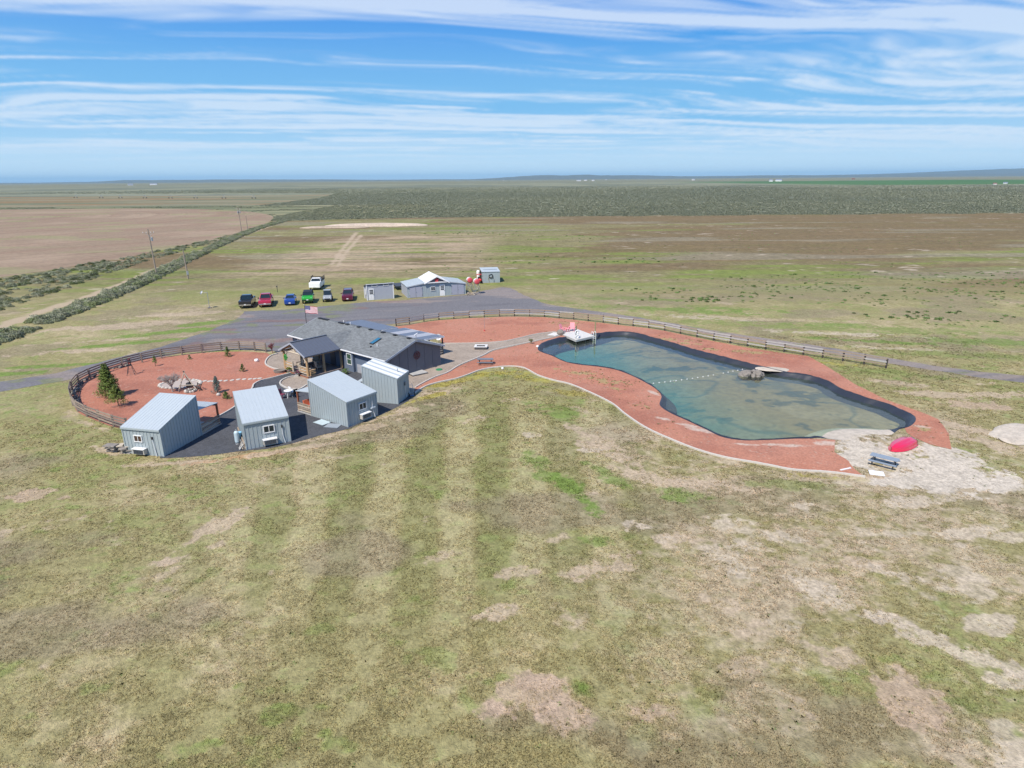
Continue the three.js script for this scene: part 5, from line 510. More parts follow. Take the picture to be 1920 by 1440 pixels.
// ---------------------------------------------------------------- vehicles
const paint = (r, g, b, m = 0.15) => phys(r, g, b, 0.35, { clearcoat: 0.9, clearcoatRoughness: 0.08, metalness: m });
function wheelPart(root, x, z, R, W = 0.24) { const w = obj('wheel', new THREE.TorusGeometry(R * 0.76, R * 0.26, 8, 20).rotateY(Math.PI / 2).scale(W / (R * 0.52), 1, 1).translate(x, R, z), M.rubber, root); obj('rim', new THREE.CylinderGeometry(R * 0.58, R * 0.58, W * 0.8, 14).rotateZ(Math.PI / 2).translate(x, R, z), M.chrome, w); }
function vehicle(name, label, x, z, ry, o) {
  const t = thing(name, label, o.cat || 'car', x, z, ry, 'vehicles parked on the grass'), { L, W, H, hood, belt, base = 0.38, R = 0.38, cf, cb, rf, rb } = o, body = o.paint, hL = L / 2, hW = W / 2;
  const pr = [[-hL, base], [-hL, belt - 0.06], [-hL + 0.1, belt], [cf, belt], [cf + 0.12, belt - 0.02], [hL - 0.25, hood], [hL - 0.04, hood - 0.14], [hL, base + 0.1], [hL - 0.1, base]];
  if (o.bed) { pr.splice(2, 2, [-hL + 0.05, belt], [-hL + 0.05, belt - 0.02], [cf, belt]); }
  const bev = 0.07; obj('body', ext(pr, W - 2 * bev, bev).rotateY(-Math.PI / 2).translate(hW - bev, 0, 0), body, t);
  const w0 = hW - 0.08, w1 = hW - o.tumble, q = (zf, zb, w, y) => [[-w, y, zf], [w, y, zf], [w, y, zb], [-w, y, zb]];
  obj('windows', hexa(q(cf, cb, w0, belt - 0.01), q(rf, rb, w1, H - 0.06)), glass, t); obj('roof', hexa(q(rf + 0.03, rb - 0.03, w1 + 0.02, H - 0.07), q(rf - 0.12, rb + 0.12, w1 - 0.08, H)), o.roof || body, t);
  for (const s of [-1, 1]) { obj('pillar', plank([s * (w0 + 0.005), belt, cf], [s * (w1 + 0.005), H - 0.06, rf], 0.07, 0.06), o.pillar || body, t); obj('pillar', plank([s * (w0 + 0.005), belt, cb], [s * (w1 + 0.005), H - 0.06, rb], 0.12, 0.08), o.pillar || body, t); const mz = (cf + cb) / 2; obj('pillar', plank([s * (w0 + 0.006), belt, mz], [s * (w1 + 0.006), H - 0.06, (rf + rb) / 2], 0.08, 0.06), o.pillar || body, t);
    obj('mirror', bx(0.22, 0.17, 0.1, s * (hW + 0.11), belt + 0.12, cf - 0.1), o.mirror || M.black, t); const hd = obj('headlight', o.round ? new THREE.CylinderGeometry(0.12, 0.12, 0.06, 16).rotateX(Math.PI / 2).translate(s * (hW - 0.27), hood - 0.2, hL - 0.0) : bx(0.36, 0.17, 0.14, s * (hW - 0.22), hood - 0.22, hL - 0.07), phys(0.75, 0.77, 0.78, 0.08, { clearcoat: 1 }), t);
    obj('taillight', bx(0.15, 0.34, 0.05, s * (hW - 0.1), belt - 0.24, -hL - 0.01), std(0.35, 0.015, 0.015, 0.2), t); for (const zz of [hL - o.wf, -hL + o.wr]) wheelPart(t, s * (hW - 0.1), zz, R); }
  obj('grille', bx(W * 0.42, 0.22, 0.06, 0, hood - 0.26, hL - 0.005), o.grille || M.darkSteel, t); obj('front_bumper', bx(W * 0.96, 0.2, 0.16, 0, base + 0.14, hL + 0.03), o.bumper || body, t); obj('rear_bumper', bx(W * 0.94, 0.18, 0.14, 0, base + 0.14, -hL - 0.03), o.rearBumper || o.bumper || body, t); obj('number_plate', bx(0.32, 0.15, 0.02, 0, base + 0.2, hL + 0.12), white, t);
  if (o.bed) { const zb = cb - 0.08, len = hL + zb; obj('bed_cover', bx(W - 0.22, 0.03, len - 0.1, 0, belt + (o.bedUp || 0.02), -hL + len / 2), o.bedMat || M.black, t); for (const s of [-1, 1]) obj('bed_rail', bx(0.09, 0.07, len, s * (hW - 0.06), belt + 0.03, -hL + len / 2), o.railMat || body, t); const tg = obj('tailgate', bx(W * 0.82, 0.5, 0.06, 0, belt - 0.25, -hL - 0.015), body, t); obj('tailgate_handle', bx(0.3, 0.07, 0.03, 0, belt - 0.12, -hL - 0.055), M.darkSteel, tg); obj('rear_plate', bx(0.3, 0.14, 0.02, 0, base + 0.2, -hL - 0.11), white, t); }
  return t;
}
const pick = { L: 5.6, W: 1.98, H: 1.92, hood: 1.14, belt: 1.18, base: 0.48, R: 0.41, cf: 0.95, cb: -0.95, rf: 0.35, rb: -0.78, tumble: 0.28, wf: 0.95, wr: 1.15, bed: true, cat: 'pickup' };
vehicle('pickup_truck', 'black pickup seen from behind, leftmost of the parked vehicles', -44.55,-105.45, Math.PI + 0.24, { ...pick, paint: paint(0.016, 0.017, 0.021), bumper: M.chrome, rearBumper: M.chrome });
vehicle('pickup_truck', 'red pickup with chrome grille facing the house', -41.70,-106.28, 0.28, { ...pick, paint: paint(0.42, 0.018, 0.05), grille: M.chrome, bumper: M.chrome, L: 5.9 });
vehicle('hatchback_car', 'small blue car between the red pickup and green jeep', -37.84,-107.09, 0.25, { L: 4.2, W: 1.72, H: 1.5, hood: 0.92, belt: 0.98, base: 0.28, R: 0.31, cf: 0.85, cb: -1.75, rf: 0.1, rb: -1.1, tumble: 0.32, wf: 0.8, wr: 0.8, paint: paint(0.012, 0.055, 0.27), mirror: paint(0.012, 0.055, 0.27) });
vehicle('off_road_car', 'bright green boxy off-roader with black top', -35.23,-108.46, 0.24, { L: 4.2, W: 1.82, H: 1.86, hood: 1.2, belt: 1.22, base: 0.55, R: 0.42, cf: 0.75, cb: -1.95, rf: 0.5, rb: -1.9, tumble: 0.2, wf: 0.7, wr: 0.75, paint: paint(0.03, 0.40, 0.04), roof: M.black, round: true, bumper: M.black, pillar: M.black });
{ // side by side utility vehicle: open cage, no side windows
  const t = thing('utility_vehicle', 'small grey open utility buggy with roll cage', 'buggy', -32.09,-109.34, 0.22, 'vehicles parked on the grass'), g = std(0.30, 0.32, 0.34, 0.45); obj('body', ext([[-1.5, 0.45], [-1.5, 0.95], [-0.5, 1.0], [-0.45, 0.6], [0.5, 0.6], [0.62, 1.05], [1.35, 0.95], [1.5, 0.6], [1.4, 0.42]], 1.3, 0.05).rotateY(-Math.PI / 2).translate(0.65, 0, 0), g, t); for (const s of [-1, 1]) { for (const [a, b] of [[[0.62, 0.98, 0.6], [0.56, 1.85, 0.2]], [[0.56, 1.85, 0.2], [0.56, 1.85, -0.75]], [[0.56, 1.85, -0.75], [0.62, 0.95, -0.95]]]) obj('cage_bar', bar([s * a[0], a[1], a[2]], [s * b[0], b[1], b[2]], 0.03), M.black, t); for (const z of [1.0, -1.0]) wheelPart(t, s * 0.68, z, 0.34, 0.26); obj('headlight', bx(0.24, 0.1, 0.06, s * 0.42, 0.85, 1.46), white, t); } obj('roof', bx(1.2, 0.05, 1.05, 0, 1.88, -0.27), g, t); obj('windscreen', plank([0, 1.05, 0.6], [0, 1.82, 0.22], 1.1, 0.015), M.glass, t); obj('seat', bx(1.1, 0.5, 0.14, 0, 1.05, -0.45, -0.1), M.black, t); obj('seat', bx(1.1, 0.12, 0.5, 0, 0.78, -0.2), M.black, t); obj('bumper', bx(0.9, 0.25, 0.12, 0, 0.55, 1.52), M.black, t); obj('cargo_bed', bx(1.25, 0.28, 0.95, 0, 1.0, -1.05), M.darkSteel, t); }
vehicle('estate_car', 'dark maroon people carrier, rightmost of the front row', -28.89,-110.74, 0.2, { L: 4.8, W: 1.88, H: 1.74, hood: 1.02, belt: 1.08, base: 0.32, R: 0.34, cf: 1.05, cb: -2.2, rf: 0.25, rb: -1.9, tumble: 0.30, wf: 0.9, wr: 0.95, paint: paint(0.115, 0.012, 0.032), mirror: paint(0.115, 0.012, 0.032) });
{ const t = vehicle('flatbed_truck', 'old white truck with dark stake bed behind the row', -38.02,-123.25, 0.12, { L: 5.6, W: 2.05, H: 2.05, hood: 1.35, belt: 1.4, base: 0.5, R: 0.42, cf: 1.0, cb: -0.35, rf: 0.7, rb: -0.25, tumble: 0.25, wf: 0.9, wr: 1.2, paint: std(0.78, 0.77, 0.73, 0.5), round: true, cat: 'truck', grille: M.steel }); obj('stake_bed', [bx(2.25, 0.12, 2.7, 0, 1.46, -1.6), bx(2.2, 0.6, 0.06, 0, 1.9, -0.42)], darkWood, t); for (const s of [-1, 1]) for (let i = 0; i < 3; i++) obj('stake_board', bx(0.04, 0.16, 2.6, s * 1.1, 1.62 + i * 0.24, -1.6), darkWood, t); }

// ---------------------------------------------------------------- fences: every post and every rail is a part
function fence(name, label, posts, h, rails, mats, seed) {
  const r = rng(seed), [ox, oz] = posts[Math.floor(posts.length / 2)], t = thing(name, label, 'fence', ox, oz);
  posts.forEach(([x, z], i) => { const k = h * (1 + (r() - 0.5) * 0.08), g = bx(0.14, k, 0.14, 0, k / 2, 0, (r() - 0.5) * 0.05, r() * 0.6, (r() - 0.5) * 0.05); obj('post', g.translate(x - ox, 0, z - oz), mats[2], t); });
  for (let i = 0; i + 1 < posts.length; i++) for (let j = 0; j < rails; j++) { const a = posts[i], b = posts[i + 1], y = h * (0.94 - j * 0.84 / rails) , j0 = (r() - 0.5) * 0.05, j1 = (r() - 0.5) * 0.05, dx = b[0] - a[0], dz = b[1] - a[1], L = Math.hypot(dx, dz), nx = -dz / L * 0.085, nz = dx / L * 0.085; obj('rail', plank([a[0] - ox + nx, y + j0, a[1] - oz + nz], [b[0] - ox + nx, y + j1, b[1] - oz + nz], 0.04, 0.14), mats[r() < 0.5 ? 0 : 1], t); }
}
fence('rail_fence', 'curved timber rail fence round the left red bed', [[-30.18,-74.83],[-31.82,-75.51],[-33.92,-75.96],[-36.01,-75.56],[-37.98,-74.69],[-39.89,-73.64],[-41.68,-72.31],[-43.03,-70.58],[-44.11,-68.56],[-44.82,-66.49],[-45.13,-64.36],[-45.05,-62.42],[-44.10,-59.98],[-42.83,-57.85],[-41.37,-55.92],[-39.82,-54.24],[-38.14,-52.91],[-36.22,-51.63],[-34.25,-50.40],[-32.50,-49.46]], 1.15, 4, [railWood, wood, railWood], 1001);
fence('rail_fence', 'long timber rail fence between the driveway and the pond', [[-16.60,-88.78],[-14.83,-89.80],[-12.96,-91.53],[-10.88,-92.76],[-8.70,-93.43],[-6.41,-94.11],[-4.15,-94.42],[-1.83,-94.88],[0.47,-95.03],[2.77,-94.78],[5.04,-94.35],[7.19,-93.30],[9.28,-92.39],[11.31,-91.20],[13.37,-90.03],[15.34,-88.72],[17.28,-87.62],[19.22,-86.37],[21.07,-84.67],[22.75,-82.73],[24.44,-80.80],[26.07,-78.93],[27.68,-77.35],[29.30,-75.83],[30.99,-74.36],[32.73,-73.06],[34.41,-71.68],[36.05,-70.35],[37.72,-68.95],[39.39,-67.56],[40.95,-65.97]], 1.12, 3, [wood, greyWood, darkWood], 1003);
{ // dark stones heaped along the inside of the left fence
  const r = rng(1005), line = smooth([[-43.96,-69.29],[-45.09,-67.62],[-45.44,-65.62],[-45.38,-63.71],[-44.52,-61.35],[-43.33,-59.14],[-41.71,-56.90]], 46, false), t = thing('stone_border', 'row of dark stones along the inside of the curved fence', 'stones', line[20][0], line[20][1]); for (let i = 0; i < 90; i++) { const p = line[Math.floor(r() * line.length)], g = new THREE.DodecahedronGeometry(0.12 + 0.12 * r(), 0).scale(1.2, 0.8, 1).rotateY(r() * 6); obj('stone', g.translate(p[0] - line[20][0] + (r() - 0.5) * 0.5, 0.08, p[1] - line[20][1] + (r() - 0.5) * 0.5), r() < 0.6 ? M.darkStone || (M.darkStone = std(0.075, 0.06, 0.06, 0.95)) : M.rock, t); }
}
// pale concrete edging, cast in lengths along the beds
function edging(label, line, w = 0.11, h = 0.13, mat = M.concrete, seed = 5) {
  const r = rng(seed), o = line[Math.floor(line.length / 2)], t = thing('concrete_edging', label, 'edging', o[0], o[1]); let i = 0, gs = [];
  while (i + 1 < line.length) { const a = line[i], j = Math.min(line.length - 1, i + 1), b = line[j]; gs.push(plank([a[0] - o[0], h * (0.45 + 0.1 * r()), a[1] - o[1]], [b[0] - o[0], h * (0.45 + 0.1 * r()), b[1] - o[1]], w * (0.9 + 0.25 * r()), h)); i = j; if (gs.length >= 6) { obj('edging_length', gs, mat, t); gs = []; } } if (gs.length) obj('edging_length', gs, mat, t);
}
edging('white edging along the lower side of the pond bed', redEdge, 0.125, 0.13, std(0.54, 0.495, 0.43, 0.9), 1011);
edging('pale edging between the gravel path and the red strip', smooth([[-9.77,-60.49],[-9.16,-61.98],[-8.17,-63.96],[-7.06,-65.44],[-6.00,-68.14],[-4.91,-70.01],[-3.58,-72.09],[-2.20,-74.86],[0.85,-77.44],[2.80,-78.97],[6.41,-82.11]], 150, false), 0.13, 0.13, M.concrete, 1012);
edging('pale edging on the upper side of the path to the dock', smooth([[-8.85,-78.34],[-5.43,-78.35],[-3.11,-78.60],[-1.06,-79.21],[0.89,-80.75],[3.37,-83.07],[6.06,-84.38]], 90, false), 0.1, 0.12, M.concrete, 1013);
edging('curved edging round the gravel patio by the porch', smooth([[-28.46,-74.03],[-28.92,-72.95],[-28.82,-71.31],[-28.17,-69.28],[-26.85,-67.75],[-25.02,-66.57]], 50, false), 0.14, 0.14, M.concrete, 1014);
edging('curved edging between the left red bed and dark gravel', smooth([[-24.15,-65.74],[-25.50,-64.13],[-26.41,-63.09],[-26.65,-61.96],[-26.32,-60.55],[-25.89,-57.45],[-25.83,-54.84],[-26.23,-52.52]], 70, false), 0.13, 0.14, M.concrete, 1015);
edging('oval edging round the small gravel island', smooth([[-21.09,-61.46],[-21.47,-60.10],[-22.45,-60.29],[-23.37,-61.08],[-24.07,-62.16],[-24.15,-63.53],[-23.56,-64.46],[-22.93,-64.63]], 56, false), 0.14, 0.14, M.concrete, 1016);

// ---------------------------------------------------------------- trees and shrubs of the garden
function conifer(name, label, x, z, h, rad, col, n, o = {}) {
  const t = thing(name, label, o.cat || 'tree', x, z, 0, o.group), r = rng(Math.floor(Math.abs(x * 100 + z * 37)) + 11), trunkTop = o.clear || 0.05;
  obj('trunk', bar([0, 0, 0], [0.04 * h * (r() - 0.5), h * 0.93, 0.04 * h * (r() - 0.5)], 0.035 * h * 0.5 + 0.02, 0.012, 7), o.bark || std(0.16, 0.11, 0.08, 0.95), t);
  const boughs = [], nb = o.boughs || 34; for (let i = 0; i < nb; i++) { const f = Math.pow(i / nb, 0.9), y = h * lerp(trunkTop, 0.93, f), R = rad * (o.round ? Math.sqrt(Math.max(0.05, 1 - Math.pow(2 * f - 0.9, 2))) : Math.pow(1 - f, 0.75) * 0.95 + 0.06) * (0.65 + 0.5 * r()), a = i * 2.4 + r() * 0.8; boughs.push([a, y, R]); if (!o.round && i % 2 === 0) obj('branch', bar([0, y, 0], [Math.cos(a) * R * 0.85, y + R * 0.12, Math.sin(a) * R * 0.85], 0.012 + 0.004 * h, 0.006, 5), o.bark || std(0.16, 0.11, 0.08, 0.95), t); }
  const place2 = (q) => { const b = boughs[Math.floor(q() * boughs.length)], d = b[2] * Math.sqrt(0.08 + 0.92 * q()), sp = 0.30 * b[2] + 0.03 * h, a = b[0]; return [Math.cos(a) * d + (q() - 0.5) * sp * 1.5, b[1] + d * 0.15 + (q() - 0.5) * sp * 1.1, Math.sin(a) * d + (q() - 0.5) * sp * 1.5]; };
  const g = leafGeo(n, place2, (o.leaf || 0.09) * (h > 2.5 ? 1.3 : 1), 1100 + n, 0.28, (px, py, pz) => new THREE.Vector3(0, py - 0.15 * h, 0));
  const c = new Float32Array(n * 9); for (let i = 0; i < n; i++) { const k = 0.7 + 0.6 * r(), y = (r() - 0.5) * 0.12; for (let q = 0; q < 3; q++) { c[i * 9 + q * 3] = col[0] * (k + y); c[i * 9 + q * 3 + 1] = col[1] * k; c[i * 9 + q * 3 + 2] = col[2] * (k - y); } } g.setAttribute('color', new THREE.BufferAttribute(c, 3)); obj('crown', g, crownMat, t); return t;
}
const crownMat = new THREE.MeshPhysicalMaterial({ color: 0xffffff, vertexColors: true, roughness: 1, side: THREE.DoubleSide, transmission: 0.3, thickness: 0 }); crownMat.specularIntensity = 0.25;
const pineC = [0.19, 0.26, 0.07];
conifer('pine_tree', 'tall pine at the left end of the red bed', -39.30,-58.24, 3.6, 1.12, pineC, 9000, { clear: 0.06, boughs: 46 });
conifer('pine_tree', 'shorter pine on a bare stem in front of the tall pine', -36.86,-55.53, 2.25, 0.85, [0.24, 0.30, 0.08], 4400, { clear: 0.22, boughs: 26 });
conifer('pine_sapling', 'thin staked pine sapling beside the curved fence', -40.62,-68.98, 1.35, 0.30, [0.20, 0.30, 0.08], 700, { clear: 0.35, boughs: 14, leaf: 0.08, cat: 'sapling' });
conifer('small_conifer', 'tiny round conifer close to the curved fence', -38.10,-71.81, 0.62, 0.27, [0.22, 0.29, 0.10], 500, { boughs: 12, leaf: 0.07, cat: 'shrub', group: 'little conifers in the red bed' });
conifer('small_conifer', 'bushy little conifer nearest the gap in the fence', -34.03,-72.86, 1.35, 0.42, [0.15, 0.24, 0.06], 1300, { boughs: 22, leaf: 0.08, cat: 'shrub', group: 'little conifers in the red bed' });
conifer('small_conifer', 'little conifer alone in the red bed above the stepping stones', -29.71,-66.59, 0.98, 0.34, [0.15, 0.25, 0.07], 900, { boughs: 16, leaf: 0.08, cat: 'shrub', group: 'little conifers in the red bed' });
conifer('small_conifer', 'round little conifer below the blue spruce', -27.63,-57.49, 0.80, 0.42, [0.16, 0.26, 0.07], 1000, { boughs: 16, leaf: 0.08, cat: 'shrub', group: 'little conifers in the red bed' });
conifer('blue_spruce', 'narrow blue spruce beside the stepping stones', -29.27,-59.29, 1.85, 0.50, [0.17, 0.25, 0.235], 2300, { boughs: 36, leaf: 0.08 });
conifer('garden_shrub', 'small green shrub in front of the house window', -18.04,-65.28, 0.72, 0.42, [0.18, 0.30, 0.07], 800, { boughs: 14, leaf: 0.08, cat: 'shrub', round: true });
function bareTree(name, label, x, z, h, spread, mat, seed, cat = 'tree') {
  const t = thing(name, label, cat, x, z), r = rng(seed), gs = [], tw = []; const grow = (p, d, len, rad, lv) => { const e = p.clone().addScaledVector(d, len); (lv < 2 ? gs : tw).push(bar(p.toArray(), e.toArray(), rad, rad * 0.65, 5)); if (lv >= 4) return; const n = lv === 0 ? 9 : lv === 3 ? 3 : 4; for (let i = 0; i < n; i++) { const nd = d.clone().add(new THREE.Vector3((r() - 0.5) * spread, (r() - 0.3) * 0.6, (r() - 0.5) * spread)).normalize(); grow(p.clone().lerp(e, lv === 0 ? 0.5 + 0.5 * r() : 0.55 + 0.45 * r()), nd, len * (0.62 + 0.2 * r()), rad * 0.6, lv + 1); } };
  grow(new THREE.Vector3(), new THREE.Vector3(0, 1, 0), h * 0.34, 0.025 * h + 0.012, 0); obj('trunk', gs, mat, t); obj('twigs', tw, mat, t); return t;
}
bareTree('bare_tree', 'grey leafless tree spreading over the stones in the red bed', -33.96,-59.73, 2.6, 2.2, std(0.34, 0.30, 0.265, 0.95), 1201);
bareTree('dead_shrub', 'pale dead shrub left of the grey leafless tree', -36.98,-63.12, 0.75, 2.4, std(0.42, 0.36, 0.32, 0.95), 1203, 'shrub');
bareTree('red_shrub', 'reddish leafless shrub beside the end of the fence', -29.25,-74.43, 1.5, 1.3, std(0.26, 0.10, 0.10, 0.95), 1205, 'shrub');
bareTree('dry_shrub', 'small dry shrub beside the path to the dock', 2.49,-77.88, 0.9, 1.7, std(0.20, 0.20, 0.09, 0.95), 1207, 'shrub');

// stepping stones across the left bed
{ const r = rng(1301); [[-33.62,-63.26],[-32.97,-63.20],[-32.33,-63.15],[-31.80,-63.03],[-31.36,-63.11],[-30.72,-63.18],[-30.14,-63.20],[-29.53,-63.35],[-28.98,-63.60],[-28.39,-63.68],[-27.78,-63.72],[-27.30,-63.80],[-26.84,-63.92]].forEach(([x, z], i) => { const g = new THREE.CylinderGeometry(0.215, 0.225, 0.06, 9), p = g.attributes.position; g.scale(1.1, 1, 0.75 + 0.2 * r()).rotateY(r() * 0.6); tag(obj('stepping_stone', g.translate(0, 0, 0), M.concrete), ORD[i] + ' pale stepping stone counted from the log tripod', 'stepping stone', 'stepping stones'); const o = scene.children[scene.children.length - 1]; o.position.set(x, 0.055, z); o.rotation.y = r() * 0.5; }); }
{ // stone circle under the leafless tree and the slab path
  const t = thing('stone_ring', 'ring of pale stones round the leafless tree and seat', 'stone ring', -34.42,-62.15), r = rng(1303); for (let i = 0; i < 26; i++) { const a = i / 26 * 6.283, g = new THREE.DodecahedronGeometry(0.13 + 0.05 * r(), 0).scale(1.3, 0.7, 1); obj('stone', g.translate(Math.cos(a) * 2.0, 0.09, Math.sin(a) * 1.5), M.concrete, t); } obj('gravel', new THREE.CylinderGeometry(1.85, 1.85, 0.02, 30).scale(1, 1, 0.75).translate(0, 0.045, 0), std(0.40, 0.33, 0.28, 0.95), t);
}
function boulder(label, x, z, s, mat = M.concrete) { const g = new THREE.IcosahedronGeometry(s, 2), p = g.attributes.position; for (let i = 0; i < p.count; i++) { const f = 0.85 + 0.3 * vn(p.getX(i) * 4 + x, p.getY(i) * 4 + p.getZ(i) * 3, 1310); p.setXYZ(i, p.getX(i) * f, p.getY(i) * f * 0.85, p.getZ(i) * f); } g.computeVertexNormals(); const o = tag(obj('boulder', g, mat), label, 'boulder'); o.position.set(x, s * 0.55, z); }
boulder('white boulder in the red bed near the patio edging', -29.76,-70.65, 0.26, white); boulder('small pale boulder beside the round little conifer', -28.81,-58.47, 0.2); boulder('pale stone at the tip of the pond liner', 3.24,-76.25, 0.18, white); boulder('pale stone on the yellow grass above the edging', -1.05,-66.83, 0.16, white); boulder('rounded rock beside the dock ramp', 6.59,-82.65, 0.55, M.rock);

// ---------------------------------------------------------------- garden ornaments
{ const t = thing('log_tripod', 'log tripod frame with a hanging kettle beside the leafless tree', 'tripod', -32.61,-60.37, 0.2), top = [-0.25, 1.85, -0.1]; for (const b of [[-0.9, 0, 0.35], [0.85, 0, 0.45], [0.1, 0, -0.95]]) obj('pole', bar(b, [top[0] + (top[0] - b[0]) * 0.1, top[1] + 0.15, top[2] + (top[2] - b[2]) * 0.1], 0.06, 0.045), b[2] < 0 ? darkWood : paleWood, t); obj('cross_pole', bar([-0.75, 0.6, 0.3], [0.62, 0.6, 0.36], 0.05), paleWood, t); obj('chain', bar([top[0], top[1], top[2]], [0.05, 0.75, 0.05], 0.012), M.darkSteel, t); obj('kettle', new THREE.LatheGeometry([[0, 0.3], [0.24, 0.34], [0.3, 0.5], [0.24, 0.72], [0.2, 0.74]].map(p => new THREE.Vector2(p[0], p[1])), 18).translate(0.05, 0.02, 0.05), M.darkSteel, t); const b = thing('fire_ring', 'pale stones of the fire ring under the log tripod', 'fire ring', -32.17,-59.69), r = rng(1403); for (let i = 0; i < 11; i++) { const a = i / 11 * 6.283; obj('stone', new THREE.DodecahedronGeometry(0.14 + 0.05 * r(), 0).translate(Math.cos(a) * 0.42, 0.12, Math.sin(a) * 0.38), i % 3 ? M.concrete : M.rock, b); } obj('log', bar([-0.3, 0.2, 0], [0.32, 0.26, 0.1], 0.08), darkWood, b); obj('log', bar([-0.1, 0.22, 0.3], [0.15, 0.28, -0.25], 0.07), wood, b); }
{ const t = thing('log_bench', 'dark twisted log bench right of the fire ring', 'bench', -31.55,-60.18, -0.7); obj('seat', bar([-0.4, 0.35, 0], [0.4, 0.35, 0], 0.08), darkWood, t); obj('backrest', bar([-0.42, 0.62, -0.15], [0.42, 0.66, -0.15], 0.05), darkWood, t); for (const s of [-1, 1]) { obj('leg', bar([s * 0.35, 0, 0.1], [s * 0.4, 0.72, -0.16], 0.05), darkWood, t); obj('leg', bar([s * 0.38, 0, -0.22], [s * 0.36, 0.4, 0.02], 0.04), darkWood, t); } }
{ const t = thing('garden_windmill', 'small dark windmill with red tail beside the curved fence', 'windmill', -41.49,-65.71, 0.4); for (const [x, z] of [[-0.4, -0.4], [0.4, -0.4], [0.4, 0.4], [-0.4, 0.4]]) obj('leg', bar([x, 0, z], [x * 0.12, 1.5, z * 0.12], 0.025), M.darkSteel, t); for (let i = 1; i < 4; i++) { const k = 0.4 * (1 - i * 0.22), y = i * 0.36; obj('brace', [bar([-k, y, -k], [k, y, -k], 0.014), bar([k, y, -k], [k, y, k], 0.014), bar([k, y, k], [-k, y, k], 0.014), bar([-k, y, k], [-k, y, -k], 0.014)], M.darkSteel, t); } const w = obj('fan_hub', cyl(0.06, 0.06, 0.12, 0, 0, 0).rotateX(Math.PI / 2).translate(0, 1.62, 0.2), M.darkSteel, t); for (let i = 0; i < 10; i++) { const a = i * 0.6283; obj('blade', bx(0.09, 0.22, 0.015, 0, 0.2, 0, 0, 0.4).rotateZ(a).translate(0, 1.62, 0.24), i % 5 ? M.darkSteel : std(0.25, 0.03, 0.03, 0.5), w); } obj('tail', ext([[0, -0.12], [0.35, -0.2], [0.35, 0.2], [0, 0.12]], 0.02).rotateY(Math.PI / 2).translate(0, 1.62, -0.25), std(0.32, 0.03, 0.03, 0.5), t); }
{ const t = thing('flagpole', 'thin dark pole behind the house carrying a flag', 'flagpole', -27.82,-83.80); obj('pole', cyl(0.045, 0.03, 4.1, 0, 0, 0, 10), M.darkSteel, t); obj('finial', new THREE.SphereGeometry(0.06, 12, 8).translate(0, 4.13, 0), M.chrome, t);
  const cv = document.createElement('canvas'); cv.width = 380; cv.height = 200; const c = cv.getContext('2d'); for (let i = 0; i < 13; i++) { c.fillStyle = i % 2 ? '#f4f1ee' : '#b22234'; c.fillRect(0, i * 200 / 13, 380, 200 / 13 + 1); } c.fillStyle = '#3c3b6e'; c.fillRect(0, 0, 152, 108); c.fillStyle = '#ffffff'; for (let j = 0; j < 9; j++) for (let i = 0; i < (j % 2 ? 5 : 6); i++) { const x = (j % 2 ? 25 : 12.7) + i * 25.3, y = 10.8 + j * 10.8; c.beginPath(); for (let k = 0; k < 10; k++) { const a = -Math.PI / 2 + k * Math.PI / 5, q = k % 2 ? 2 : 5; c.lineTo(x + Math.cos(a) * q, y + Math.sin(a) * q); } c.fill(); }
  const ft = new THREE.CanvasTexture(cv); ft.colorSpace = THREE.SRGBColorSpace; ft.magFilter = THREE.LinearFilter; const g = new THREE.PlaneGeometry(1.75, 0.98, 28, 10), p = g.attributes.position; for (let i = 0; i < p.count; i++) { const u = (p.getX(i) + 0.875) / 1.75, y = p.getY(i); p.setXYZ(i, p.getX(i) + 0.9, y - 0.16 * u * u + 0.03 * Math.sin(u * 9), 0.16 * u * Math.sin(u * 8 + y * 1.8)); } g.computeVertexNormals(); const f = tag(obj('flag', g, new THREE.MeshStandardMaterial({ map: ft, side: THREE.DoubleSide, roughness: 0.8 })), 'stars and stripes flag flying above the house roof', 'flag'); f.position.set(t.position.x, 3.52, t.position.z); f.rotation.y = -0.06; }
function pole(name, label, x, z, h, lean, o = {}) { const t = thing(name, label, 'pole', x, z, o.ry || 0.2, o.group), w = new THREE.MeshStandardMaterial({ map: M.poleMap || (M.poleMap = grain([0.30, 0.24, 0.19], 971, 0.4)), roughness: 0.95 }); obj('shaft', bar([0, 0, 0], [lean, h, 0], 0.17, 0.11, 10), w, t); if (o.arm) { const a = obj('crossarm', bx(2.4, 0.13, 0.12, lean * 0.92, h - 0.9, 0.12), w, t); for (const x of [-1.1, -0.4, 0.5, 1.1]) obj('insulator', cyl(0.06, 0.04, 0.2, x + lean * 0.92, h - 0.83, 0.12, 8), white, a); obj('brace', [bar([-0.7, h - 0.95, 0.14], [0, h - 1.6, 0.14], 0.03), bar([0.7, h - 0.95, 0.14], [0.05, h - 1.6, 0.14], 0.03)], M.steel, t); for (const x of o.cans || [0.35]) { const c = obj('transformer', cyl(0.24, 0.24, 0.75, x, h - 2.6, 0.3, 16), M.steel, t); obj('bushing', cyl(0.04, 0.03, 0.2, x, h - 1.85, 0.3, 8), white, c); } } if (o.box) obj('meter_box', bx(0.4, 0.7, 0.22, 0.1, 1.3, 0.2), M.steel, t); }
pole('power_pole', 'tall power pole with crossarm and transformer beside the sagebrush hedge', -79.95,-142.82, 10.2, -0.15, { arm: true, cans: [0.4] });
pole('power_pole', 'distant power pole with twin transformers at the end of the hedge', -114.11,-274.05, 9.9, -0.2, { arm: true, cans: [-0.4, 0.4] });
pole('stub_pole', 'bare wooden stub pole with a meter box in the meadow', -69.87,-136.71, 6.1, -0.12, { box: true });
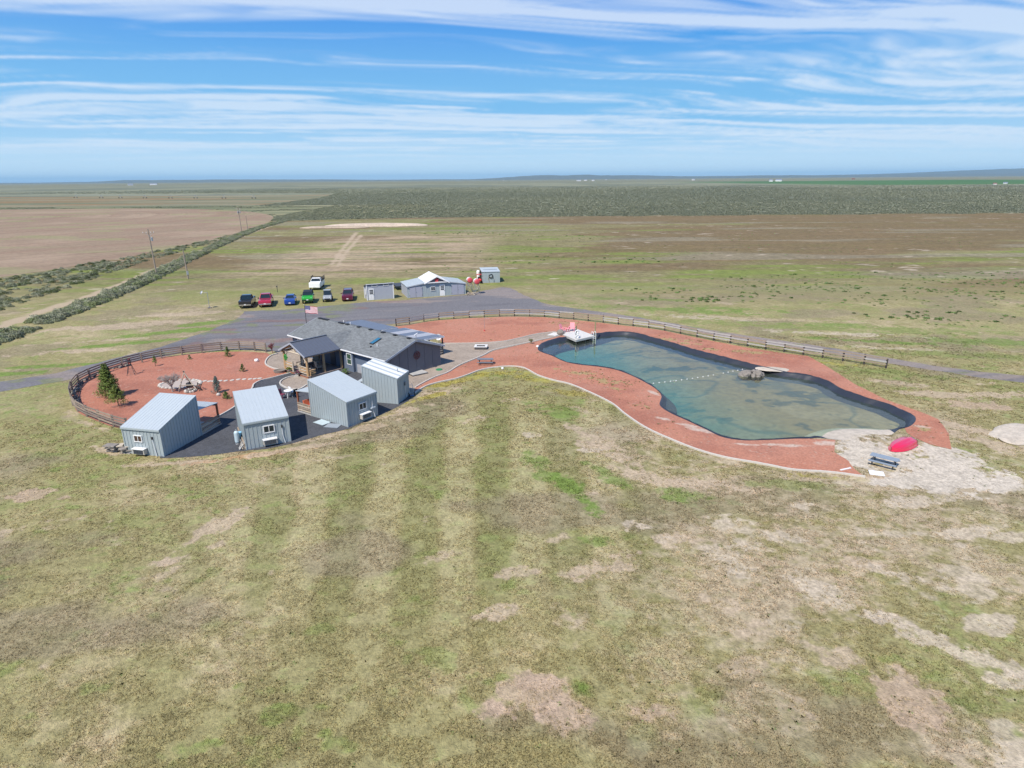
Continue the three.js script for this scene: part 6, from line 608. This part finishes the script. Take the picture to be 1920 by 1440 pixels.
pole('stub_pole', 'bare wooden stub pole beside the distant power pole', -111.29,-273.76, 6.1, -0.1, {});
{ const t = thing('yard_light', 'slim post with a round dish head left of the black pickup', 'post', -50.10,-103.36, 0.5); obj('post', cyl(0.05, 0.04, 2.7, 0, 0, 0), M.steel, t); obj('arm', bar([0, 2.65, 0], [-0.7, 2.55, 0], 0.03), M.steel, t); obj('dish', new THREE.SphereGeometry(0.5, 18, 8, 0, 6.283, 0, 0.9).rotateZ(1.1).translate(-0.55, 2.5, 0), M.steel, t); const r = rng(3); for (let i = 0; i < 5; i++) obj('footing_stone', new THREE.DodecahedronGeometry(0.16, 0).translate((r() - 0.5) * 0.7, 0.08, (r() - 0.5) * 0.7), M.rock, t); }
{ const t = thing('water_hydrant', 'small dark standpipe in the grass behind the blue car', 'standpipe', -44.19,-118.64); obj('pipe', cyl(0.05, 0.05, 1.0, 0, 0, 0), M.darkSteel, t); obj('head', bx(0.16, 0.2, 0.3, 0, 1.08, 0.05), M.darkSteel, t); obj('handle', bar([0, 1.2, -0.1], [0, 1.5, -0.35], 0.02), M.darkSteel, t); }
{ const t = thing('satellite_dish', 'white satellite dish on a post behind the house', 'satellite dish', -9.27,-78.11, -0.3); obj('post', cyl(0.035, 0.035, 0.95, 0, 0, 0), M.steel, t); obj('dish', new THREE.SphereGeometry(0.75, 24, 10, 0, 6.283, 0, 0.56).rotateX(Math.PI / 2 + 2.9).translate(0, 1.15, 0.78), white, t); obj('feed_arm', bar([0, 0.85, 0.1], [0, 0.95, 0.55], 0.018), M.steel, t); }
{ const t = thing('garden_post', 'slender post with a small red base standing in the far red bed', 'post', -3.75,-85.20); obj('shaft', cyl(0.02, 0.018, 1.9, 0, 0, 0, 8), M.steel, t); obj('base', cyl(0.13, 0.1, 0.22, 0, 0, 0, 12), std(0.5, 0.08, 0.06, 0.6), t); obj('arm', bar([0, 1.85, 0], [0.7, 1.8, 0], 0.02), M.steel, t); }

// ---------------------------------------------------------------- around the pond
const deckWood = new THREE.MeshStandardMaterial({ map: grain([0.60, 0.57, 0.52], 981, 0.2), roughness: 0.85 });
{ // dock: corners on the ground plan
  const A = [6.29,-83.53], B = [8.83,-85.79], C = [11.01,-81.29], D = [8.32,-79.13], cx = (A[0] + B[0] + C[0] + D[0]) / 4, cz = (A[1] + B[1] + C[1] + D[1]) / 4, t = thing('dock', 'pale plank dock standing over the left end of the pond', 'dock', cx, cz), l = (p) => [p[0] - cx, p[1] - cz], [a, b, c, d] = [l(A), l(B), l(C), l(D)], n = 22;
  for (let i = 0; i < n; i++) { const at = (p, q, s) => [lerp(p[0], q[0], s), 0.2, lerp(p[1], q[1], s)], s0 = (i + 0.05) / n, s1 = (i + 0.95) / n, q = [at(a, d, s0), at(a, d, s1), at(b, c, s1), at(b, c, s0)]; obj('plank', hexa(q.map(p => [p[0], 0.155, p[2]]), q), deckWood, t); }
  const beam = (p, q) => obj('rim_beam', plank([p[0], 0.03, p[1]], [q[0], 0.03, q[1]], 0.09, 0.24), greyWood, t); beam(a, d); beam(d, c); beam(c, b); beam(b, a); for (const [p, q, s] of [[a, d, 0.5], [d, c, 0.02], [d, c, 0.5], [d, c, 0.97], [b, c, 0.6]]) { const x = lerp(p[0], q[0], s) * 0.95, z = lerp(p[1], q[1], s) * 0.95; obj('pile', cyl(0.09, 0.09, 1.5, x, -1.45, z), darkWood, t); }
  const ra = l([5.82,-84.13]), rb = l([6.91,-81.33]); const rp = thing('dock_ramp', 'pale plank ramp from the gravel path up to the dock', 'ramp', (A[0] * 1.02 - 0.55), A[1] + 0.9, -0.55); for (let i = 0; i < 5; i++) obj('plank', bx(0.24, 0.05, 1.9, -0.6 + i * 0.26, 0.09 + i * 0.017, 0), deckWood, rp);
  const ladder = thing('swim_ladder', 'white swim ladder at the right corner of the dock', 'ladder', 10.86,-81.20, 0.6); for (const s of [-1, 1]) obj('side_rail', new THREE.TubeGeometry(new THREE.CatmullRomCurve3([[s * 0.22, 0.2, -0.3], [s * 0.22, 0.75, -0.15], [s * 0.22, 0.7, 0.12], [s * 0.22, -0.9, 0.15]].map(p => new THREE.Vector3(...p))), 20, 0.03, 8), white, ladder); for (let i = 0; i < 4; i++) obj('rung', bar([-0.22, -0.7 + i * 0.28, 0.15], [0.22, -0.7 + i * 0.28, 0.15], 0.022), white, ladder);
}
function pile(label, x, z, h, y0, mat = wood) { const t = thing('mooring_post', label, 'post', x, z); obj('shaft', cyl(0.10, 0.085, h - y0, 0, y0, 0, 10), mat, t); obj('collar', cyl(0.115, 0.115, 0.12, 0, 0.25, 0, 10), M.steel, t); }
pile('dark mooring post at the near corner of the dock', 8.41,-79.98, 1.85, -1.6, new THREE.MeshStandardMaterial({ map: grain([0.21, 0.19, 0.11], 983, 0.4), roughness: 0.9 })); pile('tall mooring post at the right corner of the dock', 11.11,-81.71, 1.95, -1.6, new THREE.MeshStandardMaterial({ map: grain([0.29, 0.24, 0.12], 985, 0.4), roughness: 0.9 }));
function ring(label, x, z, y, ry) { const t = thing('life_ring', label, 'life ring', x, z, ry, null, y); obj('ring', new THREE.TorusGeometry(0.2, 0.075, 10, 28), white, t); for (let i = 0; i < 4; i++) obj('band', new THREE.TorusGeometry(0.079, 0.012, 6, 14).rotateY(Math.PI / 2).translate(0.2, 0, 0).rotateZ(i * Math.PI / 2 + 0.78), std(0.03, 0.05, 0.09, 0.6), t); }
{ const p = [8.41,-79.98]; ring('upper white life ring on the near mooring post', p[0] + 0.08, p[1] + 0.15, 1.05, 0.2); ring('lower white life ring on the near mooring post', p[0] + 0.14, p[1] + 0.17, 0.48, 0.3); }
const pink = std(0.80, 0.30, 0.33, 0.6);
function lawnChair(label, x, z, ry) { const t = thing('lounge_chair', label, 'chair', x, z, ry, 'pink chairs on the dock', 0.2); for (let i = 0; i < 5; i++) { obj('seat_slat', bx(0.62, 0.025, 0.10, 0, 0.36 - i * 0.025, 0.28 - i * 0.115, 0.22), pink, t); obj('back_slat', bx(0.115, 0.85, 0.025, -0.25 + i * 0.125, 0.68, -0.38, -0.32), pink, t); } for (const s of [-1, 1]) { obj('arm', bx(0.13, 0.03, 0.75, s * 0.38, 0.56, 0.0), pink, t); obj('leg', bx(0.05, 0.56, 0.1, s * 0.36, 0.28, 0.3), pink, t); obj('leg', bx(0.05, 0.5, 0.1, s * 0.36, 0.25, -0.34, 0.15), pink, t); } }
lawnChair('pink slatted chair on the dock facing right', 7.01,-83.50, 1.0); lawnChair('pink slatted chair on the dock facing the viewer', 8.23,-84.10, -0.25);
{ const t = thing('side_table', 'little pink table between the two pink chairs', 'table', 7.57,-83.64, 0.2, null, 0.2); obj('top', cyl(0.28, 0.28, 0.03, 0, 0.42, 0, 18), pink, t); for (let i = 0; i < 4; i++) { const a = i * 1.571 + 0.78; obj('leg', bar([Math.cos(a) * 0.24, 0, Math.sin(a) * 0.24], [Math.cos(a) * 0.15, 0.42, Math.sin(a) * 0.15], 0.022), std(0.55, 0.1, 0.12, 0.6), t); } }
{ // line of white floats across the pond
  const a = [13.90,-62.07], b = [26.13,-67.36], n = 19; const rope = obj('float_rope', new THREE.TubeGeometry(new THREE.CatmullRomCurve3(Array.from({ length: 12 }, (_, i) => new THREE.Vector3(lerp(a[0], b[0], i / 11), -0.335, lerp(a[1], b[1], i / 11) + Math.sin(i / 11 * 3.14) * 0.45))), 60, 0.010, 5), std(0.30, 0.30, 0.27, 0.9)); tag(rope, 'thin rope with floats strung across the pond', 'rope');
  for (let i = 0; i < n; i++) { if (i === 13) continue; const s = (i + 0.3) / n, o = tag(obj('float', new THREE.CapsuleGeometry(0.045, 0.07, 4, 12).rotateZ(Math.PI / 2), white), ORD[i > 13 ? i - 1 : i] + ' white float from the near bank on the pond rope', 'float', 'floats on the rope'); o.position.set(lerp(a[0], b[0], s), -0.33, lerp(a[1], b[1], s) + Math.sin(s * 3.14) * 0.45); o.rotation.y = 0.6; }
}
const tableTop = new THREE.MeshStandardMaterial({ map: grain([0.24, 0.28, 0.325], 987, 0.15), roughness: 0.5 });
function picnic(label, x, z, ry, top, frame) { const t = thing('picnic_table', label, 'picnic table', x, z, ry, 'picnic tables'); t.scale.setScalar(0.86); for (let i = 0; i < 5; i++) obj('top_board', bx(2.1, 0.045, 0.145, 0, 0.74, -0.31 + i * 0.155), top, t); for (const s of [-1, 1]) { for (let i = 0; i < 2; i++) obj('bench_board', bx(2.1, 0.045, 0.13, 0, 0.44, s * (0.62 + i * 0.14)), top, t); for (const x of [-0.78, 0.78]) { obj('leg', bar([x, 0, s * 0.62], [x, 0.7, s * 0.22], 0.03), frame, t); } } for (const x of [-0.78, 0.78]) { obj('cross_bar', bar([x, 0.41, -0.78], [x, 0.41, 0.78], 0.028), frame, t); obj('top_bar', bar([x, 0.705, -0.36], [x, 0.705, 0.36], 0.028), frame, t); for (const s of [-1, 1]) obj('foot', bar([x, 0.02, s * 0.5], [x, 0.42, s * 0.74], 0.026), frame, t); } }
picnic('blue grey picnic table on the sand beside the red boat', 26.99,-41.69, -0.72, tableTop, M.darkSteel); picnic('weathered picnic table on the red strip near the path', -3.02,-68.79, -0.02, new THREE.MeshStandardMaterial({ map: grain([0.17, 0.18, 0.20], 989, 0.2), roughness: 0.7 }), darkWood);
{ // fire pit
  const t = thing('fire_pit', 'low white square fire pit on the gravel path', 'fire pit', -3.81,-75.68, -0.05); const w = 1.5, d = 1.0, m = std(0.62, 0.60, 0.57, 0.9), dk = std(0.08, 0.075, 0.075, 0.9); for (const s of [-1, 1]) { obj('side', bx(w, 0.3, 0.16, 0, 0.19, s * d / 2), dk, t); obj('side', bx(0.16, 0.3, d - 0.17, s * (w / 2 - 0.08), 0.19, 0), dk, t); obj('cap', bx(w + 0.1, 0.07, 0.28, 0, 0.376, s * d / 2), m, t); obj('cap', bx(0.28, 0.07, d - 0.29, s * (w / 2 - 0.09), 0.376, 0), m, t); } obj('ash_bed', bx(w - 0.3, 0.1, d - 0.2, 0, 0.1, 0), M.black, t); for (let i = 0; i < 6; i++) obj('grate_bar', bx(0.04, 0.04, d - 0.3, -0.45 + i * 0.18, 0.36, 0), M.black, t);
}
{ // red dinghy turned over on the sand
  const t = thing('red_dinghy', 'glossy red dinghy lying upside down on the sand', 'boat', 30.10,-44.80, -1.0), n = 15, m = 13, P = [], I = [], L = 2.9; for (let i = 0; i < n; i++) { const s = i / (n - 1), z = lerp(-L / 2, L / 2, s), bw = 0.64 * Math.pow(Math.max(0, 1 - Math.pow(Math.max(0, (s - 0.45) / 0.55), 2.2)), 0.75) * (0.86 + 0.14 * sst(0, 0.3, s)) + 0.015, top = 0.56 * (1 - 0.35 * Math.pow(s, 4)) * (0.9 + 0.1 * sst(0, 0.2, s)); for (let j = 0; j < m; j++) { const a = j / (m - 1) * 2 - 1, f = Math.abs(a); const x = bw * (f < 0.55 ? a / 0.55 * 0.80 : Math.sign(a) * (0.80 + 0.20 * (f - 0.55) / 0.45)), y = f < 0.55 ? top * (1 - 0.16 * Math.pow(f / 0.55, 1.4) + (f < 0.06 ? 0.07 : 0) - (Math.abs(f - 0.32) < 0.08 ? 0.07 : 0)) : top * 0.84 * (1 - Math.pow((f - 0.55) / 0.45, 1.15)); P.push(x, y + 0.03, z); } }
  for (let i = 0; i + 1 < n; i++) for (let j = 0; j + 1 < m; j++) { const a = i * m + j; I.push(a, a + m, a + 1, a + 1, a + m, a + m + 1); } const st = []; for (let j = 0; j + 2 < m; j++) I.push(0, j + 1, j + 2); const g = new THREE.BufferGeometry(); g.setAttribute('position', new THREE.Float32BufferAttribute(P, 3)); g.setIndex(I); g.computeVertexNormals(); const red = phys(0.62, 0.012, 0.06, 0.32, { clearcoat: 1, clearcoatRoughness: 0.12, side: THREE.DoubleSide }); obj('hull', g, red, t); obj('keel', plank([0, 0.56, -L / 2 + 0.1], [0, 0.45, L / 2 - 0.3], 0.05, 0.05), red, t); for (const s of [-1, 1]) obj('gunwale', new THREE.TubeGeometry(new THREE.CatmullRomCurve3(Array.from({ length: n }, (_, i) => new THREE.Vector3(P[(i * m + (s < 0 ? 0 : m - 1)) * 3] * 1.01, 0.05, P[(i * m) * 3 + 2]))), 30, 0.03, 6), red, t); }
{ const o = tag(obj('white_board', [bx(0.95, 0.03, 0.75, 0, 0.03, 0), bx(0.4, 0.02, 0.05, -0.1, 0.06, 0.2)], white), 'white board lying on the sand below the picnic table', 'board'); const p = [25.74,-40.32]; o.position.set(p[0], 0.01, p[1]); o.rotation.y = -0.35; const q = [23.86,-40.95], e = tag(obj('white_plank', bx(0.95, 0.06, 0.12, 0, 0.05, 0), white), 'short white plank on the red gravel near the white edging', 'plank'); e.position.set(q[0], 0.02, q[1]); e.rotation.y = 0.35; }

// ---------------------------------------------------------------- small things round the cabins and the porch
{ const r = rng(1501), t = thing('slab_stack', 'stack of weathered stone slabs at the corner of the left cabin', 'slabs', -30.57,-45.25, 0.3); for (let i = 0; i < 16; i++) { const x = (i < 8 ? -0.45 : 0.75) + (r() - 0.5) * 0.5, z = (i < 8 ? -0.25 : 0.35) + (r() - 0.5) * 0.3, y = 0.06 + (i % 8) * 0.075; obj('slab', hexa([[-0.5, 0, 0.3], [0.48, 0, 0.34], [0.52, 0, -0.3], [-0.46, 0, -0.34]], [[-0.47, 0.07, 0.28], [0.47, 0.07, 0.31], [0.5, 0.07, -0.28], [-0.44, 0.07, -0.32]]).rotateY(r() * 1.2 - 0.6).translate(x, y - 0.06, z), i % 3 ? M.rock : paleWood, t); } }
{ const t = thing('gas_cylinder', 'pale blue gas cylinder beside the middle cabin wall', 'gas cylinder', -22.01,-46.54, 0); obj('cylinder', new THREE.CapsuleGeometry(0.19, 0.7, 6, 16).translate(0, 0.58, 0), std(0.46, 0.56, 0.60, 0.4), t); obj('valve', cyl(0.05, 0.05, 0.14, 0, 1.1, 0), M.steel, t); obj('foot_ring', new THREE.TorusGeometry(0.16, 0.03, 6, 16).rotateX(Math.PI / 2).translate(0, 0.03, 0), M.steel, t);
  const b = thing('blue_bin', 'bright blue can standing by the middle cabin wall', 'bin', -22.04,-46.98, 0); obj('bin', cyl(0.2, 0.23, 0.75, 0, 0, 0, 18), std(0.20, 0.44, 0.62, 0.5), b); obj('lid', cyl(0.25, 0.24, 0.06, 0, 0.75, 0, 18), std(0.24, 0.5, 0.68, 0.5), b);
  const s = thing('driftwood_pile', 'knotted driftwood leaning on the middle cabin corner', 'driftwood', -21.11,-45.48, 0.2), r = rng(1503); for (let i = 0; i < 9; i++) obj('branch', bar([(r() - 0.5) * 0.7, 0.05, (r() - 0.5) * 0.4], [(r() - 0.5) * 0.5, 0.3 + 0.6 * r(), (r() - 0.5) * 0.3], 0.05 + 0.03 * r(), 0.03), i % 2 ? paleWood : greyWood, s); }
{ const f = (label, p, ry, mat) => { const o = tag(obj('flat_panel', [bx(1.25, 0.04, 0.85, 0, 0, 0), bx(1.27, 0.03, 0.04, 0, 0.03, 0.42), bx(1.27, 0.03, 0.04, 0, 0.03, -0.42)], mat), label, 'panel'); o.position.set(p[0], 0.05, p[1]); o.rotation.y = ry; }; f('pale panel lying flat beside the cabin wall', [-16.53,-50.95], -0.62, std(0.46, 0.54, 0.56, 0.4)); f('darker grey panel lying flat near the cabin corner', [-15.36,-50.12], -0.2, std(0.27, 0.30, 0.33, 0.5)); }
{ const t = thing('patio_table', 'white round plastic table between the cabins', 'table', -21.68,-57.82, 0); obj('top', cyl(0.42, 0.42, 0.04, 0, 0.68, 0, 20), white, t); for (let i = 0; i < 4; i++) { const a = i * 1.571; obj('leg', bar([Math.cos(a) * 0.36, 0, Math.sin(a) * 0.36], [Math.cos(a) * 0.24, 0.68, Math.sin(a) * 0.24], 0.03), white, t); }
  const seat = (label, p, ry, mat) => { const c = thing('patio_chair', label, 'chair', p[0], p[1], ry); obj('seat', bx(0.46, 0.05, 0.46, 0, 0.42, 0), mat, c); obj('backrest', bx(0.46, 0.5, 0.05, 0, 0.68, -0.23, -0.15), mat, c); for (const [x, z] of [[-0.2, 0.2], [0.2, 0.2], [-0.2, -0.2], [0.2, -0.2]]) obj('leg', bar([x, 0, z], [x * 0.9, 0.42, z * 0.9], 0.022), mat, c); }; seat('white plastic chair beside the white table', [-21.52,-58.45], 2.4, white); seat('dark red chair left of the white table', [-22.22,-57.52], 1.2, std(0.18, 0.03, 0.06, 0.6)); seat('dark chair at the back of the white table', [-21.10,-57.73], -2.2, M.black); }
{ const t = thing('deck_lounger', 'orange cushioned chair on the porch of the right cabin', 'chair', -18.48,-53.77, 0.9, null, 0.12); obj('seat', bx(0.6, 0.14, 0.6, 0, 0.4, 0), std(0.62, 0.16, 0.08, 0.7), t); obj('backrest', bx(0.6, 0.55, 0.14, 0, 0.7, -0.3, -0.2), std(0.62, 0.16, 0.08, 0.7), t); for (const s of [-1, 1]) { obj('arm', bx(0.08, 0.05, 0.65, s * 0.34, 0.58, 0), wood, t); for (const z of [-0.28, 0.28]) obj('leg', bx(0.07, 0.58, 0.07, s * 0.34, 0.29, z), wood, t); } }
{ const t = thing('ground_hatch', 'grey slab hatch on the gravel below the house gable', 'hatch', -10.23,-65.27, 0.65); obj('frame', bx(1.9, 0.12, 1.35, 0, 0.06, 0), M.darkSteel, t); obj('lid', bx(1.8, 0.06, 1.25, 0, 0.152, 0), greyWood, t); const l = tag(obj('round_lid', new THREE.CylinderGeometry(0.34, 0.36, 0.08, 22), std(0.03, 0.22, 0.09, 0.6)), 'green round lid on the gravel near the house corner', 'lid'); const p = [-8.03,-66.61]; l.position.set(p[0], 0.085, p[1]); }
{ const t = thing('hand_truck', 'blue and white hand cart in the shade beside the tall shed', 'cart', -9.78,-58.01, 0.5); for (const s of [-1, 1]) { obj('rail', bar([s * 0.22, 0.1, 0], [s * 0.2, 1.2, -0.35], 0.02), M.steel, t); obj('wheel', new THREE.TorusGeometry(0.13, 0.04, 8, 16).rotateY(Math.PI / 2).translate(s * 0.28, 0.17, -0.02), M.rubber, t); } obj('toe_plate', bx(0.42, 0.02, 0.25, 0, 0.06, 0.14), std(0.08, 0.16, 0.33, 0.5), t); for (let i = 0; i < 3; i++) obj('cross_bar', bar([-0.21, 0.35 + i * 0.33, -0.09 - i * 0.1], [0.21, 0.35 + i * 0.33, -0.09 - i * 0.1], 0.016), M.steel, t); }
{ const t = thing('stone_trough', 'grey round stone trough at the edge of the red bed near the porch', 'trough', -25.50,-66.18, 0.2); obj('bowl', new THREE.LatheGeometry([[0.1, 0], [0.5, 0.05], [0.56, 0.3], [0.48, 0.32], [0.42, 0.16], [0, 0.12]].map(p => new THREE.Vector2(p[0], p[1])), 24).scale(1.15, 1, 0.85), M.rock, t); obj('base', cyl(0.35, 0.4, 0.06, 0, 0, 0, 18), M.rock, t);
  const pot = (label, p, fc, n) => { const q = thing('flower_pot', label, 'flower pot', p[0], p[1]); obj('pot', new THREE.LatheGeometry([[0, 0], [0.2, 0], [0.29, 0.36], [0.26, 0.36], [0.2, 0.3], [0, 0.3]].map(v => new THREE.Vector2(v[0], v[1])), 18), M.steel, q); const g = leafGeo(220, (r) => { const a = r() * 6.28, d = Math.sqrt(r()) * 0.3; return [Math.cos(a) * d, 0.36 + (0.3 - d) * 0.9 * r() + 0.05, Math.sin(a) * d]; }, 0.09, n), c = new Float32Array(220 * 9), r = rng(n); for (let i = 0; i < 220; i++) { const k = r() < 0.5 ? fc : [0.12, 0.24, 0.06]; for (let v = 0; v < 3; v++) c.set(k, i * 9 + v * 3); } g.setAttribute('color', new THREE.BufferAttribute(c, 3)); obj('flowers', g, crownMat, q); };
  pot('pot of pink flowers at the porch steps', [-23.10,-64.83], [0.55, 0.12, 0.35], 1601); pot('pot of yellow flowers beside the porch rail', [-24.44,-66.25], [0.45, 0.42, 0.06], 1602); }
// on the porch: furniture in the shade
{ const at = (x, z) => { const v = new THREE.Vector3(x, 0, z).applyAxisAngle(new THREE.Vector3(0, 1, 0), 2.43826); return [v.x - 7.555, v.z - 68.612]; };
  const chairs = [['brown armchair at the back of the timber porch', 11.2, -9.4, 0.4], ['brown armchair beside the right porch posts', 9.2, -10.4, 2.2], ['brown armchair near the porch rail', 11.4, -11.3, -1.0]]; for (const [l, x, z, ry] of chairs) { const p = at(x, z), c = thing('porch_armchair', l, 'armchair', p[0], p[1], ry, null, 0.16); obj('seat', bx(0.62, 0.14, 0.6, 0, 0.38, 0), paleWood, c); obj('backrest', bx(0.62, 0.6, 0.12, 0, 0.72, -0.3, -0.2), paleWood, c); for (const s of [-1, 1]) { obj('arm', bx(0.09, 0.06, 0.65, s * 0.35, 0.6, 0), wood, c); for (const z2 of [-0.28, 0.28]) obj('leg', bx(0.08, 0.6, 0.08, s * 0.35, 0.3, z2), wood, c); } }
  const p = at(10.1, -10.6), t = thing('porch_table', 'dark low table in the middle of the timber porch', 'table', p[0], p[1], 0.3, null, 0.16); obj('top', cyl(0.5, 0.5, 0.06, 0, 0.5, 0, 20), darkWood, t); for (let i = 0; i < 4; i++) { const a = i * 1.571; obj('leg', bar([Math.cos(a) * 0.38, 0, Math.sin(a) * 0.38], [Math.cos(a) * 0.3, 0.5, Math.sin(a) * 0.3], 0.04), darkWood, t); }
  const q = at(11.95, -12.65), w = thing('green_wreath', 'bright green round wreath hanging at the left of the porch front', 'wreath', q[0], q[1], 2.43826 + Math.PI, null, 1.62); obj('hoop', new THREE.TorusGeometry(0.24, 0.05, 8, 24), std(0.05, 0.25, 0.06, 0.8), w); const g = leafGeo(420, (r) => { const a = r() * 6.28, d = 0.10 + 0.26 * r(); return [Math.cos(a) * d, Math.sin(a) * d, (r() - 0.5) * 0.1]; }, 0.07, 1701), c = new Float32Array(420 * 9); for (let i = 0; i < c.length; i += 3) { c[i] = 0.08; c[i + 1] = 0.42; c[i + 2] = 0.09; } g.setAttribute('color', new THREE.BufferAttribute(c, 3)); obj('leaves', g, crownMat, w);
  const s = at(8.2, -12.05), pile2 = thing('split_log_stack', 'stack of split logs inside the right corner of the porch', 'wood pile', s[0], s[1], 2.43826, null, 0.16), r = rng(1703); for (let i = 0; i < 22; i++) obj('log', bar([-0.45 + (i % 6) * 0.19 + r() * 0.05, 0.1 + Math.floor(i / 6) * 0.17, -0.35], [-0.45 + (i % 6) * 0.19 + r() * 0.05, 0.1 + Math.floor(i / 6) * 0.17, 0.3], 0.085, 0.08, 8), i % 2 ? paleWood : logWood, pile2); }

// ---------------------------------------------------------------- far away: farmsteads and the irrigation line
{ const far = [[700, 339.2, 26, 'long white farm building on the left of the far plain'], [712, 339, 18, 'small white farm building beside the long one'], [818, 335.4, 30, 'lone white farm building near the foot of the hills'], [944, 338.2, 22, 'dark roofed farm building in the middle distance of the plain'], [1085, 339.4, 34, 'widest white building of the middle far farmstead'], [1098, 338.8, 26, 'white shed at the middle far farmstead'], [1112, 339.2, 20, 'end building of the middle far farmstead'], [1136, 336.8, 16, 'single pale house right of the middle farmstead'], [1460, 340, 26, 'white farm building in front of the green field edge'], [1445, 340.4, 14, 'small pale farm building by the white one'], [1300, 337.6, 22, 'far pale building among the fields'], [1600, 335.2, 30, 'dark red barn at the edge of the green field'], [1865, 346, 17, 'red roofed house nearest on the right of the plain'], [1885, 344.5, 20, 'white long roof beside the red roofed house'], [245, 347.4, 26, 'white building far off on the left plain'], [288, 346.4, 40, 'pale buildings at the foot of the left hill']];
  const G2 = [[[-4621.02,-22305.69],[-4843.05,-24523.25],[14369.08,128297.32],[-131.08,-12504.44],[612.69,-5933.95],[761.20,-6693.17],[739.91,-5917.68],[1347.41,-9334.38],[1332.54,-3281.10],[1248.42,-3168.26],[1609.49,-5816.47],[2581.68,-4975.85],[1115.43,-1518.04],[1237.06,-1647.81],[-2497.71,-4346.31],[-2542.91,-4709.92]]][0]; const rd = std(0.20, 0.075, 0.06, 0.8);
  far.forEach(([px, py, w, label], i) => { const [x, z] = G2[i], d = Math.hypot(x, z), k = Math.min(d / 1500, 2.4) * (i === 11 || i === 12 || i === 13 ? 0.55 : 0.85), t = thing('farm_building', label, 'building', x, z, Math.atan2(-x, -z) + ((i * 7) % 5 - 2) * 0.12, 'farm buildings on the far plain'), W = w * k * 0.55, D = 9 * k, h = 2.9 * k, m = i === 11 ? rd : white; obj('wall', bx(W, h, D, 0, h / 2, 0), m, t); obj('roof', ext([[-D / 2 - 0.5, h], [D / 2 + 0.5, h], [0, h + 2.4 * k]], W + 1).rotateY(Math.PI / 2).translate(-W / 2 - 0.5, 0, 0), i === 3 || i === 12 || i === 11 ? (i === 3 ? M.darkSteel : rd) : M.steel, t); });
  const piv = [[-591.53,-893.89],[-545.84,-876.32],[-511.87,-862.14],[-470.88,-846.21],[-429.80,-830.43],[-393.44,-820.64],[-351.25,-804.79],[-310.40,-793.85]], o = piv[4], t = thing('irrigation_boom', 'long wheeled irrigation boom across the straw coloured field', 'irrigation boom', o[0], o[1]); piv.forEach((p, i) => { const [x, z] = [p[0] - o[0], p[1] - o[1]]; obj('tower', [bar([x - 2, 0, z], [x, 4, z], 0.16), bar([x + 2, 0, z], [x, 4, z], 0.16)], M.steel, t); for (const s of [-1, 1]) obj('wheel', new THREE.TorusGeometry(0.6, 0.2, 6, 14).translate(x + s * 2, 0.8, z), M.rubber, t); if (i) obj('span_pipe', bar([piv[i - 1][0] - o[0], 4, piv[i - 1][1] - o[1]], [x, 4, z], 0.12), M.steel, t); }); }
for (const o of scene.children) o.traverse((m) => { if (m.isMesh) { m.castShadow = true; m.receiveShadow = true; } });
renderer.render(scene, camera);
